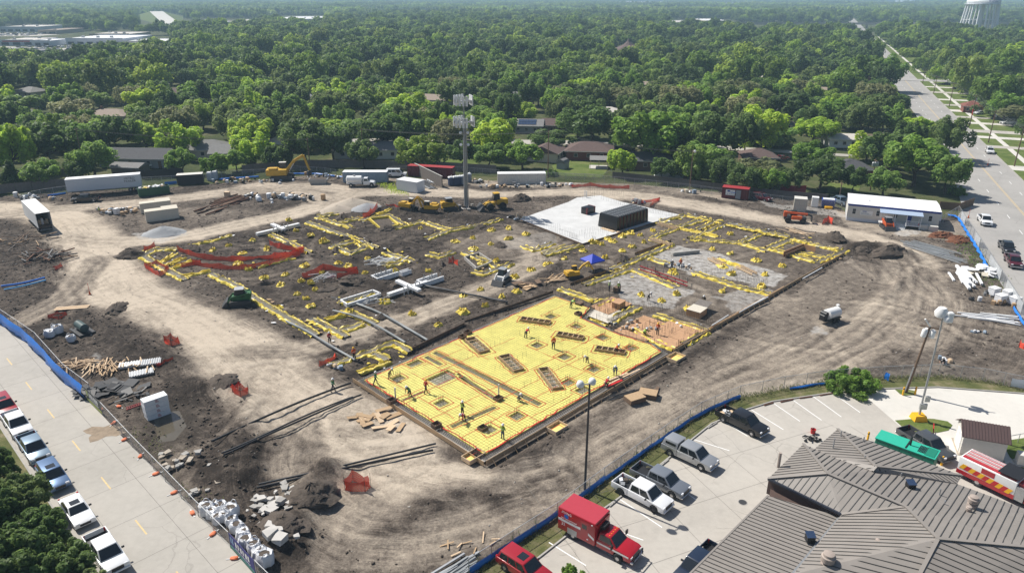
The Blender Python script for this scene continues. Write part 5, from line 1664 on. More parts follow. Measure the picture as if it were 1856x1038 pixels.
 # ------------------------------------------------------------------ pier heads wrapped in crumpled yellow film
def pier_meshes(seed):
 r_=random.Random(seed);mb=MB();n_=16
 rings=[]
 for rad,z in ((0.95,-0.05),(0.8,0.18),(0.62,0.42),(0.42,0.36),(0.34,0.12)):
  rings.append([(rad*math.cos(2*math.pi*k/n_)*r_.uniform(0.7,1.25),rad*math.sin(2*math.pi*k/n_)*r_.uniform(0.7,1.2),z*r_.uniform(0.5,1.5))for k in range(n_)])
 mb.loft(rings,0,False)
 m2=MB();m2 .poly([(0.4*math.cos(k),0.4*math.sin(k),0.14)for k in np.arange(0,6.28,0.7)])
 m3=MB()
 for k in range(6):
  a=k*1.05;m3 .bar((0.24*math.cos(a),0.24*math.sin(a),0.1),(0.24*math.cos(a)+r_.uniform(-.04,.04),0.24*math.sin(a),r_.uniform(0.8,1.2)),0.024)
 return mb.mesh('film','yellow_film'),m2 .mesh('pier_top','concrete_old'),m3 .mesh('dowels','rebar')
PV=[pier_meshes(500+k)for k in range(5)]
PIERS={
'in the dark soil of the left foundations':[(386,454),(415,448),(458,438),(440,460),(432,479),(451,489),(401,504),(484,452),(479,503),(509,517),(547,514),(564,518),(553,482),(517,498),(539,533),(555,541),(572,526),(564,555),(502,559)],
'in the soil behind the two red mesh fences':[(537,419),(564,430),(587,439),(666,470),(614,478),(632,485),(524,400),(584,495),(662,495),(714,492),(777,492)],
'on the sandy ground left of the white slab':[(762,415),(825,438),(857,432),(858,452),(891,418),(922,415),(922,433),(890,443),(875,480),(900,474),(897,515),(954,425)],
'on the brown ground in front of the white slab':[(1183,419),(1160,427),(1128,429),(1101,433),(1111,438),(1167,440),(1091,444),(1146,448),(1128,455),(1057,455),(1076,440),(1141,423)],
'on the track around the blue tent':[(1023,469),(1096,468),(963,489),(994,479),(933,502),(1066,482)],
'on the grey pads at the right':[(1324,425),(1291,453),(1324,460),(1371,473),(1309,483),(1326,497),(1386,499),(1220,494),(1418,483),(1162,535),(1226,534),(1199,546),(1309,529),(1276,549),(1247,561),(1380,520)],
'between the grey pipes and the yellow slab':[(697,548),(634,565),(747,569),(795,590),(840,568),(871,525),(910,539),(880,556),(840,536),(937,529)],
}
for where,lst in PIERS.items():
 for i,(x,y)in enumerate(lst):
  p=S(x,y);pv=PV[i%5];s_=rnd.uniform(0.6,1.15)
  t=tng('pier_head','yellow-wrapped pier head '+where,'pier head',(p.x,p.y,p.z),rnd.uniform(0,6.28),'yellow-wrapped pier heads '+where)
  t.scale=(s_*rnd.uniform(0.8,1.2),s_*rnd.uniform(0.8,1.2),rnd.uniform(0.8,1.3))
  link('film',pv[0],t);link('pier_top',pv[1],t)
  tag(link('dowels',pv[2],t),kind='stuff')
  # ------------------------------------------------------------------ orange safety mesh
def mesh_fence(px,h,label,sag=0.25,closed=False,name='safety_mesh',group='orange safety mesh fences'):
 pts=[S(*p)for p in px]
 if closed:pts.append(pts[0])
 dense=[]
 for p,q in zip(pts[:-1],pts[1:]):
  k=max(3,int((q-p).length/0.7));dense+=[(p.lerp(q,i/k),i/k)for i in range(k)]
 dense.append((pts[-1],0.0))
 r_=random.Random(len(px)*7+int(px[0][0]));rows=[]
 for f_ in (0,0.35,0.7,1.0):
  row=[]
  for(p,u)in dense:
   sg=4*u*(1-u)*sag
   row.append(V3((p.x+r_.uniform(-.14,.14)+f_*r_.uniform(-.1,.1),p.y+r_.uniform(-.14,.14),p.z-0.05+f_*(h*(1-sg*1.2))*r_.uniform(0.85,1.08))))
  rows.append(row)
 t=tng(name,label,'safety mesh',(0,0,0),0,group)
 shu('mesh',rows,'orange_mesh',t)
 for p in pts[:-1]if closed else pts:
  pa('stake',MB().bar(p-V3((0,0,.3)),p+V3((0,0,h*1.12)),0.035),'rebar',t)
 return t
for px,h,lab,cl in (
([(322,455),(345,463),(372,470),(430,474),(500,470),(552,457)],1.3,'long red-orange mesh fence through the left foundations',False),
([(350,480),(400,488),(440,489),(490,482),(545,463)],1.2,'second red-orange mesh fence parallel in front of the long one',False),
([(488,443),(510,452),(552,457)],1.3,'short red-orange mesh joining the long fence from behind',False),
([(264,487),(285,480),(306,491),(290,502)],1.1,'square of red-orange mesh at the far left corner',True),
([(262,456),(282,448)],1.2,'short red-orange mesh beside the dark soil mound',False),
([(330,485),(365,478)],1.0,'red-orange mesh over the yellow rolls',False),
([(549,506),(587,490),(649,497),(612,512)],1.4,'peaked red-orange mesh around the debris pit',False),
([(658,397),(672,390),(686,381)],1.5,'red-orange mesh with dowels behind the deep pit',False),
([(298,620),(311,614),(325,623),(312,631)],1.1,'small red-orange mesh enclosure beside the left haul road',True),
([(423,717),(436,709),(452,718),(438,727)],1.2,'round red-orange mesh enclosure left of the black hoses',True),
([(625,886),(640,868),(672,878),(662,890)],1.5,'largest red-orange mesh enclosure around a hole in the foreground',True),
([(88,575),(105,568),(122,572),(108,582)],0.6,'collapsed red-orange mesh by the blue fence',True),
([(100,490),(113,483)],1.0,'red-orange mesh scrap by the left debris',False),
([(578,664),(595,657),(610,650)],0.9,'red-orange mesh heap left of the yellow slab',False),
([(812,478),(822,476),(830,482)],1.3,'red-orange mesh bundle beside the dowel pit',False),
([(1036,341),(1070,338),(1105,341),(1140,342)],1.0,'long low red-orange mesh along the back fence',False),
([(1146,366),(1162,368),(1195,364),(1178,374)],1.0,'red-orange mesh at the back of the white slab',False),
([(1490,407),(1500,402),(1508,406)],1.6,'red-orange mesh gate beside the telehandler',False),
([(1846,628),(1858,634),(1880,630)],1.2,'red-orange mesh at the right edge of the picture',False),
([(286,666),(300,660),(314,656)],0.5,'flattened red-orange mesh beside the steel sheets',False),
([(700,378),(712,374),(725,378)],0.6,'red-orange mesh heap by the mini excavators',False),
):
 mesh_fence(px,h,lab,0.25,cl)
 # ------------------------------------------------------------------ pipes, hoses, concrete and timber in the trenches
def hose(px,r,mt,label,name='hose',cat='hose',lift=0.0,n=6):
 pts=spl([S(x,y,r+lift)for x,y in px],2)
 n_=len(pts)-1;za,zb=(gzmax(p.x,p.y,3)+.1 for p in (pts[0],pts[-1]))
 pts=[V3((p.x,p.y,za+(zb-za)*i/n_+r+.06+lift))for i,p in enumerate(pts)]
 mb=MB();mb.path(pts,r,n)
 return tag(link(name,mb.mesh(name,mt,60)),label,cat)
hose([(385,808),(464,769),(548,731),(636,697)],0.13,'black_plastic','black drain hose from the mud to the slab corner, upper of two')
hose([(408,838),(470,805),(560,762),(655,718)],0.11,'black_plastic','black drain hose from the mud to the slab corner, lower of two')
hose([(404,834),(470,802),(556,758),(640,722)],0.10,'dark_steel','thin grey cable lying along the lower black drain hose')
hose([(466,888),(570,864),(650,846),(720,831),(785,818)],0.12,'black_plastic','black hose running behind the largest red mesh enclosure')
hose([(470,882),(570,860),(670,836),(730,821),(790,806)],0.11,'dark_steel','thin dark cable behind the foreground black hose')
hose([(520,586),(560,606),(600,632),(644,657)],0.17,'pipe_grey','grey pipe lying beside the worker in the red shirt','pipe','pipe')
hose([(604,566),(650,578),(690,598),(735,626)],0.17,'pipe_grey','middle grey pipe crossing the haul track','pipe','pipe')
hose([(647,553),(690,570),(735,596),(775,620)],0.17,'pipe_grey','right grey pipe ending at the yellow slab edge','pipe','pipe')
hose([(765,520),(840,535),(920,551)],0.17,'dark_steel','long dark pipe right of the white formwork','pipe','pipe')
def slab_bits(name,label,cat,boxes,mt,x,y,ang=None):
 p=S(x,y);t=tng(name,label,cat,(p.x,p.y,p.z),math.atan2(U1 .y,U1 .x)if ang is None else ang)
 for i,(nm,x0,x1,y0,y1,z0,z1)in enumerate(boxes):
  pa(nm,MB().box(x0,x1,y0,y1,z0,z1),mt,t)
 return t
for x,y,lab,L1,L2 in ((505,420,'white pipe cross lying over the back left beam',9.5,5.0),(740,528,'white pipe cross and boxes in the middle of the site',8.0,6.0)):
 p=S(x,y);t=tng('white_duct',lab,'duct',(p.x,p.y,p.z),math.atan2(U1 .y,U1 .x))
 pa('long_arm',MB().box(-L1/2,L1/2,-0.35,0.35,0.25,0.8),'foam',t);pa('cross_arm',MB().box(-0.4,0.4,-L2/2,L2/2,0.81,1.2),'foam',t)
 for k in range(5):pa('standpipe',MB().tube((-1.5+k*0.8,-0.9,0),(-1.5+k*0.8,-0.9,1.5+0.2*(k%2)),0.08,8),'pipe_white',t)
for x,y,lab in ((698,505,'white foam trench lining with standpipes beside the debris pit'),(780,512,'white foam trench lining in front of the dowel pit'),(735,498,'small white foam corner piece behind the trench linings')):
 p=S(x,y);t=tng('foam_lining',lab,'trench lining',(p.x,p.y,p.z),math.atan2(U1 .y,U1 .x));k_=0.45 if 'small' in lab else 1.0
 pa('panel',MB().box(-2.2*k_,2.2*k_,-1.0*k_,-0.75*k_,0,0.8),'foam',t);pa('panel',MB().box(-2.2*k_,2.2*k_,0.75*k_,1.0*k_,0,0.8),'foam',t)
 pa('panel',MB().box(-2.2*k_,-1.95*k_,-0.74*k_,0.74*k_,0,0.75),'foam',t)
 if k_==1:
  for j in range(9):pa('standpipe',MB().tube((-1.9+j*0.48,rnd.uniform(-.5,.5),0),(-1.9+j*0.48,rnd.uniform(-.5,.5),rnd.uniform(1.0,1.9)),0.055,6),'pipe_grey',t)
def pof(name,label,cat,x,y,pname,n_,size,mt,spread,ang=0.0,jit=0.5,stack=0.6,seed=1,tilt=0.25):
 """a loose heap whose pieces are parts"""
 p=S(x,y);t=tng(name,label,cat,(p.x,p.y,p.z));r_=random.Random(seed)
 mts=mt if isinstance(mt,list)else [mt]
 for k in range(n_):
  L=size[0]*r_.uniform(0.6,1.2);w=size[1]*r_.uniform(0.8,1.2);h=size[2]*r_.uniform(0.8,1.2)
  me=MB().box(-L/2,L/2,-w/2,w/2,-h/2,h/2).mesh(pname,r_.choice(mts))
  q=r_.random()
  o=link(pname,me,t,(r_.gauss(0,spread[0]),r_.gauss(0,spread[1]),0.08+q*stack))
  o.rotation_euler=(r_.uniform(-tilt,tilt)*0.4,r_.uniform(-tilt,tilt),ang+r_.gauss(0,jit))
 return t
pof('pipe_heap','heap of white plastic pipe lengths and sheets in the middle left','pipe heap',690,476,'pipe',26,(3.4,0.14,0.14),'pipe_white',(1.2,0.7),0.5,0.25,0.5,3)
pof('pipe_heap','tangle of pale pipes in the pit under the peaked mesh','pipe heap',592,508,'pipe',18,(2.6,0.1,0.1),['pipe_white','galv'],(1.2,0.9),0.9,0.4,0.4,4)
pof('pipe_heap','pale conduit heap beside the white-lined pit','pipe heap',668,545,'pipe',22,(3.0,0.1,0.1),['pipe_white','galv'],(1.4,0.7),0.5,0.3,0.3,5)
pof('timber_heap','loose plywood offcuts and boards below the left edge of the yellow slab','timber',688,760,'board',16,(2.2,0.6,0.04),['wood_pale','wood'],(1.8,0.9),0.9,0.7,0.3,6)
pof('timber_heap','lumber bundle beside the yellow mini excavator','timber',1003,508,'board',12,(4.2,0.16,0.08),['wood_pale','wood'],(1.0,0.7),0.75,0.25,0.3,7)
pof('timber_heap','pale planks leaning by the right corner pads','timber',1445,425,'plank',6,(5.0,0.25,0.06),'wood_pale',(0.9,0.6),-0.7,0.15,0.3,8)
pof('timber_heap','wide heap of short lumber beside the blue fence','timber',192,668,'board',70,(1.9,0.13,0.07),['wood_pale','wood','wood'],(2.6,0.9),1.9,0.3,0.5,9)
pof('timber_heap','second heap of brownish lumber nearer the blue fence','timber',133,662,'board',40,(1.8,0.12,0.07),['wood','wood_pale','wood_dark'],(1.4,0.9),0.4,0.4,0.4,10)
pof('debris_heap','broken branches and timber debris at the left edge','debris',25,440,'branch',46,(2.8,0.12,0.1),['wood_dark','wood','wood_grey'],(3.4,2.6),0.8,0.9,0.8,11)
pof('debris_heap','rusty steel and timber debris below the open box trailer','debris',72,468,'scrap',34,(2.6,0.2,0.16),['rust','dark_steel','wood_dark'],(2.4,1.4),0.3,0.9,1.0,12)
pof('debris_heap','black membrane offcuts beside the company banner','debris',195,708,'sheet',22,(2.3,1.5,0.03),['black_plastic','dark_steel'],(1.6,0.8),0.3,0.9,0.4,13)
pof('debris_heap','dark torn membrane strips left of the white foam stack','debris',240,722,'strip',24,(1.6,0.3,0.08),['black_plastic','clay'],(1.5,0.7),0.4,1.0,0.4,14)
pof('form_heap','loose grey formwork boards beside the rubble at the slab corner','timber',1178,716,'board',5,(2.0,0.3,0.05),'wood_dark',(0.8,0.4),0.8,0.3,0.1,15)
pof('pipe_stack','long grey pipes lying on the ground beside the office trailer','pipe stack',1688,455,'pipe',20,(9.5,0.16,0.16),['pipe_grey','galv'],(1.0,2.0),2.1,0.04,0.25,16,0.02)
pof('pipe_stack','grey conduits on the ground at the bottom by the blue fence','pipe stack',818,1034,'pipe',14,(3.8,0.16,0.16),['galv','pipe_grey'],(0.5,0.7),0.75,0.04,0.2,17,0.03)
pof('debris_heap','pale crate boards and cut timber at the bottom beside the conduits','debris',845,985,'board',9,(1.2,0.12,0.05),['wood_pale','wood'],(1.3,0.7),0.4,1.0,0.1,18)
pof('pipe_stack','white plastic pipes spread on the soil at the right','pipe stack',1798,576,'pipe',16,(5.2,0.2,0.16),['pipe_white','foam'],(1.2,0.7),-0.35,0.12,0.2,19,0.03)
pof('pipe_stack','bundle of thick white pipes by the right fence','pipe stack',1752,508,'pipe',22,(4.8,0.36,0.32),'foam',(1.1,1.3),1.25,0.06,0.7,20,0.03)
pof('debris_heap','torn white wrapping heap beside the white pipe bundle','debris',1782,495,'wrap',22,(1.4,1.0,0.12),['foam','bag','cream'],(1.3,1.2),0.4,1.2,0.8,21)
pof('rebar_stack','flat stack of rusty steel joists beyond the haul road','steel stack',411,370,'joist',34,(8.6,0.2,0.3),['rust','wood_dark'],(1.2,2.6),1.1,0.03,0.5,22,0.03)
pof('timber_heap','brown formwork panels leaning together near the yellow slab','timber',955,520,'panel',9,(1.8,1.0,0.06),['wood_dark','wood'],(1.4,0.5),0.8,0.6,0.4,23)
# brown plywood pads and boxes right of the yellow slab
for x,y,a,b,lab in ((1106,555,6.0,4.0,'plywood pad nearest the back corner of the yellow slab'),(1098,570,5.0,4.6,'pale plywood pad beside the yellow slab'),(1160,600,9.5,5.4,'brown plywood pad with workers beside the yellow slab'),(1220,605,8.5,5.6,'large orange-brown plywood pad at the right of the slab')):
 r_=rpx(x,y,a,b,None,0.0);c=sum(r_,V3())/4;h_=gzmax(c.x,c.y,3)+0.13
 t=tng('plywood_pad',lab,'plywood',(c.x,c.y,h_),math.atan2(U1 .y,U1 .x))
 nx_,ny_=max(1,int(a/1.25)),max(1,int(b/2.5))
 for i in range(nx_):
  for j in range(ny_):
   me=MB().box(-a/nx_/2+.012,a/nx_/2-.012,-b/ny_/2+.012,b/ny_/2-.012,0,0.02).mesh('sheet','beige_box' if 'pale' in lab else 'plywood')
   o=link('sheet',me,t,(-a/2+a*(i+.5)/nx_,-b/2+b*(j+.5)/ny_,rnd.uniform(0,0.05)));o.rotation_euler=(rnd.uniform(-.01,.01),rnd.uniform(-.01,.01),rnd.uniform(-.02,.02))
 mb=MB()
 for k in range(60):
  q=V3((rnd.uniform(-a/2,a/2),rnd.choice((-b/2,b/2,0))+rnd.uniform(-.2,.2),0));mb.bar(q,q+V3((0,0,0.9)),0.022)
 pa('dowels',mb,'rebar',t,kind='stuff')
for x,y,a,b,h_,lab,mt in ((1121,558,1.9,1.3,1.1,'brown plywood box form standing between the pads','plywood'),(1262,570,2.4,2.2,1.0,'brown plywood crate with lid propped open on the grey pad','plywood'),(1118,528,1.1,0.8,0.8,'small plywood box beside the standing workers','wood_dark'),(1050,555,1.0,0.9,0.9,'small plywood box at the back of the yellow slab','wood_dark')):
 p=S(x,y);t=tng('plywood_box',lab,'box',(p.x,p.y,p.z),math.atan2(U1 .y,U1 .x)+0.1)
 pa('side',MB().box(-a/2,a/2,-b/2,b/2,-0.1,h_),mt,t)
 pa('lid',MB().hexa([(-a/2-.05,-b/2-.05,h_+.01),(a/2+.05,-b/2-.05,h_+.01),(a/2+.05,b/2+.05,h_+.01),(-a/2-.05,b/2+.05,h_+.01),(-a/2-.05,-b/2-.05,h_+.05),(a/2+.05,-b/2-.05,h_+.05),(a/2+.05,b/2+.05,h_+.05),(-a/2-.05,b/2+.05,h_+.05)]),'beige_box' if 'lid' in lab else mt,t)
 if 'lid' in lab:pa('open_flap',MB().hexa([(a/2+.06,-b/2,h_),(a/2+1.9,-b/2,h_+.25),(a/2+1.9,b/2,h_+.25),(a/2+.06,b/2,h_),(a/2+.06,-b/2,h_+.05),(a/2+1.9,-b/2,h_+.3),(a/2+1.9,b/2,h_+.3),(a/2+.06,b/2,h_+.05)]),'wood_grey',t)
 # right edge formwork, timber ladders and steel benches
t=tng('edge_formwork','long timber edge formwork with braces along the right side of the foundations','formwork',(0,0,0))
form_edge(t,G(1220,640,0),G(1530,462,0),0.62,-0.05,1)
form_edge(t,G(1232,627,0),G(1420,522,0),0.4,-0.05,1,False,'wood_pale')
for a,b in (((1340,566),(1385,540)),((1350,560),(1392,538)),((1455,505),(1490,485)),((1290,590),(1320,571))):
 pa('white_pipe',MB().tube(G(*a,0.75),G(*b,0.75),0.1,8),'pipe_white',t)
for a,b,lab in (((1033,517),(1098,494),'plank form left of the grey pads'),((1150,462),(1216,438),'plank form in front of the wrapped stack'),((1118,480),(1150,470),'short plank form behind the blue tent shadow')):
 t=tng('plank_form','dark timber '+lab,'formwork',(0,0,0));form_edge(t,G(*a,0),G(*b,0),0.45,0.0,1,True,'wood_dark');
def ladder_form(p,q,w,lab,mt='wood_pale',n_=9):
 h=strip_rect(p,q,w,0.35);t=tng('ladder_form',lab,'formwork',(0,0,0))
 pa('rail',MB().bar(h[0],h[1],0.06,0.4),mt,t);pa('rail',MB().bar(h[3],h[2],0.06,0.4),mt,t)
 for i in range(n_):
  f_=(i+.5)/n_;pa('tie',MB().bar(h[0].lerp(h[1],f_)+V3((0,0,.24)),h[3].lerp(h[2],f_)+V3((0,0,.24)),0.1,0.05),mt,t)
ladder_form((1287,468),(1312,480),1.1,'pale timber ladder form on the grey pad, upper one')
ladder_form((1338,482),(1368,496),1.1,'pale timber ladder form on the grey pad, lower one')
ladder_form((1192,405),(1228,414),0.9,'pale timber ladder form at the white slab corner',n_=11)
ladder_form((1180,433),(1216,444),0.9,'pale timber ladder form in front of the wrapped stack',n_=11)
t=tng('concrete_curb','grey concrete beam lying on the pale pad','concrete beam',(0,0,0));pa('beam',MB().bar(G(1219,460,.35),G(1267,455,.35),0.5,0.55),'concrete_old',t);pa('bearer',MB().bar(G(1225,464,.05),G(1225,457,.05),.15,.12),'wood',t);pa('bearer',MB().bar(G(1258,460,.05),G(1258,453,.05),.15,.12),'wood',t)
p=S(1200,500);t=tng('steel_bench','long red steel work bench with rails on the pads','work bench',(0,0,0))
for s_ in (0,6):
 pa('rail',MB().bar(G(1160,482+s_,0.9),G(1246,512+s_,0.9),0.12,0.18),'red_box',t)
for k in range(7):
 q=G(1160,482,0).lerp(G(1246,512,0),k/6);q2=G(1160,488,0).lerp(G(1246,518,0),k/6)
 pa('leg',MB().bar(q,q+V3((0,0,.9)),.08),'dark_steel',t);pa('cross_bar',MB().bar(q+V3((0,0,.92)),q2+V3((0,0,.92)),.08),'dark_steel',t)
for k in range(3):
 pa('brace',MB().bar(G(1185+k*2,488,0.1),G(1181+k*3,484,1.9),.07),'lamp_red',t)
 # timber stair form at the far right pads
t=tng('wall_form','brown plywood wall form with inner corner at the right pads','formwork',(0,0,0))
pa('panel',MB().bar(G(1420,460,.5),G(1455,446,.5),.1,1.0),'plywood',t);pa('panel',MB().bar(G(1455,446,.5),G(1478,452,.5),.1,1.0),'plywood',t);pa('panel',MB().bar(G(1424,464,.4),G(1457,450,.4),.1,.8),'wood_dark',t)
# grid of vertical dowels around the right pads and pits
mb=MB()
for a,b,n_ in (((1200,410),(1232,418),14),((1255,430),(1300,412),14),((1240,420),(1262,428),10),((1190,425),(1225,410),12),((1280,402),(1310,410),10),((1320,412),(1390,430),22),((1250,437),(1340,444),20),((1280,500),(1392,535),40),((1300,492),(1390,520),34),((1160,555),(1200,565),14),((1190,555),(1290,590),34),((1150,585),(1200,560),18),((1240,610),(1290,580),20),((1395,430),(1440,445),14),((1400,440),(1425,430),10),((1075,535),(1110,528),10),((1030,525),(1070,512),12),((1080,510),(1140,492),14)):
 dowels(mb,G(*a,0),G(*b,0),n_,1.2,0.013)
for a,b,n_ in (((655,393),(688,382),18),((660,412),(690,418),16),((705,397),(742,408),18),((790,450),(830,445),12),((852,480),(880,486),14),((845,472),(872,478),12),((800,412),(835,420),10),((490,415),(500,412),6),((690,500),(715,506),10),((792,500),(815,508),10),((980,385),(1035,368),14),((1070,350),(1130,356),16)):
 dowels(mb,G(*a,0),G(*b,0),n_,1.5,0.013)
tag(link('rebar_dowels',mb.mesh('rebar_dowels','rebar')),'upright rebar dowels bristling from pads and pits across the foundations','rebar',None,'stuff')
# torn scraps of yellow film beside the beams
mb=MB()
for px,lab in BEAMS:
 pl=gp(px)
 for p,q in zip(pl[:-1],pl[1:]):
  for k in range(int((q-p).length*.9)):
   c=p.lerp(q,rnd.random())+V3((rnd.gauss(0,1),rnd.gauss(0,1),0));c.z=gzmax(c.x,c.y,.5)+.06;s_=rnd.uniform(.1,.45)
   mb.poly([c+V3((s_*math.cos(a)*rnd.uniform(.5,1.4),s_*math.sin(a)*rnd.uniform(.3,1),rnd.uniform(0,.2)))for a in (0,1.2,2.6,3.8,5)],rnd.choice((0,0,1,2)))
tag(link('film_scraps',mb.mesh('film_scraps',['yellow_film','wood','foam'])),'torn yellow film, wood and foam scraps strewn beside the beams','scraps',None,'stuff')
# pits
for px,lab,dz in (([(842,470),(868,462),(892,478),(864,490)],'square pale-walled dowel pit left of the white slab',0.5),([(670,400),(705,396),(722,412),(690,418)],'deep dark pit behind the yellow ring beams',0.5),([(618,548),(676,530),(690,536),(630,556)],'narrow white-lined pit beside the conduit heap',0.5)):
 r_=gp(px);c=sum(r_,V3())/4;z_=gzmax(c.x,c.y,3)+0.02
 t=tng('pit',lab,'pit',(0,0,0))
 for e,f_ in zip(r_,r_[1:]+r_[:1]):
  pa('rim',MB().bar((e.x,e.y,z_+0.2),(f_.x,f_.y,z_+0.2),0.25,0.6),'concrete_old' if 'pale' in lab else ('foam' if 'white' in lab else 'yellow_film'),t)
 pa('floor',MB().poly([(p.x,p.y,z_+0.03)for p in r_]),'clay',t)
 # ------------------------------------------------------------------ vehicles
def paint(name,col,metal=0.0,rough=0.3):
 return mat('paint_'+name,col,rough,metal,var=0.03,coat=0.6)
PAINT={'white':paint('white',(0.78,0.79,0.80)),'silver':paint('silver',(0.42,0.43,0.44),0.5,0.35),'black':paint('black',(0.014,0.014,0.016)),'grey':paint('grey',(0.10,0.105,0.11),0.4),
'blue':paint('blue',(0.10,0.17,0.30),0.4),'paleblue':paint('paleblue',(0.22,0.30,0.38),0.4),'red':paint('red',(0.33,0.012,0.022)),'maroon':paint('maroon',(0.085,0.010,0.018)),'navy':paint('navy',(0.015,0.025,0.05)),'fire_red':paint('fire_red',(0.40,0.010,0.020)),'steelgrey':paint('steelgrey',(0.28,0.30,0.33),0.5)}
def arch_profile(top,zb,arches,r):
 """closed side outline: top line rear to front, then the sill with wheel arches front to rear"""
 pts=list(top)
 for xc in sorted(arches,reverse=True):
  pts.append((xc+r,zb))
  for k in range(1,8):
   a=math.pi*k/8
   pts.append((xc+r*math.cos(a),zb+r*math.sin(a)*1.02))
  pts.append((xc-r,zb))
 return pts
def extrude_y(pts,y0,y1,mt,name,parent,bevel=0.05,smooth=35,label=None):
 mb=MB();n_=len(pts)
 vs_=[(x,y0,z)for x,z in pts]+[(x,y1,z)for x,z in pts]
 mb.add(vs_,[(k,(k+1)%n_,n_+(k+1)%n_,n_+k)for k in range(n_)]+[tuple(range(n_-1,-1,-1)),tuple(range(n_,2*n_))])
 me=bpy.data.meshes.new(name);me.from_pydata(mb.v,[],mb.f);me.materials.append(mt if not isinstance(mt,str)else M[mt])
 bm=bmesh.new();bm.from_mesh(me)
 bmesh.ops.recalc_face_normals(bm,faces=bm.faces)
 if bevel:
  caps=[f for f in bm.faces if len(f.verts)==n_]
  bmesh.ops.bevel(bm,geom=list({e for f in caps for e in f.edges}),offset=bevel,segments=2,affect='EDGES',profile=0.6,clamp_overlap=True)
 bmesh.ops.triangulate(bm,faces=[f for f in bm.faces if len(f.verts)>4])
 bm.to_mesh(me);bm.free()
 me.polygons.foreach_set('use_smooth',[True]*len(me.polygons));me.set_sharp_from_angle(angle=R(smooth))
 o=link(name,me,parent)
 if label:o['label']=label
 return o
WHEEL={}
def wheel_mesh(r,w,rim):
 k=(r,w,rim)
 if k not in WHEEL:
  mb=MB();rings=[]
  for y,rr in ((-w/2,r*0.62),(-w/2,r*0.93),(-w*0.36,r),(w*0.36,r),(w/2,r*0.93),(w/2,r*0.62)):
   rings.append([(rr*math.cos(2*math.pi*q/18),y,rr*math.sin(2*math.pi*q/18))for q in range(18)])
  mb.loft(rings);ty=mb.mesh('tyre','tyre',40)
  mb=MB();rings=[]
  for y,rr in ((-w/2-0.01,r*0.15),(-w/2-0.02,r*0.3),(-w/2+0.02,r*0.56),(-w/2-0.005,r*0.63),(w/2+0.005,r*0.63),(w/2-0.02,r*0.56),(w/2+0.02,r*0.3),(w/2+0.01,r*0.15)):
   rings.append([(rr*math.cos(2*math.pi*q/14),y,rr*math.sin(2*math.pi*q/14))for q in range(14)])
  mb.loft(rings);WHEEL[k]=(ty,mb.mesh('rim',rim,40))
 return WHEEL[k]
def add_wheel(t,x,y,r,w=0.25,rim='rim'):
 ty,ri=wheel_mesh(r,w,rim)
 o=link('wheel',None,t,(x,y,r));link('tyre',ty,o);link('rim',ri,o)
 return o
def frustum(b,tpts):
 return MB().hexa(list(b)+list(tpts))
def pane_on(a,b,c,d,inset,off):
 """pane inset into quad a b c d (counter-clockwise seen from outside)"""
 a,b,c,d=map(V3,(a,b,c,d));n_=(b-a).cross(d-a).normalized()
 def p(u,v):return (a.lerp(b,u)).lerp(d.lerp(c,u),v)+n_*off
 iu,iv=inset
 return [p(iu,iv),p(1-iu,iv),p(1-iu,1-iv),p(iu,1-iv)],n_
def apn(t,name,quad,inset=(0.06,0.1),off=0.012,th=0.014):
 q,n_=pane_on(*quad,inset,off)
 mb=MB();mb.hexa([p-n_*th for p in q]+q)
 return pa(name,mb,'glass',t)
def cabin(t,pm,xb0,xb1,xr0,xr1,zb,zr,wb,wr,nside=2,rear=True,split=None,pillars=True):
 b=[(xb0,-wb,zb),(xb1,-wb,zb),(xb1,wb,zb),(xb0,wb,zb)];r_=[(xr0,-wr,zr),(xr1,-wr,zr),(xr1,wr,zr),(xr0,wr,zr)]
 pa('cabin',frustum(b,r_),pm,t,smooth=35,bevel=0.06,seg=2)
 apn(t,'windshield',(b[1],b[2],r_[2],r_[1]),(0.05,0.08))
 if rear:apn(t,'rear_window',(b[3],b[0],r_[0],r_[3]),(0.1,0.14))
 for s in (0,1):
  q=(b[0],b[1],r_[1],r_[0])if s==0 else (b[2],b[3],r_[3],r_[2])
  a,c,d,e=map(V3,q)
  for k in range(nside):
   f0,f1=0.06+0.88*k/nside,0.06+0.88*(k+1)/nside
   apn(t,'side_window',(a.lerp(c,f0),a.lerp(c,f1),e.lerp(d,f1),e.lerp(d,f0)),(0.05,0.14))
def lamps(t,L,w,zf,zr,xf=None):
 xf=L/2 if xf is None else xf
 for s in (-1,1):
  pa('headlight',MB().box(xf-0.16,xf+0.012,s*(w-0.3)-0.18,s*(w-0.3)+0.18,zf-0.09,zf+0.09),'lamp_white',t,bevel=0.03)
  pa('taillight',MB().box(-L/2-0.012,-L/2+0.1,s*(w-0.12)-0.08,s*(w-0.12)+0.08,zr-0.2,zr+0.2),'lamp_red',t)
  pa('mirror',MB().box(0,0.14,-0.12,0.12,0,0.18).xf(Matrix.Translation((xf-1.95,s*(w+0.13),zf+0.22))),'black_plastic',t,bevel=0.03)
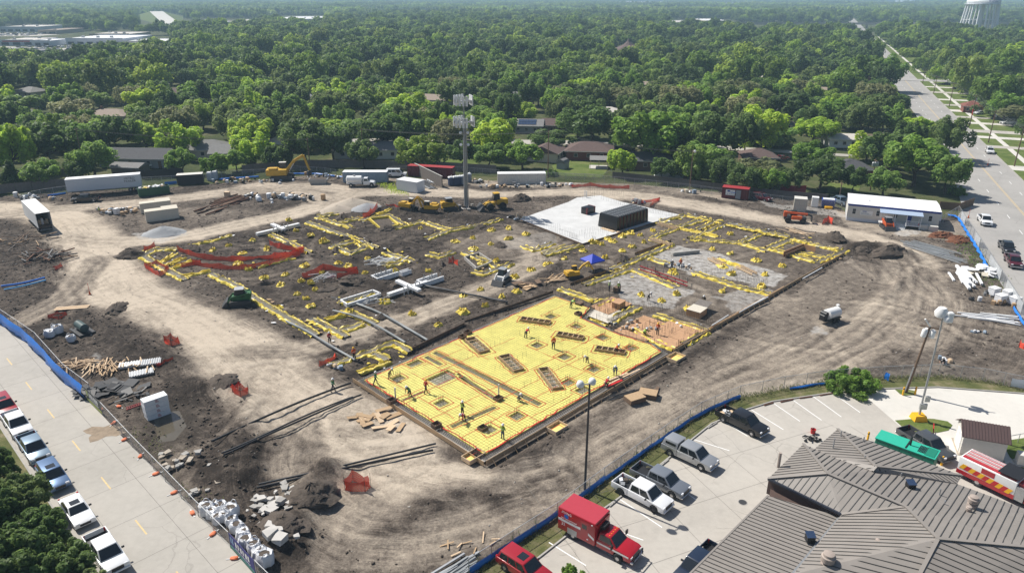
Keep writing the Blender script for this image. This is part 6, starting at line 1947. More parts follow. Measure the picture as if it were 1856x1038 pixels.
def pickup(label,rear,front,col,L=5.85,group=None,shell=False,load=None,name='pickup',extra_z=0.0,rim='rim',crew=True,zero=True):
 a,b=G(*rear),G(*front);c=(a+b)/2
 z=gzmax(c.x,c.y,2)if keep_at(c)else 0.02
 t=tng(name,label,'pickup',(c.x,c.y,z+extra_z),heading(a,b),group)
 pm=PAINT[col];w=0.98;zb=0.42;hr=1.12;r=0.4
 xr,xf=-L*0.305,L*0.325
 xc=-L/2+1.9
 # front body with bonnet
 prof=arch_profile([(xc,zb),(xc,hr),(L*0.17,hr+0.02),(L/2-0.25,hr-0.10),(L/2-0.03,hr-0.22),(L/2,zb+0.12),(L/2-0.06,zb)],zb,[xf],0.47)
 extrude_y(prof,-w,w,pm,'body',t,0.06)
 # bed: two sides, tailgate, floor
 bp_=arch_profile([(-L/2,zb+.1),(-L/2,hr+0.02),(xc-0.02,hr+0.02),(xc-0.02,zb)],zb,[xr],0.47)
 for s in (-1,1):
  extrude_y(bp_,s*w if s<0 else w-0.09,s*w+0.09 if s<0 else w,pm,'bed_side',t,0.03)
 pa('tailgate',MB().box(-L/2,-L/2+0.07,-w+0.09,w-0.09,zb+.12,hr+0.01),pm,t)
 pa('bed_floor',MB().box(-L/2+0.05,xc,-w+0.085,w-0.085,0.62,0.68),'black_plastic',t)
 cabin(t,pm,xc+0.02,xc+2.75,xc+0.22,xc+1.95,hr-0.02,hr+0.76,w-0.05,w-0.22)
 if shell:
  pa('bed_cover',frustum([(-L/2+.02,-w+.03,hr+0.02),(xc-.02,-w+.03,hr+0.02),(xc-.02,w-.03,hr+0.02),(-L/2+.02,w-.03,hr+0.02)],[(-L/2+.25,-w+.2,hr+0.74),(xc-.02,-w+.2,hr+0.76),(xc-.02,w-.2,hr+0.76),(-L/2+.25,w-.2,hr+0.74)]),pm,t,smooth=35,bevel=0.07,seg=2)
  for s in (-1,1):pa('side_window',MB().box(-L/2+0.45,xc-0.25,s*(w-0.105)-0.02,s*(w-0.105)+0.02,hr+0.2,hr+0.55),'glass',t)
 lamps(t,L,w,hr-0.25,hr-0.2,L/2-0.02)
 pa('grille',MB().box(L/2-0.05,L/2+0.02,-0.48,0.48,0.62,hr-0.17),'black_plastic' if col not in ('silver',)else 'chrome',t)
 pa('bumper',MB().box(L/2-0.1,L/2+0.1,-w+0.05,w-0.05,0.42,0.6),'chrome' if col in ('silver','black','maroon','steelgrey')else pm,t,bevel=0.04)
 pa('rear_bumper',MB().box(-L/2-0.12,-L/2+0.02,-w+0.08,w-0.08,0.45,0.62),'chrome',t,bevel=0.03)
 pa('underbody',MB().box(-L/2+0.3,L/2-0.4,-w+0.3,w-0.3,0.28,0.6),'black_plastic',t)
 for x in (xr,xf):
  for s in (-1,1):add_wheel(t,x,s*(w-0.12),r,0.27,rim)
 if load:
  for k in range(load):
   o=link('load',MB().box(-.25,.25,-.2,.2,0,.3).mesh('load',rnd.choice(['bag','wood_pale','grey_steel','clay'])),t,(-L/2+rnd.uniform(.4,1.6),rnd.uniform(-.6,.6),.68));o.rotation_euler=(0,0,rnd.uniform(0,3))
 return t
def keep_at(p):
 i=int((p.x-GX0)/GS+0.5);j=int((p.y-GY0)/GS+0.5)
 return 0<=i<nx and 0<=j<ny and bool(INS[i,j])
def saloon(label,rear,front,col,L=4.85,suv=False,group=None,name=None,z=0.0,cat=None,van=False):
 a,b=G(*rear),G(*front);c=(a+b)/2
 t=tng(name or ('van' if van else 'suv' if suv else 'car'),label,cat or ('van' if van else 'suv' if suv else 'car'),(c.x,c.y,z),heading(a,b),group)
 pm=PAINT[col];w=0.96 if (suv or van)else 0.91;zb=0.3 if not suv else 0.38;hb=0.92 if not suv else 1.08;r=0.34 if not suv else 0.39
 xr,xf=-L*0.29,L*0.30
 if van:hb=1.15;r=0.36
 prof=arch_profile([(-L/2,zb+.15),(-L/2+0.02,hb-0.04),(-L/2+0.2,hb),(L*0.2,hb),(L/2-0.3,hb-0.14),(L/2-0.04,hb-0.26),(L/2,zb+0.12),(L/2-0.06,zb)],zb,[xr,xf],r+0.06)
 extrude_y(prof,-w,w,pm,'body',t,0.07)
 if van:cabin(t,pm,-L/2+0.05,L*0.34,-L/2+0.15,L*0.17,hb-.02,2.1,w-.04,w-.14,3)
 elif suv:cabin(t,pm,-L/2+0.08,L*0.25,-L/2+0.38,L*0.09,hb-.02,1.76,w-.05,w-.2,3)
 else:cabin(t,pm,-L*0.40,L*0.22,-L*0.22,L*0.06,hb-.02,1.44,w-.06,w-.22,2)
 if not van:
  pa('sunroof',MB().box(-0.55,0.2,-0.4,0.4,(1.755 if suv else 1.435),(1.775 if suv else 1.455)),'glass',t)
 lamps(t,L,w,hb-0.25,hb-0.15,L/2-0.03)
 pa('grille',MB().box(L/2-0.06,L/2+0.015,-0.45,0.45,zb+.12,hb-0.3),'black_plastic',t)
 pa('underbody',MB().box(-L/2+.3,L/2-.3,-w+.3,w-.3,.2,zb+.1),'black_plastic',t)
 for x in (xr,xf):
  for s in (-1,1):add_wheel(t,x,s*(w-0.11),r,0.22)
 return t
LOT='vehicles in the fire station car park'
pickup('black pickup with rubble in its open bed at the bend of the car park',(1312,757),(1376,789),'black',5.9,LOT,load=7)
pickup('silver pickup with a matching hard bed cover',(1212,815),(1288,851),'silver',5.8,LOT,shell=True)
pickup('pale silver pickup parked tight beside the white one',(1156,861),(1236,900),'steelgrey',5.9,LOT)
pickup('white pickup with a bundle in its bed in the car park',(1124,884),(1204,926),'white',5.9,LOT,load=3,rim='rim_dark')
saloon('red suv cut off by the bottom edge of the car park',(918,1018),(985,1062),'red',4.9,True,LOT,z=0.02)
pickup('dark navy pickup half hidden under the station eaves at the bottom',(1292,1010),(1240,1062),'navy',5.8,LOT)
pickup('dark grey-blue pickup behind the green generator',(1636,790),(1716,840),'grey',5.9,LOT,extra_z=0.02)
STREET='cars parked along the left street'
def curb_car(fn,label,x,y,col,**kw):
 p=G(x,y);t_=(V3((p.x,p.y,0))-A).dot(DS);q=SP(t_,-HWS+1.25)
 def px(P):
  z=P.y*cP+H*sP;return (928+F*P.x/z,519-F*(P.y*sP-H*cP)/z)
 return fn(label,px(q-DS*2),px(q+DS*2),col,group=STREET,**kw)
curb_car(saloon,'red car at the left edge, first in the parked row',-8,752,'red',suv=True)
curb_car(pickup,'white pickup second in the row at the left edge',6,786,'white')
curb_car(pickup,'pale blue-grey pickup third in the row by the left edge',38,830,'paleblue')
curb_car(saloon,'blue suv with sunroof parked beside the dense trees',80,880,'blue',suv=True)
curb_car(saloon,'white saloon car with sunroof on the left street',128,940,'white')
curb_car(pickup,'white pickup with hoses in its bed nearest the bottom left',184,1016,'white')
ROADV='vehicles on the right road'
pickup('white pickup on the road beside the right fence',(1778,397),(1789,412),'white',5.9,ROADV)
pickup('black pickup on the right road ahead of the maroon one',(1817,446),(1829,463),'black',5.9,ROADV)
pickup('maroon pickup on the right road at the picture edge',(1828,470),(1841,489),'maroon',5.8,ROADV)
saloon('white suv driving on the far lanes of the right road',(1789,272),(1797,283),'white',4.9,True,ROADV)
saloon('tiny white suv far along the right road',(1641,119),(1646,126),'white',4.9,True,ROADV)
saloon('white van in a driveway right of the road',(1838,226),(1816,226),'white',5.6,False,'vehicles in driveways right of the road',z=0.11,van=True)
saloon('white car in the driveway beside the red brick house',(1781,207),(1766,208),'white',4.7,False,'vehicles in driveways right of the road',z=0.11)
saloon('dark car in the carport drive right of the road',(1722,155),(1708,154),'black',4.7,False,'vehicles in driveways right of the road',z=0.11)
saloon('black car beside the grey house right of the road',(1744,163),(1726,162),'black',4.7,True,'vehicles in driveways right of the road',z=0.11)
pickup('white pickup in the yard of the dark-roofed house',(272,305),(258,300),'white',5.6,None)
saloon('white van parked by the fence left of the maroon container',(706,320),(732,320),'white',5.5,False,None,van=True,z=0.05)
saloon('red car behind the broad tree beside the beige shed',(1410,291),(1424,289),'red',4.6,False,None)
saloon('white car parked in front of the solar panel house',(975,262),(992,261),'white',4.7,False,None)
saloon('dark pickup-like car left of the red hut\'s fence',(1372,361),(1388,365),'maroon',4.9,True,None)
pickup('black pickup in front of the long white trailer',(180,364),(133,367),'black',5.9,None)
pickup('blue-white pickup parked behind the blue dumpster',(1528,372),(1518,368),'paleblue',5.6,None)
# ------------------------------------------------------------------ ambulance
a,b=G(1035,958),G(1140,1012);c=(a+b)/2
t=tng('ambulance','red fire department ambulance with white stripe parked in the car park','ambulance',(c.x,c.y,0.02),heading(a,b))
pm=PAINT['fire_red'];w=1.05;L=7.3
prof=arch_profile([(0.25,0.5),(0.25,1.25),(1.9,1.28),(L/2-0.3,1.16),(L/2-0.03,1.0),(L/2,0.62),(L/2-0.06,0.5)],0.5,[2.45],0.5)
extrude_y(prof,-w+.05,w-.05,pm,'body',t,0.07)
cabin(t,pm,0.3,2.25,0.45,1.5,1.24,1.98,w-.1,w-.26,1,rear=False)
bx=pa('module',MB().box(-L/2,0.22,-1.22,1.22,0.62,2.92),pm,t,bevel=0.06,seg=2,smooth=35)
pa('module_roof',MB().box(-L/2+.05,0.17,-1.17,1.17,2.92,2.95),mat('red_roof',(0.42,0.04,0.06),0.45,var=0.05),t)
for s in (-1,1):
 y=s*1.222
 pa('stripe',MB().hexa([(-L/2+.05,y,1.62),(-.75,y,1.62),(-.75,y+s*.012,1.62),(-L/2+.05,y+s*.012,1.62),(-L/2+.05,y,1.85),(-.75,y,1.85),(-.75,y+s*.012,1.85),(-L/2+.05,y+s*.012,1.85)]),'line_white',t)
 pa('stripe',MB().hexa([(-.75,y,1.62),(.15,y,1.18),(.15,y+s*.012,1.18),(-.75,y+s*.012,1.62),(-.75,y,1.85),(.15,y,1.4),(.15,y+s*.012,1.4),(-.75,y+s*.012,1.85)]),'line_white',t)
 pa('cab_stripe',MB().box(.3,L/2-.2,s*(w-.05),s*(w-.05)+s*.012,.92,1.08),'line_white',t)
 pa('wheel_cover',MB().box(-2.62,-1.62,s*1.222,s*1.235,.62,1.2),'galv',t)
 for k,(x,z)in enumerate(((-3.3,2.7),(-.1,2.7),(-2.1,2.4),(-.5,1.0))):pa('marker_lamp',MB().box(x-.07,x+.07,s*1.222,s*1.25,z-.05,z+.05),'lamp_white' if k%2 else 'lamp_red',t)
 pa('side_door',MB().box(-1.25,-.45,s*1.221,s*1.236,.75,2.6),pm,t,bevel=.01)
 pa('door_window',MB().box(-1.1,-.62,s*1.236,s*1.244,1.95,2.4),'glass',t)
 pa('mirror',MB().box(1.9,2.02,s*(w+.05),s*(w+.35),1.3,1.7),'black_plastic',t)
 pa('headlight',MB().box(L/2-.14,L/2+.01,s*.75-.17,s*.75+.17,.82,1.0),'lamp_white',t)
for sgn,rz in ((-1,0),(1,math.pi)):
 text_part('lettering','IRVING',0.34,t,(-2.75,sgn*1.236,2.62),(math.pi/2,0,rz),'line_white')
 text_part('lettering','FIRE DEPARTMENT',0.2,t,(-2.45,sgn*1.236,1.98),(math.pi/2,0,rz),'line_white')
 text_part('lettering','32',0.42,t,(-3.05,sgn*1.236,1.36),(math.pi/2,0,rz),'line_white')
 for k in range(3):
  an=k*math.pi/3
  o=pa('star_emblem',MB().box(-.25,.25,-.005,.005,-.07,.07),'blue_tarp',t);o.location=(-2.75,sgn*(1.232+k*.002),2.3);o.rotation_euler=(0,an+math.pi/2,0)
for k in range(5):
 pa('roof_lamp',MB().box(1.28,1.38,-.6+k*.3-.05,-.6+k*.3+.05,1.95,2.02),'lamp_amber',t)
pa('light_bar',MB().box(.22,.34,-1.0,1.0,2.5,2.75),'lamp_red',t);pa('air_unit',MB().box(.22,.7,-.45,.45,2.1,2.45),'black_plastic',t)
pa('grille',MB().box(L/2-.05,L/2+.03,-.5,.5,.68,1.02),'black_plastic',t);pa('bumper',MB().box(L/2-.05,L/2+.22,-.98,.98,.45,.66),'chrome',t,bevel=.04)
pa('brush_guard',MB().tube((L/2+.2,-.75,.5),(L/2+.2,-.75,1.12),.05).tube((L/2+.2,.75,.5),(L/2+.2,.75,1.12),.05).tube((L/2+.2,-.75,1.1),(L/2+.2,.75,1.1),.05),'black_plastic',t)
pa('underbody',MB().box(-L/2+.2,L/2-.4,-.8,.8,.35,.7),'black_plastic',t)
for x in (-2.1,2.45):
 for s in (-1,1):add_wheel(t,x,s*.95,.42,.3)
 # ------------------------------------------------------------------ fire engine
a,b=G(1762,868),G(1858,915);c=(a+b)/2
t=tng('fire_engine','red and white fire engine with yellow chevrons at the right edge','fire engine',(c.x+.6,c.y-.4,0.02),heading(a,b))
L=8.6;w=1.22
pa('body',MB().box(-L/2,0.9,-w,w,.62,2.35),'white_paint',t,bevel=.05,seg=2,smooth=35)
pa('body_lower',MB().box(-L/2-.02,0.92,-w-.015,w+.015,.55,1.0),PAINT['fire_red'],t)
pa('hose_bed',MB().box(-L/2+.15,.7,-w+.2,w-.2,2.351,2.42),'fire_bed' if 'fire_bed' in M else PAINT['fire_red'],t)
for y in (-.55,.0,.55):pa('hose_divider',MB().box(-L/2+.2,.6,y-.03,y+.03,2.42,2.62),'line_white',t)
pa('bed_cover',MB().box(-.9,.95,-w+.05,w-.05,2.64,2.72),'black_plastic',t)
pa('pump_panel',MB().box(.92,1.7,-w+.02,w-.02,.6,2.0),'galv',t);pa('pump_top',MB().box(.95,1.7,-.9,.9,2.0,2.3),PAINT['fire_red'],t)
prof=arch_profile([(1.75,.55),(1.75,1.5),(3.0,1.5),(L/2-.25,1.32),(L/2,1.05),(L/2,.55)],.55,[3.05],.52)
extrude_y(prof,-w+.12,w-.12,PAINT['fire_red'],'bonnet',t,.07)
cabin(t,'white_paint',1.75,3.25,1.8,2.8,1.48,2.5,w-.14,w-.24,1,rear=False)
pa('light_bar',MB().box(2.1,2.45,-.9,.9,2.52,2.68),'lamp_red',t)
for s in (-1,1):
 for k in range(11):
  x=-L/2+.15+k*.42;z=1.55-k*.03
  pa('chevron',MB().hexa([(x,s*(w+.016),z-.35),(x+.41,s*(w+.016),z-.35),(x+.41,s*(w+.03),z-.35),(x,s*(w+.03),z-.35),(x+.3,s*(w+.016),z+.2),(x+.71,s*(w+.016),z+.2),(x+.71,s*(w+.03),z+.2),(x+.3,s*(w+.03),z+.2)]),'lamp_red' if k%2 else 'safety_yellow',t)
 pa('locker_door',MB().box(-2.2,-1.0,s*(w+.001),s*(w+.014),1.7,2.25),PAINT['fire_red'],t)
 pa('mirror',MB().box(2.9,3.0,s*(w+.05),s*(w+.3),1.6,2.0),'chrome',t)
 pa('headlight',MB().box(L/2-.1,L/2+.01,s*.8-.15,s*.8+.15,.85,1.05),'lamp_white',t)
pa('bumper',MB().box(L/2-.05,L/2+.45,-1.15,1.15,.5,.8),'chrome',t,bevel=.05)
pa('underbody',MB().box(-L/2+.2,L/2-.2,-.8,.8,.35,.7),'black_plastic',t)
for x in (-2.3,3.05):
 for s in (-1,1):add_wheel(t,x,s*1.05,.5,.34,'rim')
 # ------------------------------------------------------------------ construction machines
def tracks(t,L,w,tw,r,mt='dark_steel'):
 for s in (-1,1):
  pts=[]
  for k in range(7):
   an=-math.pi/2+math.pi*k/6;pts.append((L/2-r+r*math.cos(an),r+r*math.sin(an)))
  for k in range(7):
   an=math.pi/2+math.pi*k/6;pts.append((-L/2+r+r*math.cos(an),r+r*math.sin(an)))
  o=extrude_y(pts,s*w-tw/2,s*w+tw/2,mt,'track',t,.02)
  n_=int(L/.22)
  mb=MB()
  for k in range(n_):
   x=-L/2+r+(L-2*r)*k/n_
   mb.box(x,x+.05,s*w-tw/2-.01,s*w+tw/2+.01,2*r-.005,2*r+.04)
  pa('grouser',mb,mt,o,kind='stuff')
def boom_arm(t,pts,ws,mt,names):
 for(p,q),w_,nm in zip(zip(pts[:-1],pts[1:]),ws,names):
  p,q=V3(p),V3(q)
  mid=p.lerp(q,.5)+V3((0,0,(q-p).length*(.10 if nm=='boom' else 0)))
  mb=MB()
  if nm=='boom':
   mb.bar(p,mid,w_,w_*1.3);mb.bar(mid,q,w_,w_*1.15)
  else:
   mb.bar(p,q,w_,w_*1.2)
  pa(nm,mb,mt,t,bevel=.03)
def excavator(label,foot,ang,s,body,arm_pts,name='excavator',group=None,cab_open=False):
 p=S(*foot);t=tng(name,label,'excavator',(p.x,p.y,p.z),ang,group);t.scale=(s,s,s)
 tracks(t,4.4,1.2,.6,.45)
 pa('undercarriage',MB().box(-1.2,1.2,-.9,.9,.45,.95),'dark_steel',t)
 pa('house',MB().box(-2.3,1.1,-1.3,1.3,1.0,2.1),body,t,bevel=.08,seg=2,smooth=35)
 pa('counterweight',MB().box(-2.75,-2.2,-1.3,1.3,1.05,2.15),body,t,bevel=.12,seg=2,smooth=35)
 pa('engine_cover',MB().box(-2.2,-.6,-1.2,.1,2.1,2.45),body,t,bevel=.06)
 cb=pa('cab',MB().hexa([(-.5,.35,2.0),(1.1,.35,2.0),(1.1,1.3,2.0),(-.5,1.3,2.0),(-.4,.42,3.15),(.85,.42,3.15),(.85,1.24,3.15),(-.4,1.24,3.15)]),'black_plastic',t,bevel=.06)
 apn(t,'windshield',((1.1,.35,2.0),(1.1,1.3,2.0),(.85,1.24,3.15),(.85,.42,3.15)),(.08,.08))
 apn(t,'side_window',((1.1,1.3,2.0),(-.5,1.3,2.0),(-.4,1.24,3.15),(.85,1.24,3.15)),(.08,.1))
 apn(t,'side_window',((-.5,.35,2.0),(1.1,.35,2.0),(.85,.42,3.15),(-.4,.42,3.15)),(.08,.1))
 pa('cab_roof',MB().box(-.45,.9,.38,1.28,3.15,3.22),body if s<.7 else 'offwhite',t)
 boom_arm(t,arm_pts,[.42,.34],body,['boom','dipper'])
 bp_=V3(arm_pts[-1])
 pa('bucket',MB().hexa([(bp_.x-.35,-.55,bp_.z-1.1),(bp_.x+.3,-.55,bp_.z-.9),(bp_.x+.3,.55,bp_.z-.9),(bp_.x-.35,.55,bp_.z-1.1),(bp_.x-.45,-.5,bp_.z-.1),(bp_.x+.35,-.5,bp_.z+.1),(bp_.x+.35,.5,bp_.z+.1),(bp_.x-.45,.5,bp_.z-.1)]),'dark_steel',t,bevel=.05)
 a0,a1=V3(arm_pts[0]),V3(arm_pts[1])
 for sy in (-.3,.3):pa('hydraulic_ram',MB().tube((a0 .x+.5,sy,a0 .z-.2),(a0 .lerp(a1,.45).x,sy,a0 .lerp(a1,.45).z+.1),.08),'chrome',t)
 return t
excavator('large yellow excavator with raised boom at the back left',(512,325),R(8),1.35,'cat_yellow',[(.9,0,1.7),(4.4,0,4.6),(5.3,0,1.6)])
excavator('yellow mini excavator beside the blue tent',(1041,503),R(20),.62,'cat_yellow',[(.9,0,1.7),(4.2,0,4.2),(5.6,0,1.6)],'mini_excavator')
excavator('tan compact excavator with dark canopy left of the mast, rear one',(742,385),R(-30),.8,'cat_yellow',[(.9,0,1.7),(3.4,0,4.0),(4.4,0,1.4)],'mini_excavator')
excavator('tan compact excavator left of the mast, front one with short arm',(778,388),R(170),.8,'cat_yellow',[(.9,0,1.7),(3.2,0,4.2),(4.6,0,1.8)],'mini_excavator')
def loader(label,foot,ang,s,body,tracked=False,name='skid_steer',cat='loader',group=None):
 p=S(*foot);t=tng(name,label,cat,(p.x,p.y,p.z),ang,group);t.scale=(s,s,s)
 if tracked:tracks(t,2.5,.75,.42,.33)
 else:
  for x in (-.55,.6):
   for sy in (-.72,.72):add_wheel(t,x,sy,.4,.3,'rim_dark')
 pa('chassis',MB().box(-1.25,.95,-.55,.55,.35,1.15),body,t,bevel=.06)
 pa('engine_cover',MB().box(-1.4,-.6,-.6,.6,1.0,1.5),body,t,bevel=.07)
 pa('cab_frame',MB().hexa([(-.6,-.52,1.1),(.7,-.52,1.1),(.7,.52,1.1),(-.6,.52,1.1),(-.55,-.5,2.05),(.45,-.5,2.05),(.45,.5,2.05),(-.55,.5,2.05)]),'black_plastic',t,bevel=.05)
 apn(t,'windshield',((.7,-.52,1.1),(.7,.52,1.1),(.45,.5,2.05),(.45,-.5,2.05)),(.08,.08))
 pa('cab_roof',MB().box(-.6,.52,-.56,.56,2.05,2.12),'galv' if tracked else body,t)
 for sy in (-.66,.66):
  pa('lift_arm',MB().bar((-1.2,sy,1.55),(.9,sy,1.2),.12,.2).bar((.9,sy,1.2),(1.55,sy,.45),.12,.18),body,t)
 pa('bucket',MB().hexa([(1.5,-.92,.02),(2.2,-.92,.02),(2.2,.92,.02),(1.5,.92,.02),(1.45,-.92,.75),(1.6,-.92,.75),(1.6,.92,.75),(1.45,.92,.75)]),'dark_steel',t,bevel=.02)
 return t
loader('green tracked loader with grey canopy beside the left haul road',(437,552),R(195),1.25,'deere',True,'track_loader')
loader('white and black skid steer in the middle of the site',(911,510),R(245),1.15,'white_paint',True)
loader('orange skid steer parked by the office steps',(1607,414),R(262),1.15,'orange',True)
loader('tan dozer with canopy left of the mast',(814,381),R(20),1.35,'cat_yellow',True,'bulldozer','bulldozer')
# wheel loader
p=S(897,379);t=tng('wheel_loader','tan wheel loader with lowered bucket right of the mast','wheel loader',(p.x,p.y,p.z),R(200));t.scale=(1.2,1.2,1.2)
for x in (-1.3,1.2):
 for sy in (-.95,.95):add_wheel(t,x,sy,.68,.48,'rim_dark')
pa('rear_body',MB().box(-2.4,-.2,-.7,.7,.9,1.9),'cat_yellow',t,bevel=.1,seg=2);pa('front_frame',MB().box(.0,1.8,-.55,.55,.7,1.4),'cat_yellow',t,bevel=.06)
pa('cab',MB().hexa([(-.9,-.6,1.7),(.4,-.6,1.7),(.4,.6,1.7),(-.9,.6,1.7),(-.8,-.55,3.0),(.25,-.55,3.0),(.25,.55,3.0),(-.8,.55,3.0)]),'black_plastic',t,bevel=.06);apn(t,'windshield',((.4,-.6,1.7),(.4,.6,1.7),(.25,.55,3.0),(.25,-.55,3.0)),(.06,.06));pa('cab_roof',MB().box(-.85,.32,-.62,.62,3.0,3.1),'cat_yellow',t)
for sy in (-.4,.4):pa('lift_arm',MB().bar((.9,sy,1.5),(2.5,sy,.7),.18,.35),'cat_yellow',t)
pa('bucket',MB().hexa([(2.4,-1.35,.05),(3.5,-1.35,.05),(3.5,1.35,.05),(2.4,1.35,.05),(2.4,-1.35,1.15),(2.65,-1.35,1.15),(2.65,1.35,1.15),(2.4,1.35,1.15)]),'dark_steel',t,bevel=.03)
# telehandler
p=S(1440,402);t=tng('telehandler','orange telehandler with lowered boom behind the right pads','telehandler',(p.x,p.y,p.z),R(-14))
for x in (-1.5,1.5):
 for sy in (-.95,.95):add_wheel(t,x,sy,.62,.42,'rim_dark')
pa('chassis',MB().box(-2.3,2.2,-.55,.55,.65,1.2),'dark_steel',t,bevel=.04);pa('engine_pod',MB().box(-.8,1.3,-1.15,-.5,.8,1.55),'orange',t,bevel=.07)
pa('cab',MB().hexa([(-1.0,.2,1.0),(.5,.2,1.0),(.5,1.1,1.0),(-1.0,1.1,1.0),(-.9,.25,2.35),(.3,.25,2.35),(.3,1.05,2.35),(-.9,1.05,2.35)]),'black_plastic',t,bevel=.05)
pa('boom',MB().bar((-2.4,-.25,2.1),(2.4,-.25,1.9),.4,.45),'orange',t,bevel=.04);pa('boom_extension',MB().bar((2.4,-.25,1.9),(3.3,-.25,1.6),.3,.35),'dark_steel',t)
pa('rear_pivot',MB().box(-2.4,-1.7,-.5,.3,1.2,2.3),'orange',t,bevel=.05);pa('fork_carriage',MB().box(3.2,3.35,-.9,.6,.5,1.7),'dark_steel',t)
for y in (-.7,.4):pa('fork',MB().box(3.35,4.6,y-.07,y+.07,.5,.58),'dark_steel',t)
# water truck
p=S(655,338);t=tng('water_truck','white water tank truck in front of the blue-grey container','truck',(p.x,p.y,p.z),R(2))
pa('frame',MB().box(-3.6,3.4,-.45,.45,.6,.85),'dark_steel',t);pa('tank',MB().path([(-3.6,0,1.75),(-3.4,0,1.75),(.2,0,1.75),(.4,0,1.75)],1,16,0,[.6,1.0,1.0,.6]),'white_paint',t,smooth=40)
pa('tank_deck',MB().box(-3.5,.3,-.95,.95,.85,1.05),'white_paint',t);pa('tank_hatch',MB().lathe([(.3,0),(.3,.2)],(-1.6,0,2.7),10),'galv',t)
extrude_y(arch_profile([(.7,.6),(.7,1.45),(2.0,1.45),(3.3,1.3),(3.5,1.1),(3.5,.6)],.6,[2.75],.52),-1.0,1.0,PAINT['white'],'bonnet',t,.06);cabin(t,PAINT['white'],.7,2.1,.8,1.75,1.43,2.25,.97,.85,1)
pa('bumper',MB().box(3.45,3.65,-1.1,1.1,.45,.75),'chrome',t)
for x in (-2.4,2.75):
 for sy in (-.95,.95):add_wheel(t,x,sy,.5,.35,'rim')
 # small trailer and spoil box left of the truck
p=S(578,333);t=tng('spoil_box','grey open steel skip left of the white tank truck','skip',(p.x,p.y,p.z),R(3));pa('body',MB().hexa([(-1.9,-1,0),(1.9,-1,0),(1.9,1,0),(-1.9,1,0),(-2.4,-1.1,1.3),(2.4,-1.1,1.3),(2.4,1.1,1.3),(-2.4,1.1,1.3)]),'grey_steel',t);pa('fill',MB().box(-2.1,2.1,-.95,.95,1.31,1.36),'clay',t)
# white tank trailer on the right
p=S(1505,582);t=tng('tank_trailer','white tank trailer with black pump standing alone at the right','tank trailer',(p.x,p.y,p.z),R(28))
pa('tank',MB().path([(-1.2,0,1.35),(-1.05,0,1.35),(1.25,0,1.35),(1.4,0,1.35)],1,16,0,[.35,.78,.78,.35]),'white_paint',t,smooth=40)
pa('frame',MB().box(-1.9,1.6,-.6,.6,.5,.65),'dark_steel',t);pa('pump',MB().box(-2.1,-1.3,-.5,.5,.65,1.5),'black_plastic',t,bevel=.1);pa('hose_reel',MB().path([(-1.6,-.5,1.6),(-1.6,.5,1.6)],.35,12),'black_plastic',t);pa('fender',MB().box(-.6,1.0,-.95,-.65,.75,.85),'black_plastic',t);pa('fender',MB().box(-.6,1.0,.65,.95,.75,.85),'black_plastic',t)
pa('mast_lamp',MB().tube((1.5,.3,.6),(1.5,.3,2.1),.05).box(1.3,1.7,.1,.5,2.1,2.3),'white_paint',t)
for x in (-.2,.6):
 for sy in (-.8,.8):add_wheel(t,x,sy,.36,.24,'rim_dark')
 # ------------------------------------------------------------------ containers, trailers, huts
def base_frame(nl,nr):
 """ground points of the near-left and near-right corners -> origin, heading, length"""
 a,b=G(*nl),G(*nr)
 return a,heading(a,b),(b-a).length
def container(label,nl,nr,depth,h,mt,roof=None,name='container',ribs=True,doors='right',cat='container',L=None):
 a,an,L0=base_frame(nl,nr);L=L or L0
 z=gzmax(a.x,a.y,3)if keep_at(a)else 0.0
 t=tng(name,label,cat,(a.x,a.y,z),an)
 if ribs:
  n_=int(L/0.28)*2
  def wave(y0,sgn):
   pts=[]
   for k in range(n_+1):
    x=0.08+(L-0.16)*k/n_
    pts.append((x,y0+sgn*(0.045 if (k//2)%2 else 0.0)))
   return pts
  for y0,sg,nm in ((0.0,1,'side_wall'),(depth,-1,'side_wall')):
   mb=MB();w_=wave(y0,sg)
   for p,q in zip(w_[:-1],w_[1:]):mb.poly([(p[0],p[1],.12),(q[0],q[1],.12),(q[0],q[1],h-.12),(p[0],p[1],h-.12)])
   pa(nm,mb,mt,t)
  pa('end_wall',MB().box(0.04,.1,.06,depth-.06,.1,h-.1),mt,t);pa('end_wall',MB().box(L-.1,L-.04,.06,depth-.06,.1,h-.1),mt,t)
  for x in (0,L-.12):
   for y in (-.02,depth-.1):pa('corner_post',MB().box(x,x+.12,y,y+.12,0,h),mt,t)
  for y in (-.02,depth-.1):
   pa('rail',MB().box(.12,L-.12,y,y+.12,0,.14),mt,t);pa('rail',MB().box(.12,L-.12,y,y+.12,h-.13,h),mt,t)
  x=L+.005 if doors=='right' else -.045
  for k in range(2):
   y0=.1+k*(depth-.2)/2
   d_=pa('door',MB().box(x,x+.04,y0+.01,y0+(depth-.2)/2-.01,.15,h-.15),mt,t)
   for q in (.3,.7):pa('lock_rod',MB().tube((x+(.06 if doors=='right' else -.02),y0+(depth-.2)/2*q,.2),(x+(.06 if doors=='right' else -.02),y0+(depth-.2)/2*q,h-.2),.02,5),'galv',d_)
 else:
  pa('wall',MB().box(0,L,0,depth,.05,h),mt,t,bevel=.03)
  x=L if doors=='right' else -.03
  pa('door',MB().box(x,x+.03,depth*.25,depth*.75,.1,h-.3),mt,t)
 pa('roof',MB().box(-.03,L+.03,-.03,depth+.03,h,h+.06),roof or mt,t)
 return t,L
container('blue-grey corrugated shipping container behind the white tank truck',(622,331),(702,331),2.45,2.7,'bluegrey_box','white_paint')
container('maroon corrugated shipping container behind the grey block wall',(739,319),(820,324),2.45,2.75,'maroon','red_box')
container('long white storage container in front of the lawn',(902,334),(989,333),2.45,2.7,'offwhite','white_paint')
container('black storage box with pale lid beside the portable toilets',(322,336),(369,333),2.3,2.5,'black_plastic','offwhite',ribs=False)
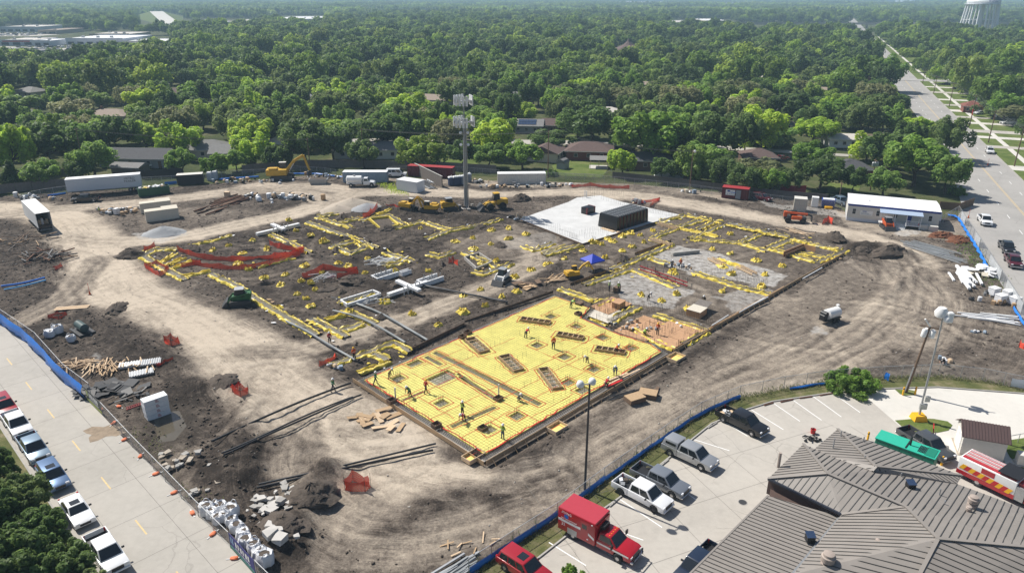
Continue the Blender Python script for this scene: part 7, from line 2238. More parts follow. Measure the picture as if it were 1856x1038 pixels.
container('pale blue-white equipment cabin beside the grey block wall',(719,345),(756,351),3.2,2.7,'store_white','white_paint',ribs=False,name='cabin',cat='cabin')
container('tall beige storage shed with ribbed sides near the telehandler',(1437,383),(1460,385),2.4,2.9,'beige_box','offwhite',name='shed',cat='shed')
container('small white tool cabinet on wheels beside the beige shed',(1470,375),(1482,376),1.4,2.2,'white_paint',None,ribs=False,name='tool_cabinet',cat='cabinet')
# red hut with sign
t,L=container('red site hut with company sign and grey door',(1307,359),(1355,364),2.6,2.5,'maroon','red_box',name='site_hut',cat='hut')
pa('sign',MB().box(.9,L*.5,-.08,-.03,.8,2.1),'line_white',t);pa('grey_door',MB().box(L*.53,L*.72,-.09,-.03,.1,2.15),'siding_grey',t)
pa('sign_mark',MB().box(1.3,1.9,-.1,-.08,1.6,1.95),'blue_dark',t);pa('sign_mark',MB().box(2.0,3.2,-.1,-.08,1.45,1.6),'blue_tarp',t)
for k in range(4):pa('sign_line',MB().box(1.2+k*.5,1.55+k*.5,-.1,-.08,1.05,1.15),'bluegrey_box',t)
# beige double box with gaps between lids
for(nl,nr,d_,h_,lab)in (((266,404),(326,396),2.2,2.3,'beige steel box with sloping lid beside the stone heap, front one'),((256,388),(312,381),2.0,2.2,'beige steel box with open lid, rear one of the pair')):
 a,an,L=base_frame(nl,nr);t=tng('steel_box',lab,'box',(a.x,a.y,gzmax(a.x,a.y,3)),an)
 pa('body',MB().box(0,L,0,d_,0,h_),'beige_box',t,bevel=.04)
 for k in range(2):
  q=L/2*k;pa('lid',MB().hexa([(q+.03,-.05,h_+.02),(q+L/2-.03,-.05,h_+.02),(q+L/2-.03,d_,h_+.02+.25*k),(q+.03,d_,h_+.02+.25*k),(q+.03,-.05,h_+.08),(q+L/2-.03,-.05,h_+.08),(q+L/2-.03,d_,h_+.08+.25*k),(q+.03,d_,h_+.08+.25*k)]),'cream',t)
 pa('skid',MB().box(.1,L-.1,-.06,-.01,.1,.3),'cream',t)
 # semi-trailers
def semi(label,nl,nr,L,wd,side_mt,rear_open=False,text=None,ang=None,wheels_x=None):
 a=G(*nl);b=G(*nr);an=heading(a,b)if ang is None else ang
 t=tng('semi_trailer',label,'trailer',(a.x,a.y,gzmax(a.x,a.y,3)),an)
 z0,z1=1.15,4.05
 if not rear_open:
  pa('body',MB().box(0,L,0,wd,z0,z1),side_mt,t,bevel=.04)
 else:
  pa('side_wall',MB().box(0,L,0,.06,z0,z1),side_mt,t);pa('side_wall',MB().box(0,L,wd-.06,wd,z0,z1),side_mt,t)
  pa('front_wall',MB().box(0,.06,.06,wd-.06,z0,z1),side_mt,t);pa('floor',MB().box(.06,L,.06,wd-.06,z0,z0+.08),'wood_dark',t);pa('body_roof',MB().box(0,L,0,wd,z1,z1+.05),side_mt,t)
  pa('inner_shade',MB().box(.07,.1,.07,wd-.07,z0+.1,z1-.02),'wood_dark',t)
  for k in range(5):pa('crate',MB().box(L-3+k*.1,L-2.2+k*.1,.2+k*.42,.58+k*.42,z0+.09,z0+.8+.25*(k%3)),['wood','wood_pale','bag'][k%3],t)
  for y in (0,wd-.1):pa('door_post',MB().box(L-.02,L+.06,y,y+.1,z0-.1,z1),'grey_steel',t)
 pa('roof',MB().box(-.02,L+.02,-.02,wd+.02,z1+.052,z1+.09),'roof_white',t)
 pa('lower_rail',MB().box(0,L,-.03,.03,z0-.12,z0+.06),'grey_steel',t)
 pa('chassis',MB().box(.8,L-.2,.6,wd-.6,.75,z0-.01),'dark_steel',t)
 for x in (wheels_x or (L-2.6,L-1.3)):
  for y in (.25,wd-.25):add_wheel(t,x,y,.5,.42,'rim')
 for y in (.5,wd-.5):pa('landing_leg',MB().box(2.6,2.75,y-.08,y+.08,0,.8),'grey_steel',t)
 pa('rear_bumper',MB().box(L-.1,L,.2,wd-.2,.5,.62),'grey_steel',t)
 if text:
  for k,s in enumerate(text):text_part('lettering',s,.72,t,(L-2.4,-.005,3.3-k*.66),(math.pi/2,0,0),'black_plastic')
 return t
semi('long white semi-trailer lettered METRO TRAILER at the back left',(124,358),(257,347),16.1,2.6,'store_white',text=['METRO','TRAILER'])
semi('white box trailer with open rear doors facing the camera',(47,398),(97,449),13.6,2.6,'white_paint',rear_open=True)
# green roll-off skip
a,an,L=base_frame((253,358),(309,351));t=tng('rolloff_skip','green open roll-off skip full of rubbish beside the long white trailer','skip',(a.x,a.y,gzmax(a.x,a.y,3)),an)
d_,h_=2.3,2.0
pa('wall',MB().box(0,L,0,.08,.15,h_),'green_bin',t);pa('wall',MB().box(0,L,d_-.08,d_,.15,h_),'green_bin',t);pa('wall',MB().box(0,.08,.08,d_-.08,.15,h_),'green_bin',t);pa('wall',MB().box(L-.08,L,.08,d_-.08,.15,h_),'green_bin',t);pa('floor',MB().box(0,L,0,d_,.08,.2),'green_bin',t)
for k in range(9):pa('rib',MB().box(.3+k*L/9,.4+k*L/9,-.07,-.002,.2,h_-.1),'green_bin',t)
pa('fill',MB().box(.1,L-.1,.1,d_-.1,1.4,1.6),'clay',t)
for k in range(24):
 o=link('rubbish',MB().box(-.35,.35,-.25,.25,-.15,.15).mesh('rubbish',rnd.choice(['bag','cream','wood_pale','yellow_film','foam','grey_steel'])),t,(rnd.uniform(.5,L-.5),rnd.uniform(.4,d_-.4),rnd.uniform(1.7,2.1)));o.rotation_euler=(rnd.uniform(-.5,.5),rnd.uniform(-.5,.5),rnd.uniform(0,3))
a,an,L=base_frame((1489,376),(1512,378));t=tng('skip','blue waste skip with white rubbish between cabinet and office','skip',(a.x,a.y,0),an)
pa('body',MB().hexa([(0,.1,.15),(L,.1,.15),(L,1.7,.15),(0,1.7,.15),(-.1,0,1.7),(L+.1,0,1.7),(L+.1,1.8,1.9),(-.1,1.8,1.9)]),'blue_dark',t);pa('fill',MB().box(.1,L-.1,.2,1.6,1.75,1.95),'bag',t);pa('rib',MB().box(-.05,L+.05,-.06,.02,.9,1.0),'blue_dark',t)
t=tng('yellow_box','small yellow spill box on the ground in front of the blue skip','box',G(1501,378),R(-4));pa('body',MB().box(-.8,.8,-.35,.35,0,.4),'safety_yellow',t);pa('lid',MB().box(-.85,.85,-.4,.4,.41,.5),'safety_yellow',t)
# grey block wall behind the cabin
a,an,L=base_frame((752,316),(801,341));t=tng('block_wall','free-standing grey-brown masonry block wall beside the equipment cabin','wall',(a.x,a.y,gzmax(a.x,a.y,2)),an)
wb_=MB().box(0,.385,0,.2,0,.19).mesh('block','concrete_old')
dm('block_brown',(0.17,0.145,0.125),.9,var=.2)
wb2=MB().box(0,L/14-.02,0,.25,0,.29).mesh('block','block_brown')
for j in range(10):
 for i in range(14):
  link('block',wb2,t,(i*L/14+(.01 if j%2 else 0),0,j*.3))
pa('mortar',MB().box(0,L-.02,.03,.22,0,2.99),'concrete_old',t);pa('coping',MB().box(-.05,L+.05,-.05,.3,3.0,3.1),'concrete_old',t)
p=S(775,340);t=tng('pump_skid','grey piping and valve skid beside the equipment cabin','pump',(p.x,p.y,p.z),an)
for k in range(6):pa('pipe',MB().path([(-1.6+k*.6,0,0),(-1.6+k*.6,0,1.3+.15*(k%2)),(-1.6+k*.6,.9,1.3+.15*(k%2))],.13,8),'galv',t,smooth=50)
pa('header',MB().tube((-1.9,.9,1.35),(1.8,.9,1.35),.2,10),'galv',t,smooth=50);pa('base',MB().box(-2,2,-.5,1.3,0,.12),'grey_steel',t)
# portable toilets
for i,(x,y)in enumerate(((817,336),(825,335),(832,334),(839,333),(850,329),(381,327),(391,325),(1060-240,337))[:7]):
 a=G(x,y);mt='navy_pod' if i<3 else 'grey_pod'
 dm('navy_pod',(0.03,0.05,0.11),.5,var=.1);dm('grey_pod',(0.22,0.25,0.28),.5,var=.1);dm('white_pod',(0.5,0.55,0.62),.5,var=.05)
 if i>=5:mt='white_pod'
 t=tng('portable_toilet',('navy blue portable toilet in the row behind the mast, number %s from the left'%['one','two','three'][i])if i<3 else ('grey portable toilet right after the navy ones behind the mast' if i==3 else 'grey portable toilet at the right end of the row behind the mast')if i<5 else ('pale portable toilet right of the black box, left one' if i==5 else 'pale portable toilet right of the black box, right one'),'toilet',(a.x,a.y,gzmax(a.x,a.y,1)),R(25 if i<5 else 3),'portable toilets')
 pa('cabin',MB().box(-.55,.55,-.58,.58,.05,2.05),mt,t,bevel=.04);pa('roof',MB().hexa([(-.6,-.62,2.05),(.6,-.62,2.05),(.6,.62,2.05),(-.6,.62,2.05),(-.45,-.45,2.3),(.45,-.45,2.3),(.45,.45,2.3),(-.45,.45,2.3)]),'white_paint',t);pa('door',MB().box(-.42,.42,-.61,-.57,.12,1.95),mt,t);pa('vent',MB().tube((.35,.35,2.1),(.35,.35,2.55),.06,6),'white_paint',t)
 # site office
a,an,L=base_frame((1533,399),(1699,416));D=9.2;h_=3.3
t=tng('site_office','white-roofed site office trailer with blue band and porch','office',(a.x,a.y,0),an)
pa('wall',MB().box(0,L,0,D,.75,h_),'offwhite',t);pa('skirting',MB().box(.03,L-.03,.03,D-.03,-.1,.752),'store_white',t);pa('blue_band',MB().box(-.06,L+.06,-.06,D+.06,h_-.02,h_+.42),'blue_dark',t)
pa('roof',MB().add([(-.1,-.1,h_+.42),(L+.1,-.1,h_+.42),(L+.1,D+.1,h_+.42),(-.1,D+.1,h_+.42),(-.1,D/2,h_+.75),(L+.1,D/2,h_+.75)],[(0,1,5,4),(1,2,5),(2,3,4,5),(3,0,4),(3,2,1,0)]),'roof_white',t)
for x in (1.3,5.9,9.3,L-1.7):
 w_=pa('window',MB().box(x-.38,x+.38,-.05,.02,1.55,2.75),'white_paint',t);pa('pane',MB().box(x-.31,x+.31,-.07,-.04,1.6,2.13),'window_dark',w_);pa('pane',MB().box(x-.31,x+.31,-.07,-.04,2.17,2.7),'window_dark',w_)
pa('sign_board',MB().box(2.5,4.9,-.06,-.01,1.5,2.45),'line_white',t);pa('sign_mark',MB().box(2.9,3.7,-.075,-.06,2.25,2.38),'blue_dark',t)
for k in range(3):pa('sign_line',MB().box(2.65,4.7-.4*k,-.075,-.06,1.66+.18*k,1.72+.18*k),'bluegrey_box',t)
pa('door',MB().box(11.4,12.3,-.06,.0,.9,2.9),'blue_dark',t)
pa('porch_deck',MB().box(6.2,14.0,-2.3,-.01,.72,.85),'white_paint',t);pa('porch_roof',MB().hexa([(6.1,-2.5,2.95),(14.1,-2.5,2.95),(14.1,-.08,3.2),(6.1,-.08,3.2),(6.1,-2.5,3.05),(14.1,-2.5,3.05),(14.1,-.08,3.3),(6.1,-.08,3.3)]),'siding_blue',t)
for x in (6.35,9.0,11.2,13.85):pa('porch_post',MB().box(x-.06,x+.06,-2.3,-2.18,.0,2.97),'white_paint',t)
for x0,x1 in ((6.4,9.0),(11.2,13.85)):
 pa('handrail',MB().box(x0,x1,-2.27,-2.2,1.72,1.8),'white_paint',t)
 for k in range(int((x1-x0)/.3)):pa('baluster',MB().box(x0+.15+k*.3,x0+.2+k*.3,-2.26,-2.21,.85,1.72),'white_paint',t)
for k in range(5):pa('step',MB().box(9.1,11.1,-3.6+k*.26,-3.3+k*.26,.14*k+.02,.14*k+.12),'white_paint',t)
for x in (9.05,11.1):pa('step_rail',MB().bar((x,-3.6,.95),(x,-2.25,1.75),.07),'white_paint',t)
pa('flag',MB().box(13.4,13.45,-2.6,-2.2,1.4,2.3),'line_white',t);pa('flag',MB().box(13.4,13.45,-2.9,-2.6,1.2,1.6),'lamp_red',t)
pa('roof_vent',MB().box(4,4.2,3,3.2,h_+.6,h_+.8),'galv',t);pa('air_conditioner',MB().box(L+.06,L+.7,2.5,3.8,1.2,2.8),'white_paint',t)
for x,y,lab in ((1672,417,'white square crate beside the office steps, left one'),(1690,420,'white square crate beside the office steps, right one')):
 p=G(x,y);q=tng('crate',lab,'crate',(p.x,p.y,.0),an);pa('panel',MB().box(-.85,.85,-.4,.4,.1,1.2),'offwhite',q,bevel=.02);pa('skid',MB().box(-.85,.85,-.42,.42,0,.1),'wood',q)
 # blue tent
p=S(1073,490);t=tng('canopy_tent','blue pop-up canopy tent in the middle of the site','tent',(p.x,p.y,p.z),R(35))
pa('canopy',MB().add([(-1.55,-1.55,2.1),(1.55,-1.55,2.1),(1.55,1.55,2.1),(-1.55,1.55,2.1),(0,0,3.1),(-1.55,-1.55,1.85),(1.55,-1.55,1.85),(1.55,1.55,1.85),(-1.55,1.55,1.85)],[(0,1,4),(1,2,4),(2,3,4),(3,0,4),(0,5,6,1),(1,6,7,2),(2,7,8,3),(3,8,5,0)]),mat('tent_blue',(0.012,0.04,0.42),.6,var=.06),t)
for x in (-1.5,1.5):
 for y in (-1.5,1.5):pa('pole',MB().bar((x,y,0),(x,y,2.0),.05),'galv',t)
 # ------------------------------------------------------------------ heaps
def heap(name,label,cat,x,y,rx,ry,h,mt,seed,rz=0.0,nr=9,ns=26,rough_=.16):
 p=G(x,y);t_=random.Random(seed);rings=[]
 for i in range(nr+1):
  f_=i/nr;ring=[]
  for k in range(ns):
   a=2*math.pi*k/ns;j=1+t_.uniform(-rough_,rough_)
   ring.append((rx*(1-f_)*math.cos(a)*j,ry*(1-f_)*math.sin(a)*j,h*((f_*.75+.25*math.sin(f_*math.pi/2))if 'gravel' in name else math.sin(f_*math.pi/2)**1.15)*(1+t_.uniform(-rough_,rough_)*.6)-.12))
  rings.append(ring)
 mb=MB();mb.loft(rings)
 return tag(link(name,mb.mesh(name,mt,50),None,(p.x,p.y,gz(p.x,p.y)),rz),label,cat)
heap('gravel_heap','grey crushed stone heap beside the beige boxes','gravel',297,422,4.6,3.0,1.7,'gravel_grey',1,.3,rough_=.07)
heap('gravel_heap','large tan stone heap beside the back haul road','gravel',640,374,6.5,4.0,2.0,'gravel_tan',2,.2,rough_=.07)
heap('gravel_heap','grey stone heap in front of the tan one','gravel',666,380,4.0,2.6,1.4,'gravel_grey',3,.2,rough_=.07)
heap('gravel_heap','low pale sand heap left of the tan stone heap','gravel',612,382,4.6,3.0,1.3,'gravel_tan',13,.3,rough_=.07)
for i,(x,y,rx,ry,h,lab)in enumerate(((237,464,3.0,2.2,1.6,'dark soil mound at the left end of the foundations'),(944,362,3.2,2.4,1.6,'dark soil mound behind the white slab\'s left corner'),(1126,472,2.6,1.8,1.2,'dark soil mound right of the blue tent'),(1512,437,3.4,2.4,2.0,'dark soil mound left of the office trailer'),(1565,458,2.2,1.6,1.2,'small dark soil mound at the turn of the haul road'),
(1612,462,5.0,2.4,1.8,'long dark spoil bank inside the haul road bend'),(566,905,2.6,2.4,1.3,'black soil mound behind the concrete rubble'),(212,560,3.0,1.6,.9,'low dark soil mound beside the left haul road'),(350,452,2.6,1.6,1.1,'dark soil mound behind the yellow roll at left'),(640,512,2.8,1.6,.8,'low dark mound beside the peaked red mesh'),(700,417,2.6,1.6,.9,'dark mound in front of the deep pit'),
(1000,486,2.2,1.3,.5,'low mound beside the mini excavator'),(540,502,2.4,1.5,.9,'dark mound left of the peaked red mesh'),(755,437,2.8,1.6,.9,'dark mound behind the long back beam'),(440,455,2.2,1.4,.7,'low mound behind the long red mesh'),(870,412,2.4,1.5,.7,'low mound in the sandy ground'),(400,700,3.0,2.2,.8,'crumbly mud mound right of the foam stack'),(515,965,2.4,1.8,.9,'dark mud mound behind the white bulk bags'))):
 heap('soil_mound',lab,'soil',x,y,rx,ry,h,'clay',40+i,i*.7,rough_=.2)
for i,(x,y)in enumerate(((420,465),(470,470),(520,445),(575,465),(610,455),(660,440),(700,440),(735,455),(760,475),(800,480),(830,425),(590,525),(620,530),(650,515),(720,520),(520,545),(770,545),(700,600),(480,515),(620,395),(810,400),(850,500),(690,575),(905,445))):
 tag(heap('soil_mound','low crumbly soil heap dug out between the yellow-lined beams','soil',x,y,1.2+i%4*.35,.9+i%3*.3,.45+i%5*.12,'clay',90+i,i*.9,6,16,.28),group='spoil heaps between the beams')
heap('soil_mound','rusty red-brown mulch mound beside the office, left one','soil',1708,428,3.2,2.0,1.0,'red_clay',70,.1,rough_=.25)
heap('soil_mound','rusty red-brown mulch mound beside the office, right one','soil',1738,436,3.0,2.2,1.0,'red_clay',71,.5,rough_=.25)
def chunks(name,label,cat,x,y,n_,sp,r0,r1,mt,seed,pname='chunk',zs=.5):
 p=S(x,y);t=tng(name,label,cat,(p.x,p.y,p.z));r_=random.Random(seed)
 for k in range(n_):
  r=r_.uniform(r0,r1);mb=MB();pts=[]
  mb.hexa([(x_*r*r_.uniform(.5,1.2),y_*r*r_.uniform(.4,1.1),z_*r*r_.uniform(.25,.6))for z_ in (-1,1)for x_,y_ in ((-1,-1),(1,-1),(1,1),(-1,1))])
  link(pname,mb.mesh(pname,r_.choice(mt)if isinstance(mt,list)else mt),t,(r_.gauss(0,sp[0]),r_.gauss(0,sp[1]),r*.4+r_.random()*zs),r_.uniform(0,6))
 return t
chunks('rubble_heap','heap of broken pale concrete rubble in the lower left mud','rubble',503,912,44,(1.3,1.5),.12,.5,['concrete_old','concrete'],5)
chunks('rubble_heap','single big pale boulder and stones by the bulk bags','rubble',510,985,5,(.7,.6),.25,.75,['concrete'],6,zs=.1)
chunks('rubble_heap','tan concrete cylinders and stones beside the street fence','rubble',330,842,16,(1.2,1.1),.2,.4,['gravel_tan','concrete_old'],7,zs=.2)
chunks('rubble_heap','small loose stones below the tan cylinders','rubble',372,892,6,(.8,.5),.18,.4,['gravel_tan','concrete_old'],8,zs=.1)
chunks('rubble_heap','grey rubble strewn around the mast foot','rubble',850,376,26,(3.2,1.3),.2,.5,['clay','concrete_old','clay'],9,zs=.3)
# bulk bags
BAGM=[]
for sd_ in range(3):
 r_=random.Random(600+sd_);mb=MB();rings=[]
 for rad,z in ((.42,0),(.55,.12),(.58,.5),(.55,.85),(.46,1.0),(.36,.92)):
  rings.append([(rad*math.cos(2*math.pi*k/14)*r_.uniform(.85,1.15)*(1.1 if k%4 else.95),rad*math.sin(2*math.pi*k/14)*r_.uniform(.85,1.15),z*r_.uniform(.9,1.12))for k in range(14)])
 mb.loft(rings);me=mb.mesh('sack','bag',45);m2=MB();m2 .poly([(.36*math.cos(k*.6),.36*math.sin(k*.6),.93)for k in range(10)])
 m3=MB();
 for s_ in (-1,1):m3 .path([(s_*.4,-.3,.95),(s_*.5,-.1,1.25),(s_*.5,.1,1.25),(s_*.4,.3,.95)],.03,5)
 BAGM.append((me,m2 .mesh('soil_fill','clay'),m3 .mesh('lifting_loop','bag')))
for i,(x,y)in enumerate(((375,928),(388,935),(400,928),(395,945),(412,942),(421,950),(430,962),(441,975),(446,990),(462,1000),(470,1012),(482,1022),(420,935),(92,612),(106,606),(130,618))):
 p=G(x,y);nm=['first','second','third','fourth','fifth','sixth','seventh','eighth','ninth','tenth','eleventh','twelfth','thirteenth']
 lab=f'white bulk bag beside the street fence, {nm[i]} counted from the top left' if i<12 else 'white bulk bag at the inner side of the bag row' if i==12 else ['white crumpled sack beside the green tank, left one','white crumpled sack beside the green tank, middle one','small white crumpled sack beside the green tank, right one'][i-13]
 t=tng('bulk_bag',lab,'bulk bag',(p.x,p.y,gzmax(p.x,p.y,.6)),rnd.uniform(0,6),'white bulk bags of soil');s_=rnd.uniform(.95,1.25);t.scale=(s_,s_*rnd.uniform(.9,1.1),s_*rnd.uniform(.8,1.05))
 for o_,nm_ in zip(BAGM[i%3],('sack','soil_fill','lifting_loop')):link(nm_,o_,t)
 # foam block stack in the puddle
a,an,L=base_frame((268,763),(310,748));t=tng('foam_stack','tall stack of white foam blocks standing in a puddle','foam blocks',(a.x,a.y,-.05),an)
for k in range(4):
 b_=pa('block',MB().box(rnd.uniform(-.03,.03),L+rnd.uniform(-.03,.03),0,1.25,k*.62,k*.62+.6),'foam',t,bevel=.015)
 for j in range(3):pa('print_mark',MB().box(L*.45,L*.45+.4-j*.06,-.012,-.002,k*.62+.14+j*.13,k*.62+.2+j*.13),'red_box',b_)
t=tng('ladder','red fibreglass ladder lying left of the foam stack','ladder',(0,0,0))
for s_ in (0,1):pa('rail',MB().bar(S(229,742+s_*3,.15),S(262,731+s_*3,.15),.06,.1),'red_box',t)
for k in range(8):pa('rung',MB().bar(S(229,742,.15).lerp(S(262,731,.15),(k+.5)/8),S(229,745,.15).lerp(S(262,734,.15),(k+.5)/8),.04),'red_box',t)
# corrugated steel sheets, green tank, small odds and ends
for x,y,w_,d_,an_,lab in ((240,664,3.0,1.3,.35,'white corrugated sheet stack right of the lumber heap'),(273,661,2.6,1.6,.35,'grey corrugated steel sheet bundle, upper one'),(257,679,2.8,1.5,.5,'grey corrugated steel sheet bundle, lower one')):
 p=S(x,y);t=tng('sheet_bundle',lab,'steel sheets',(p.x,p.y,p.z),an_)
 for k in range(9):pa('rib',MB().box(-w_/2+k*w_/9,-w_/2+(k+.55)*w_/9,-d_/2,d_/2,.36,.44),'white_paint' if 'white' in lab else 'galv',t)
 pa('sheet',MB().box(-w_/2,w_/2,-d_/2,d_/2,.15,.36),'white_paint' if 'white' in lab else 'galv',t)
 for y_ in (-.4,.4):pa('bearer',MB().box(-w_/2,w_/2,y_-.05,y_+.05,0,.15),'wood',t)
p=S(150,602);t=tng('tank_tray','dark green tank standing in a black spill tray at the left','tank',(p.x,p.y,p.z),R(-40))
pa('tray',MB().box(-1.9,1.9,-1.1,1.1,0,.35),'black_plastic',t,bevel=.05);pa('tank',MB().path([(-1.3,0,.95),(-1.15,0,.95),(1.15,0,.95),(1.3,0,.95)],1,14,0,[.3,.6,.6,.3]),mat('tank_green',(.06,.09,.085),.4,var=.1),t,smooth=45)
p=S(131,559);t=tng('plank','pale timber panel lying by the collapsed mesh','panel',(p.x,p.y,p.z+.05),R(12));pa('sheet',MB().box(-2.4,2.4,-.6,.6,0,.08),'wood_pale',t);pa('batten',MB().box(-2.4,2.4,-.05,.05,.081,.14),'wood',t)
hose([(3,522),(40,517),(82,506)],.16,'blue_tarp','bright blue pipe at the left edge','pipe','pipe');hose([(8,528),(45,521),(84,510)],.13,mat('pipe_cyan',(.08,.35,.65),.5,var=.05),'pale blue pipe beside the bright blue one','pipe','pipe')
for x,y,lab,mt in ((1174,718,'brown stack of form panels beside the right slab edge, front one','wood_dark'),(1150,728,'brown stack of form panels beside the right slab edge, left one','wood_dark')):
 p=S(x,y);t=tng('panel_stack',lab,'form panels',(p.x,p.y,p.z),R(-20 if 'front' in lab else 28))
 for k in range(6):pa('panel',MB().box(-1.1+rnd.uniform(-.05,.05),1.1,-.75,.75+rnd.uniform(-.05,.05),k*.11,k*.11+.09),'wood' if k==5 else mt,t)
pof('rebar_bundle','bundle of dark rebar beside the brown panel stacks','rebar',1128,718,'bar',26,(4.6,.035,.035),'dark_steel',(.4,.3),.55,.04,.1,31,.02)
for x,y,lab in ((1812,548,'white pallet of wrapped blocks by the right fence, front'),(1825,540,'white pallet of wrapped blocks by the right fence, middle'),(1800,535,'white wrapped bales by the right fence, left'),(1838,552,'blue-grey wrapped pallet at the right fence')):
 p=S(x,y);t=tng('wrapped_pallet',lab,'pallet',(p.x,p.y,p.z),R(20));pa('skid',MB().box(-.7,.7,-.6,.6,0,.14),'wood',t);pa('load',MB().box(-.7,.7,-.6,.6,.141,1.3),'store_white' if 'blue' in lab else 'bag',t,bevel=.06)
 pa('cap',MB().box(-.74,.74,-.64,.64,1.301,1.4),'foam',t,bevel=.03)
JUNK=['bag','black_plastic','wood_pale','grey_steel','foam','bluegrey_box','wood','galv','cream']
def junk(label,x,y,n_,sx,sy,seed,smax=.8,z=.3):
 r_=random.Random(seed);p=S(x,y);t=tng('rubbish_heap',label,'rubbish',(p.x,p.y,p.z))
 for k in range(n_):
  s_=r_.uniform(.25,smax);nm,mb=r_.choice([('bundle',0),('drum',1),('box',2)])
  if nm=='drum':mb=MB().lathe([(s_*.4,0),(s_*.45,.1),(s_*.45,s_),(s_*.38,s_*1.05)],n=10)
  elif nm=='box':mb=MB().box(-s_/2,s_/2,-s_*.4,s_*.4,0,s_*r_.uniform(.5,1.2))
  else:
   mb=MB();mb.loft([[(s_*.7*q*math.cos(a)*r_.uniform(.8,1.2),s_*.6*q*math.sin(a)*r_.uniform(.8,1.2),s_*zz)for a in (0,.9,1.8,2.7,3.6,4.5,5.4)]for q,zz in ((.8,0),(1,.3),(.6,.7),(.1,.85))])
  link(nm,mb.mesh(nm,r_.choice(JUNK),40),t,(r_.gauss(0,sx),r_.gauss(0,sy),r_.random()*z-.05),r_.uniform(0,6))
 return t
junk('mixed pallets, drums and rubbish beside the beige boxes',225,385,30,2.6,1.4,1,1.1)
junk('row of white sacks and junk along the back fence at left',70,362,22,3.4,.9,2,.9)
junk('white cabinets and sacks in front of the chain-link fence at left',35,358,10,1.6,.7,3,1.4)
junk('big heap of sacks, drums and black crates beyond the haul road',505,360,60,5.0,1.5,4,1.3)
junk('pale sacks and debris left of the yellow excavator',455,330,34,4.6,1.0,5,.9)
junk('debris along the fence right of the excavator',590,322,26,3.6,.8,6,.9)
junk('tarps and drums right of the portable toilets',868,330,14,1.6,.8,7,1.0)
junk('white barrels and sacks left of the long white container',905,340,18,3.0,.8,8,1.0)
junk('green and grey wrapped materials below the long white container',1000,338,26,4.0,.9,9,1.0)
junk('stones and sacks beside the back mesh fence',1245,350,10,1.6,.6,10,.9)
junk('small boxes behind the white slab',1165,367,9,1.2,.7,11,1.0)
junk('tools and boxes around the steel benches',1228,482,16,1.6,1.0,12,.7)
junk('tools and boxes beside the plywood pads',1140,592,14,1.3,.8,13,.6)
junk('dark tools and scraps on the brown plywood pad',1180,597,12,1.6,.6,14,.5)
junk('small rubbish left of the yellow slab corner',605,664,8,.8,.5,15,.6)
junk('dark scraps in the soil at the right',1780,605,6,1.0,.6,16,.6)
junk('black pump parts in the soil behind the car park fence',1710,657,5,.5,.4,17,.7)
junk('scattered scraps by the right fence',1800,545,14,1.8,1.4,18,.8)
junk('grey machine and pallets by the open box trailer',195,383,10,1.0,.6,19,1.1)
junk('dark concrete stubs at the white slab\'s left corner',938,398,10,1.2,.8,20,.9)
# ------------------------------------------------------------------ antenna mast
p=S(845,377);hM=up_h(845,377,171);h2=up_h(845,377,216)
t=tng('antenna_mast','tall grey steel antenna mast with two tiers of white panels','mast',(p.x,p.y,p.z))
pa('pole',MB().path([(0,0,-.3),(0,0,h2*.5),(0,0,h2),(0,0,h2+.01),(0,0,hM)],1,12,0,[.48,.4,.3,.14,.1]),'grey_steel',t,smooth=50)
pa('cable_run',MB().bar((.62,-.2,0),(.38,-.1,h2),.2,.12),'galv',t);pa('foot',MB().box(-1.2,1.2,-1.2,1.2,-.2,.12),'concrete',t)
for lev,r_ in ((hM-1.3,1.5),(h2-.6,1.8)):
 pl=pa('platform',MB().lathe([(r_*.55,lev-.1),(r_*.62,lev-.1),(r_*.62,lev),(r_*.55,lev)],n=12),'galv',t)
 for k in range(3):
  a=k*2.094+.3;c,s=math.cos(a),math.sin(a)
  pa('arm',MB().bar((0,0,lev),(c*r_,s*r_,lev),.12),'galv',t);pa('arm_rail',MB().bar((c*r_-s*1.3,s*r_+c*1.3,lev),(c*r_+s*1.3,s*r_-c*1.3,lev),.1),'galv',t)
  for j in (-1.15,-.4,.4,1.15):
   q=V3((c*(r_+.15)-s*j,s*(r_+.15)+c*j,lev));me_=MB().box(-.12,.12,-.22,.22,-1.05,1.05)
   o=pa('antenna_panel',me_,'white_paint',t);o.location=q;o.rotation_euler=(0,0,a)
   o=pa('radio_unit',MB().box(-.15,.15,-.16,.16,-.3,.3),'galv',t);o.location=q+V3((-c*.35,-s*.35,-.2));o.rotation_euler=(0,0,a)
for lev in (h2-3.0,h2-5.6):
 for sx in (-1,1):
  o=pa('floodlight',MB().lathe([(.08,0),(.34,.3),(.3,.42)],n=10),'white_paint',t);o.location=(sx*.75,-.3,lev);o.rotation_euler=(1.1,sx*.3,0)
  pa('bracket',MB().bar((0,0,lev),(sx*.75,-.3,lev),.07),'galv',t)
  # ------------------------------------------------------------------ poles
def lamp_pole(label,x,y,top,dirs,name='light_pole',mt='dark_steel',r=.13):
 p=G(x,y);h=up_h(x,y,top);t=tng(name,label,'light pole',(p.x,p.y,0));pa('pole',MB().tube((0,0,-.2),(0,0,h),r,10,0,r*.7),mt,t,smooth=50)
 for k,(dx,dy)in enumerate(dirs):
  pa('arm',MB().bar((0,0,h-.1),(dx,dy,h+.05),.08),'galv',t)
  o=pa('lamp_head',MB().lathe([(.1,-.35),(.32,-.25),(.38,0),(.26,.28),(.05,.36)],n=12),'white_paint',t,smooth=50);o.location=(dx,dy,h+.1)
 return t,h
lamp_pole('tall dark car park light pole with two white globe heads',1060,886,694,[(.25,.15),(-.9,-.35)])
p=G(1664,760);t,h=lamp_pole('grey light pole on a yellow concrete foot with white floodlights',1664,760,578,[(.35,.2),(.25,-.35)],mt='galv')
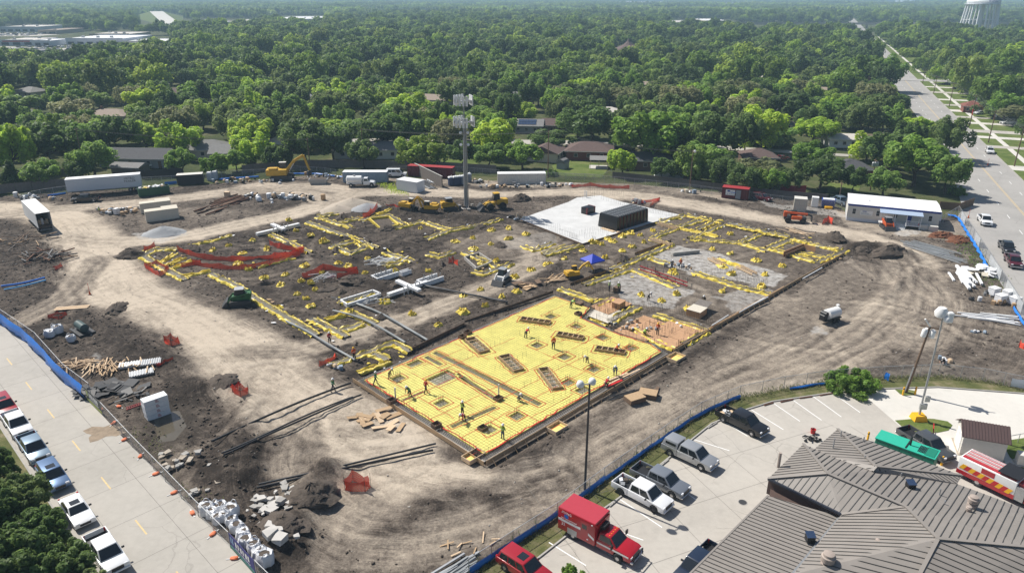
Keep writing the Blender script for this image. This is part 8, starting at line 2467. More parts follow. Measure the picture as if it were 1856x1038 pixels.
pa('foot',MB().hexa([(-.75,-.65,-.0),(.75,-.65,0),(.75,.65,0),(-.75,.65,0),(-.6,-.5,.7),(.6,-.5,.7),(.6,.5,.7),(-.6,.5,.7)]),'safety_yellow',t);pa('control_box',MB().box(-.3,.5,-.3,-.1,1.5,2.2),'galv',t);pa('control_box',MB().box(.0,.6,-.35,-.12,2.5,3.2),'offwhite',t)
pa('floodlight',MB().box(.2,.9,-.5,.1,h-.3,h+.9),'white_paint',t,bevel=.1);pa('floodlight',MB().lathe([(.2,-.5),(.6,-.3),(.7,.2),(.4,.7)],(-.1,.3,h+.5),12),'white_paint',t,smooth=50)
p=G(1642,711);h=up_h(1642,711,590);t=tng('utility_pole','wooden utility pole with transformer cans behind the car park','utility pole',(p.x,p.y,0));t.rotation_euler=(R(1),R(6),0)
pa('pole',MB().tube((0,0,-.3),(0,0,h),.17,10,0,.12),'wood_dark',t,smooth=50);pa('conduit',MB().tube((-.25,-.1,0),(-.25,-.1,3.6),.08,8),'galv',t)
for k,(dx,dy)in enumerate(((-.5,-.1),(.45,-.2),(.15,.45))):pa('transformer',MB().lathe([(.28,0),(.3,.08),(.3,.85),(.2,1.0)],(dx,dy,h-1.3),12),'white_paint',t,smooth=40)
pa('crossarm',MB().bar((-1.1,.3,h-.1),(1.1,-.3,h-.1),.1,.12),'wood_dark',t);pa('lightning_arm',MB().bar((-.9,0,h+.9),(0,0,h),.16),'white_paint',t)
for x,y,lab in ((1636,716,'yellow bollard at the utility pole, left one'),(1658,715,'yellow bollard at the utility pole, right one'),(1572,798,'yellow bollard at the left end of the green generator'),(1706,843,'yellow bollard at the right end of the green generator')):
 p=G(x,y);t=tng('bollard',lab,'bollard',(p.x,p.y,0),0,'yellow bollards in the station yard');pa('post',MB().lathe([(.11,-.1),(.11,1.05),(.07,1.13)],n=12),'safety_yellow',t,smooth=40);pa('collar',MB().lathe([(.115,.85),(.115,.95)],n=12),'black_plastic',t)
TOPS=[]
for i,(x,y,top,lab)in enumerate(((1838,302,228,'utility pole at the right edge beside the white suv lane'),(1791,259,200,'utility pole nearest the white van driveway'),(1757,229,172,'utility pole with red and white gear by the red brick house'),(1720,194,150,'third utility pole along the right road'),(1692,170,138,'fourth utility pole along the right road'),(1672,152,126,'fifth utility pole along the right road'),(1660,126,108,'sixth utility pole near the crossroads'))):
 p=G(x,y);h=up_h(x,y,top);t=tng('utility_pole','wooden '+lab,'utility pole',(p.x,p.y,0),0,'utility poles along the right road')
 pa('pole',MB().tube((0,0,-.3),(0,0,h),.18,8,0,.12),'wood_dark',t);ca=NR*1.2
 pa('crossarm',MB().bar((-ca.x,-ca.y,h-.5),(ca.x,ca.y,h-.5),.12,.14),'wood_dark',t)
 for k in (-1,0,1):pa('insulator',MB().tube((ca.x*k*.9,ca.y*k*.9,h-.45),(ca.x*k*.9,ca.y*k*.9,h-.2),.06,6),'galv',t)
 if i in (1,2):pa('transformer',MB().lathe([(.28,0),(.3,.8),(.2,.95)],(.35,0,h-2.2),10),'galv',t)
 if i==2:pa('warning_wrap',MB().lathe([(.19,h*.35),(.19,h*.55)],n=8),'lamp_red',t)
 TOPS.append((V3((p.x,p.y,h-.2)),ca))
TOPS.insert(0,(RP(-95,3.2,11),NR*1.2))
for k in (-1,0,1):
 pts=[]
 for(p,c1),(q,c2)in zip(TOPS[:-1],TOPS[1:]):
  a,b=p+c1*k*.9,q+c2*k*.9
  for j in range(10):
   f_=j/10;v=a.lerp(b,f_);v.z-=4*f_*(1-f_)*.7;pts.append(v)
 mb=MB();mb.path(pts,.045,4);tag(link('power_line',mb.mesh('power_line','dark_steel')),['left-hand overhead wire strung along the right road','middle overhead wire strung along the right road','right-hand overhead wire strung along the right road'][k+1],'wire','overhead wires of the right road')
BT=[]
for x,y,top,lab in ((563,312,250,'slim utility pole behind the excavator'),(993,322,236,'utility pole at the end of the long white container'),(1250,342,272,'utility pole with white lamp above the back fence'),(1577,345,288,'utility pole with transformer cans behind the office'),(1520,366,330,'short grey pole at the left end of the office'),(660,300,232,'slim pole among the trees above the white tank truck'),(157,322,232,'slim pole in the trees behind the long white trailer')):
 p=G(x,y);h=up_h(x,y,top);t=tng('utility_pole',lab,'utility pole',(p.x,p.y,0));pa('pole',MB().tube((0,0,-.3),(0,0,h),.16,8,0,.1),'wood_dark',t);pa('crossarm',MB().bar((0,-.9,h-.4),(0,.9,h-.4),.1,.12),'wood_dark',t)
 if 'lamp' in lab:pa('lamp_head',MB().box(.1,.6,-.5,.0,h-.6,h),'white_paint',t,bevel=.08)
 if 'cans' in lab:
  for k in range(3):pa('transformer',MB().lathe([(.3,0),(.32,.9),(.2,1.05)],(-.5+k*.5,-.2,h-1.8),10),'galv',t)
 if 'short' not in lab:BT.append(V3((p.x,p.y,h-.3)))
BT.sort(key=lambda v:v.x)
for off in (0,.9):
 pts=[]
 for a,b in zip(BT[:-1],BT[1:]):
  for j in range(8):
   f_=j/8;v=a.lerp(b,f_)+V3((0,off,-off*.4));v.z-=4*f_*(1-f_)*1.0;pts.append(v)
 mb=MB();mb.path(pts,.03,4);tag(link('power_line',mb.mesh('power_line','dark_steel')),'upper overhead wire along the back of the site' if off==0 else 'lower overhead wire along the back of the site','wire','overhead wires behind the site')
 # ------------------------------------------------------------------ fences
def wf(label,pts,h=1.8,step=2.6,mesh='wire_mesh',name='chain_link_fence',cat='fence',lean=0.0,mesh_part='wire_mesh',rail=True):
 t=tng(name,label,cat,(0,0,0));dense=[]
 for p,q in zip(pts[:-1],pts[1:]):
  k=max(1,int(round((q-p).length/step)));dense+=[p.lerp(q,i/k)for i in range(k)]
 dense.append(pts[-1])
 for i,p in enumerate(dense):pa('post',MB().tube((p.x,p.y,p.z-.2),(p.x,p.y,p.z+h+.05),.035,6),'galv',t)
 if mesh:shu(mesh_part,[[p+V3((0,0,.04))for p in dense],[p+V3((0,0,h))for p in dense]],mesh,t)
 if rail:
  for p,q in zip(dense[:-1],dense[1:]):pa('top_rail',MB().bar(p+V3((0,0,h)),q+V3((0,0,h)),.045),'galv',t)
 return t
def tarp(label,pts,h,name='tarp',mt='blue_tarp',bulge=.35,z0=0.0,seed=1,cat='tarp',seg=.5):
 r_=random.Random(seed);dense=[]
 for p,q in zip(pts[:-1],pts[1:]):
  k=max(2,int((q-p).length/seg));dense+=[p.lerp(q,i/k)for i in range(k)]
 dense.append(pts[-1]);rows=[]
 n_=len(dense)
 for j,f_ in enumerate((0,.25,.5,.75,1)):
  row=[]
  for i,p in enumerate(dense):
   d=dense[min(i+1,n_-1)]-dense[max(i-1,0)];d.normalize();s=V3((d.y,-d.x,0))
   b=bulge*math.sin(f_*math.pi*.9)*(.5+.5*abs(math.sin(i*.45)))+(bulge*.7 if j==0 else 0)*r_.random()
   row.append(p+s*b+V3((r_.uniform(-.03,.03),r_.uniform(-.03,.03),z0+f_*h*(1+r_.uniform(-.04,.04)))))
  rows.append(row)
 return tag(shu(name,rows,mt),label,cat)
cf=[V3((p.x,p.y,.01))for p in gp(FENCE_PX)]
wf('long chain-link fence between the site and the car park',cf,1.75)
tarp('blue debris tarp along the car park fence foot, lower run',[p+V3((0,.15,0))for p in spl(cf[1:5],1)],.75,bulge=.25,seed=2)
tarp('blue debris tarp along the car park fence foot, upper run',[p+V3((0,.15,0))for p in spl(cf[4:8],1)],.55,bulge=.3,seed=3)
tarp('short blue tarp scrap on the fence beside the bush',gp([(1430,706),(1470,699),(1505,695)]),.35,bulge=.3,seed=4)
tarp('blue tarp scrap hanging on the fence right of the bush',gp([(1603,686),(1612,690)]),1.0,bulge=.3,seed=5)
sf=gp([(-160,486),(0,584),(60,626),(112,686),(158,722)])
tarp('tall blue tarp fence bulging along the left street',spl(sf,1),1.9,'tarp_fence','blue_tarp',.5,0,6,'fence',1.1)
sfw=[p+V3((.35,.35,0))for p in sf];wf('chain-link frame carrying the tall blue tarp',sfw,1.9,3.0)
def bars_text(t,o,d,n_,x0,x1,z0,z1,off,mt,rows=1):
 """unreadable printed strokes"""
 for k in range(n_):
  f0=x0+(x1-x0)*k/n_;f1=f0+(x1-x0)/n_*rnd.uniform(.45,.75)
  p,q=o+d*f0+off,o+d*f1+off
  pa('print_stroke',MB().hexa([p+V3((0,0,z0)),q+V3((0,0,z0)),q+off*.2+V3((0,0,z0)),p+off*.2+V3((0,0,z0)),p+V3((0,0,z1)),q+V3((0,0,z1)),q+off*.2+V3((0,0,z1)),p+off*.2+V3((0,0,z1))]),mt,t)
def banner(label,a,b,h,mt,low,strokes):
 a,b=G(*a),G(*b);d=(b-a);L=d.length;d.normalize();off=V3((d.y,-d.x,0))*.03
 t=tng('banner',label,'banner',(0,0,0));pa('cloth',MB().bar(a+V3((0,0,.1+h/2)),b+V3((0,0,.1+h/2)),.03,h),mt,t)
 pa('lower_band',MB().bar(a+off+V3((0,0,.25)),b+off+V3((0,0,.25)),.02,.35),low,t)
 bars_text(t,a,d,2,L*.06,L*.2,h*.5,h*.9,off,strokes);bars_text(t,a,d,6,L*.26,L*.86,h*.55,h*.88,off,'line_white');bars_text(t,a,d,12,L*.24,L*.86,h*.36,h*.44,off,'bag')
banner('dark company banner with white and lime print after the blue tarp',(159,725),(186,752),1.7,mat('banner_dark',(.07,.075,.075),.7,var=.1),mat('lime_band',(.28,.32,.08),.7,var=.1),mat('lime_print',(.6,.65,.3),.7))
banner('navy company banner with white print at the bottom of the left fence',(419,992),(464,1043),1.6,mat('banner_navy',(.045,.045,.20),.7,var=.08),mat('teal_band',(.06,.2,.17),.7,var=.08),mat('sky_print',(.3,.45,.65),.7))
wf('temporary chain-link fence panels along the left street',gp([(187,752),(240,810),(300,872),(360,935),(418,992)]),1.75,3.0,name='temporary_fence')
wf('last temporary fence panel at the bottom of the left street',gp([(466,1044),(500,1078)]),1.75,3.0,name='temporary_fence')
for i,(x,y)in enumerate(((183,743),(206,767),(226,797),(255,827),(283,859),(316,893),(349,930),(386,968),(425,1012),(216,737))):
 p=G(x,y);t=tng('sandbag','orange sandbag at the street fence foot, %s'%(['first','second','third','fourth','fifth','sixth','seventh','eighth','ninth'][i]+' from the top' if i<9 else 'inside near the banner'),'sandbag',(p.x,p.y,.0),rnd.uniform(0,3),'orange sandbags holding the street fence')
 pa('sack',MB().loft([[(x_,.2*q*math.cos(a),.1+.12*q*math.sin(a))for a in np.arange(0,6.2,.9)]for x_,q in ((-.36,.3),(-.28,.9),(0,1.1),(.28,.9),(.36,.3))]),mat('sandbag_orange',(.72,.20,.09),.8,var=.15),t,smooth=60);pa('tie',MB().box(.33,.42,-.05,.05,.06,.14),'bag',t)
 pa('fence_foot',MB().box(-.7,.7,-.04,.04,-.0,.05),'galv',t)
rf=gp([(1735,388),(1768,440),(1805,498),(1856,580),(1900,655)])
wf('chain-link fence with pale windscreen along the right road',rf,1.9,3.0)
for k,(a,b)in enumerate((((1741,398),(1748,409)),((1766,437),(1774,449)),((1792,478),(1812,509)),((1822,525),(1850,570)))):
 sheet=shu('windscreen',[[p+V3((-.05,.05,.15))for p in gp([a,b])],[p+V3((-.05,.05,1.85))for p in gp([a,b])]],'windscreen');tag(sheet,'pale windscreen cloth on the right fence, %s from the back'%['first','second','third','fourth'][k],'windscreen','windscreen cloths on the right fence')
tarp('blue debris tarp inside the right fence',[V3((p.x,p.y,.02))for p in spl(gp([(1717,391),(1738,394),(1752,418),(1774,452),(1793,488),(1798,500)]),1)],.45,bulge=.7,seed=7)
tarp('blue debris tarp at the foot of the right fence, near run',[V3((p.x,p.y,.02))for p in gp([(1838,560),(1852,582),(1866,604)])],.5,bulge=.4,seed=8)
wf('rear chain-link fence at the far left',gp([(38,366),(75,357),(121,350)]),1.8,2.6)
wf('rear chain-link fence behind the skip and toilets',gp([(258,334),(330,330),(420,322),(480,318),(530,312),(590,316),(610,320)]),1.8,2.6)
wf('rear chain-link fence behind the mast',gp([(705,314),(760,312),(830,314),(905,320)]),1.8,2.6)
wf('rear chain-link fence behind the white slab',gp([(990,325),(1060,328),(1150,336),(1250,347),(1330,358),(1440,372),(1535,380)]),1.8,2.6)
wf('short chain-link fence right of the office trailer',gp([(1702,408),(1735,388)]),1.8,2.6)
wf('garden chain-link fence around the brick house lawn',gp([(985,312),(1010,322),(1092,324),(1108,316)]),1.2,2.6)
tarp('blue tarp along the rear fence beside the long trailer',[p+V3((0,-.3,0))for p in gp([(88,356),(121,351)])],.5,bulge=.4,seed=9);tarp('blue tarp along the rear fence behind the skip',[p+V3((0,-.3,0))for p in gp([(300,335),(322,333)])],.8,bulge=.3,seed=10)
tarp('blue tarp along the rear fence right of the toilets',[p+V3((0,-.3,0))for p in gp([(398,326),(470,321)])],.5,bulge=.5,seed=11);tarp('blue tarp along the rear fence beside the excavator bucket',[p+V3((0,-.3,0))for p in gp([(520,316),(575,316),(622,322)])],.5,bulge=.5,seed=12)
tarp('black privacy screen behind the skip',gp([(257,325),(332,320)]),2.3,'privacy_screen','black_plastic',.05,0,13,'fence')
def wood_fence(label,pts,h,mt='wood_grey'):
 t=tng('wooden_fence',label,'fence',(0,0,0))
 for p,q in zip(pts[:-1],pts[1:]):
  k=max(1,int((q-p).length/2.4));L_=(q-p).length
  for i in range(k):
   a,b=p.lerp(q,i/k),p.lerp(q,(i+.97)/k);pa('panel',MB().bar(a+V3((0,0,h/2)),b+V3((0,0,h/2)),.05,h*rnd.uniform(.97,1.03)),mt,t)
   pa('post',MB().box(a.x-.06,a.x+.06,a.y+.03,a.y+.15,0,h+.05),mt,t)
wood_fence('weathered wooden fence at the far left behind the cabinets',gp([(-60,362),(0,351),(60,345),(122,339)]),2.2)
wood_fence('weathered wooden fence behind the excavator and containers',gp([(440,314),(480,310),(560,304),(640,304),(720,306),(800,308),(900,314)]),2.2)
wood_fence('brown wooden fence behind the right end of the office',gp([(1702,379),(1738,382),(1764,372)]),1.8,'wood_dark')
wood_fence('dark fence under the trees behind the site',gp([(1110,322),(1190,330),(1290,342),(1420,358),(1500,364)]),1.6,'wood_grey')
wood_fence('dark red fence by the beige shed',gp([(1414,350),(1440,353),(1460,352)]),2.2,'red_box')
# ------------------------------------------------------------------ fire station with standing-seam roof
st=tng('fire_station','fire station with grey-brown standing-seam metal hip roof filling the lower right','building',(0,0,0))
def fit_plane(pts):
 Am=np.array([[p.x,p.y,1]for p in pts]);z=np.array([p.z for p in pts])
 return np.linalg.lstsq(Am,z,rcond=None)[0]
def rfc(px,d0,d1,spacing=.52,seam_h=.05,name='roof_face',mt='roof_grey'):
 pts=[G(x,y,z)for x,y,z in px]
 c=fit_plane(pts);flat=pts
 mb=MB();n_=len(flat)
 tris=tessellate_polygon([[V3((p.x,p.y,0))for p in flat]])
 def pz(x,y):
  for t_ in tris:
   a_,b_,c_=(flat[i]for i in t_);den=(b_.y-c_.y)*(a_.x-c_.x)+(c_.x-b_.x)*(a_.y-c_.y)
   if abs(den)<1e-9:continue
   u=((b_.y-c_.y)*(x-c_.x)+(c_.x-b_.x)*(y-c_.y))/den;v=((c_.y-a_.y)*(x-c_.x)+(a_.x-c_.x)*(y-c_.y))/den
   if u>-.01 and v>-.01 and u+v<1.01:return u*a_.z+v*b_.z+(1-u-v)*c_.z
  return c[0]*x+c[1]*y+c[2]
 mb.add(flat,[tuple(t_)for t_ in tris]);low=[p-V3((0,0,.12))for p in flat]
 for i in range(n_):mb.poly([flat[i],low[i],low[(i+1)%n_],flat[(i+1)%n_]])
 ro=pa(name,mb,mt,st)
 zm=sum(p.z for p in pts)/n_
 a,b=G(*d0,zm),G(*d1,zm);d=V3((b.x-a.x,b.y-a.y,0)).normalized();s=V3((-d.y,d.x,0))
 ring=[V3((p.x,p.y,0))for p in flat]
 lo=min(p.dot(s)for p in ring);hi=max(p.dot(s)for p in ring);al=[p.dot(d)for p in ring]
 k=lo+spacing*.5
 while k<hi:
  for p,q in clip_line(s*k+d*(min(al)-1),s*k+d*(max(al)+1),ring):
   if (q-p).length>.25:
    e=(q-p).normalized()*.04;p2,q2=p+e,q-e
    ms=MB();k_=max(1,int((q2-p2).length/1.5));w_=[p2 .lerp(q2,i/k_)for i in range(k_+1)];w_=[V3((v.x,v.y,pz(v.x,v.y)+seam_h/2))for v in w_]
    for v,v2 in zip(w_[:-1],w_[1:]):ms.bar(v,v2,.055,seam_h)
    pa('seam',ms,'roof_seam',ro)
  k+=spacing
 return pz
def cap(a,b,w=.28,mt='roof_grey',nm='ridge_cap'):
 pa(nm,MB().bar(G(*a)+V3((0,0,.07)),G(*b)+V3((0,0,.07)),w,.07),mt,st)
ZR=6.0
N1,N2,N3,N4=(1500,858,ZR),(1642,918,ZR),(1700,976,ZR+.9),(1880,993,ZR+.9)
E1,E2=(1392,867,4.2),(1456,804,4.2)
A0,A2=(1518,777,4.2),(1587,845,5.7)
rfc([E1,E2,N1],(1430,828),(1485,838))
rfc([E1,N1,N2,(1525,932,4.4)],(1510,866),(1457,896))
rfc([(1456,804,4.2),(1476,813,4.3),(1507,826,4.7),(1580,853,5.3),(1734,876,4.3),(1880,930,4.3),N4,N3,N2,N1],(1632,868),(1610,901))
rfc([A0,A2,(1580,853,5.4),(1507,827,4.75),(1476,813,4.35)],(1517,803),(1552,811))
rfc([A0,(1743,861,4.2),A2],(1610,808),(1577,833))
rfc([A2,(1743,862,4.2),(1734,876,4.35),(1580,853,5.35)],(1600,850),(1622,862),.42)
rfc([(1525,932,4.4),N2,N3,(1662,1046,5.4),(1640,1100,4.6),(1400,1100,3.9),(1437,1040,4.0)],(1522,938),(1693,986),.46)
rfc([N3,N4,(1900,1100,5.0),(1640,1100,4.7)],(1705,986),(1856,1031),.46)
rfc([(1392,898,3.75),(1524,936,3.9),(1436,1040,3.75),(1400,1100,3.7),(1180,1100,3.3),(1250,1040,3.4)],(1392,908),(1505,951),.46)
for a,b in ((E1,N1),(E2,N1),(N1,N2),(N2,N3),(N3,N4),(A0,A2),(A2,(1743,861,4.2)),(N3,(1650,1072,5.1)),(N2,(1525,932,4.4))):cap(a,b)
for a,b in ((A2,(1580,853,5.35)),):cap(a,b,.35)
pa('gutter',MB().bar(G(*E1),G(1525,932,4.4),.18,.2),mat('gutter_dark',(.03,.035,.05),.4),st);pa('valley_gutter',MB().bar(G(1524,936,4.0),G(1436,1042,3.86),.3,.1),'grey_steel',st)
pa('gutter',MB().bar(G(1392,898,3.7),G(1250,1040,3.36),.16,.16),'roof_grey',st)
a,b,c,d=G(*E1),G(1525,932,4.4),G(1525,940,3.4),G(1392,905,3.2)
mb=MB();mb.poly([a-V3((-.1,-.1,.1)),b-V3((-.1,-.1,.1)),V3((b.x+.1,b.y+.1,2.5)),V3((a.x+.1,a.y+.1,2.5))]);pa('clerestory_wall',mb,'brick_brown',st)
foot=[G(x,y,z)for x,y,z in (E1,E2,(1476,813,4.3),A0,(1743,861,4.2),(1734,876,4.3),(1880,930,4.3),(1900,1100,4),(1180,1100,3.3),(1250,1040,3.4),(1392,898,3.75))]
cf_=sum(foot,V3())/len(foot)
pa('wall',MB().prism([(p.x+(cf_.x-p.x)*.05,p.y+(cf_.y-p.y)*.05)for p in foot],0,3.2),'brick_brown',st)
def on_roof(x,y,z):return G(x,y,z)
for x,y,z,s_,lab in ((1499,1022,4.5,1.0,0),(1762,914,5.3,.8,0),(1590,987,5.1,.5,0),(1755,926,5.3,.45,0)):
 p=on_roof(x,y,z);pa('turbine_vent',MB().lathe([(r_*s_,z_*s_)for r_,z_ in ((.5,-.4),(.48,.12),(.32,.14),(.32,.32),(.52,.36),(.54,.8),(.44,.86),(.42,1.05),(.2,1.12))],p,16),mat('vent_tan',(.36,.30,.26),.7,var=.15),st,smooth=25)
for x,y,z in ((1468,976,4.1),(1640,1024,5.2),(1650,881,5.3)):
 p=on_roof(x,y,z);b_=pa('solar_vent',MB().box(p.x-.32,p.x+.32,p.y-.3,p.y+.3,p.z-.2,p.z+.35),'black_plastic',st)
 pa('solar_panel',MB().hexa([(p.x-.36,p.y-.34,p.z+.36),(p.x+.36,p.y-.34,p.z+.36),(p.x+.36,p.y+.34,p.z+.5),(p.x-.36,p.y+.34,p.z+.5),(p.x-.36,p.y-.34,p.z+.4),(p.x+.36,p.y-.34,p.z+.4),(p.x+.36,p.y+.34,p.z+.54),(p.x-.36,p.y+.34,p.z+.54)]),'panel_blue',b_)
for x,y,z,h_ in ((1411,843,4.3,1.4),(1703,894,5.2,.5),(1632,1004,5.3,.35),(1633,862,5.0,.3),(1524,788,4.6,.5),(1565,799,4.5,.5),(1567,831,5.2,.35),(1712,912,5.4,.3),(1510,810,4.7,1.0)):
 p=on_roof(x,y,z);pa('roof_pipe',MB().tube(p-V3((0,0,.2)),p+V3((0,0,h_)),.14 if h_>1.2 else.06,10),mat('vent_tan',(.36,.30,.26))if h_>1.2 else 'galv',st)
 # ------------------------------------------------------------------ generator, shed and small things in the yard
c=[G(1604,781,2.3),G(1706,815,2.3),G(1694,832,2.3),G(1587,793,2.3)]
o=c[3];ux=(c[2]-c[3]);L=ux.length;W=(c[0]-c[3]).length
t=tng('generator','long teal green generator enclosure beside the station roof','generator',(o.x,o.y,0),math.atan2(ux.y,ux.x))
pa('enclosure',MB().box(0,L,0,W,.35,2.25),'teal_side',t,bevel=.05);pa('roof',MB().box(-.05,L+.05,-.05,W+.05,2.25,2.32),'teal',t);pa('base_tank',MB().box(.05,L-.05,.05,W-.05,0,.35),'black_plastic',t)
pa('louvre_bay',MB().box(L*.82,L-.1,.15,W-.15,2.321,2.36),'teal_side',t)
for k in range(6):pa('louvre',MB().box(L*.70+k*.13,L*.70+k*.13+.06,.3,W-.3,2.321,2.37),'black_plastic',t)
pa('exhaust_stack',MB().path([(L*.55,W*.5,2.3),(L*.55,W*.5,3.3),(L*.6,W*.5,3.45)],.09,8),'black_plastic',t);pa('lifting_eye',MB().box(L*.5,L*.52,.1,W-.1,2.321,2.4),'black_plastic',t)
for k in range(5):pa('side_door',MB().box(.3+k*L/5.2,.3+(k+.9)*L/5.2,-.025,-.002,.5,2.0),'teal_side',t)
pa('logo',MB().lathe([(.16,0),(.16,.02),(.08,.021)],(0,0,0),12).xf(Matrix.Translation((L*.5,-.03,1.5))@Matrix.Rotation(math.pi/2,4,'X')),'line_white',t);pa('logo_text',MB().box(L*.53,L*.62,-.035,-.026,1.45,1.58),'line_white',t)
p=G(1772,816);t=tng('yard_shed','white shed with brown ridged metal roof at the right','shed',(p.x,p.y,0),R(-20))
pa('wall',MB().box(-2.0,2.0,-1.5,1.5,0,2.4),'offwhite',t);pa('gable',MB().add([(-2.0,-1.5,2.4),(-2.0,1.5,2.4),(-2.0,0,3.3),(-1.95,-1.5,2.4),(-1.95,1.5,2.4),(-1.95,0,3.3)],[(0,1,2),(3,5,4)]),'offwhite',t)
dm('roof_brown',(.115,.075,.07),.55,.1,var=.06)
for s_ in (-1,1):
 ro=pa('roof_slope',MB().hexa([(-2.25,s_*1.75,2.27),(2.25,s_*1.75,2.27),(2.25,0,3.4),(-2.25,0,3.4),(-2.25,s_*1.75,2.33),(2.25,s_*1.75,2.33),(2.25,0,3.46),(-2.25,0,3.46)]),'roof_brown',t)
 for k in range(16):
  x=-2.15+k*.287;pa('rib',MB().bar((x,s_*1.72,2.37),(x,s_*.05,3.45),.04,.05),'roof_brown',ro)
for k in range(2):
 y0=-.95+k*.96;dr=pa('door',MB().box(-2.05,-2.0,y0,y0+.93,.05,2.1),'white_paint',t)
 pa('door_frame',MB().box(-2.08,-2.05,y0,y0+.93,1.0,1.1),'line_white',dr)
pa('plinth',MB().box(-2.2,2.2,-1.7,1.7,0,.06),'gravel_tan',t)
p=G(1692,805);t=tng('sign_board','leaning red sign board beside the generator','sign',(p.x,p.y,0),R(60));pa('board',MB().hexa([(-.6,-.05,0),(.6,-.05,0),(.6,.05,0),(-.6,.05,0),(-.6,.35,2.2),(.6,.35,2.2),(.6,.45,2.2),(-.6,.45,2.2)]),'lamp_red',t);pa('emblem',MB().box(-.25,.2,.03,.1,.9,1.5),'line_white',t);pa('emblem',MB().box(.1,.35,.0,.07,.5,.95),'safety_yellow',t)
p=G(1471,797);t=tng('bucket','red bucket standing in the car park beside the roof','bucket',(G(1473,785).x,G(1473,785).y,.02));pa('pail',MB().lathe([(.24,0),(.3,.55),(.27,.55),(.22,.1)],n=14),'lamp_red',t,smooth=40);pa('handle',MB().path([(-.3,0,.5),(0,0,.75),(.3,0,.5)],.015,5),'galv',t)
t=tng('drill_frames','black jumble of small tool frames beside the red bucket','tools',(p.x,p.y,.03));r_=random.Random(3)
for k in range(9):pa('frame_bar',MB().bar((r_.uniform(-.9,.9),r_.uniform(-.6,.6),r_.uniform(.05,.3)),(r_.uniform(-.9,.9),r_.uniform(-.6,.6),r_.uniform(.05,.4)),.09),'black_plastic',t)
for k in range(4):pa('roller',MB().tube((-.9+k*.55,-.4+.2*(k%2),.12),(-.7+k*.55,-.3+.2*(k%2),.12),.14,8),'black_plastic',t)
for i,(a,b)in enumerate((((1415,728),(1438,723)),((1449,721),(1472,718)),((1486,716),(1509,712)),((1385,734),(1402,729)),((1283,775),(1300,765)),((1196,845),(1212,832)),((1105,917),(1118,906)))):
 p,q=G(*a,.1),G(*b,.1);t=tng('wheel_stop','dark wheel stop at the kerb, %s from the right end of the bays'%['third','second','first','fourth','fifth','sixth','seventh'][i],'wheel stop',((p.x+q.x)/2,(p.y+q.y)/2,.02),heading(p,q),'wheel stops of the car park');L=(q-p).length
 pa('bar',MB().box(-L/2,L/2,-.07,.07,0,.13),'rust' if i<4 else 'concrete_old',t,bevel=.02);pa('pin',MB().box(-.03,.03,-.03,.03,.13,.16),'dark_steel',t)
p=G(1346,910);t=tng('manhole_cover','round dark manhole cover in the car park','manhole',(p.x,p.y,.024));pa('cover',MB().lathe([(.38,0),(.38,.02),(.34,.025)],n=20),'dark_steel',t);pa('ring',MB().lathe([(.46,0),(.46,.012),(.39,.012)],n=20),'concrete_old',t)
p=G(1838,850);t=tng('utility_cabinet','white utility cabinet on the lawn beside the fire engine','cabinet',(G(1856,842).x,G(1856,842).y,.05),R(-20));pa('box',MB().box(-.8,.8,-.5,.5,.1,1.3),'offwhite',t,bevel=.04);pa('plinth',MB().box(-.9,.9,-.6,.6,0,.1),'concrete',t)
wf('low galvanised handrail fence behind the fire engine',[V3((p_.x,p_.y,.05))for p_ in gp([(1785,815),(1826,806),(1880,796)])],1.1,1.6,None,'handrail','railing')
tarp('blue-white banner sheet on the fence at the right edge',gp([(1830,702),(1856,706),(1885,711)]),1.1,'banner_sheet','store_white',.05,.2,21,'banner')
# weeds along the fence foot
rgw=np.random.RandomState(8)
def weeds(name,label,line,n_,spread,hgt0,mt,seed):
 r_=np.random.RandomState(seed);P_=[]
 pl=[V3((p.x,p.y,0))for p in line];seg=[(b-a).length for a,b in zip(pl[:-1],pl[1:])];tot=sum(seg)
 V_,F_=[],[]
 for k in range(n_):
  u=r_.rand()*tot;i=0
  while i<len(seg)-1 and u>seg[i]:u-=seg[i];i+=1
  p=pl[i].lerp(pl[i+1],min(1,u/seg[i]));x,y=p.x+r_.normal(0,spread),p.y+r_.normal(0,spread)
  h=hgt0*r_.uniform(.4,1.3)
  for b in range(3):
   a=r_.rand()*6.28;w=.05;lx,ly=math.cos(a)*h*.5,math.sin(a)*h*.5
   q=len(V_);V_+=[(x-w*math.sin(a),y+w*math.cos(a),0),(x+w*math.sin(a),y-w*math.cos(a),0),(x+lx,y+ly,h)];F_.append((q,q+1,q+2))
 V_=np.array(V_);tag(link(name,np_mesh(name,V_,np.array(F_),mt,{'tone':np.repeat(r_.rand(n_*3),3)},False)),label,'weeds',None,'stuff')
weeds('weeds','long grass and weeds along the car park fence',gp(FENCE_PX),3000,.35,.26,'leaf_grey',1)
weeds('street_weeds','sparse weeds on the bank inside the street fence',gp([(330,860),(375,900),(250,780),(300,830)]),260,.8,.2,'leaf_grey',2)
weeds('yard_weeds','patchy weeds inside the right fence',gp([(1745,430),(1775,480),(1800,520)]),700,1.2,.3,'leaf_mid',3)
weeds('back_weeds','patchy weeds beside the blue-grey container',gp([(700,335),(730,350),(690,330)]),700,1.4,.35,'leaf_lime',4)
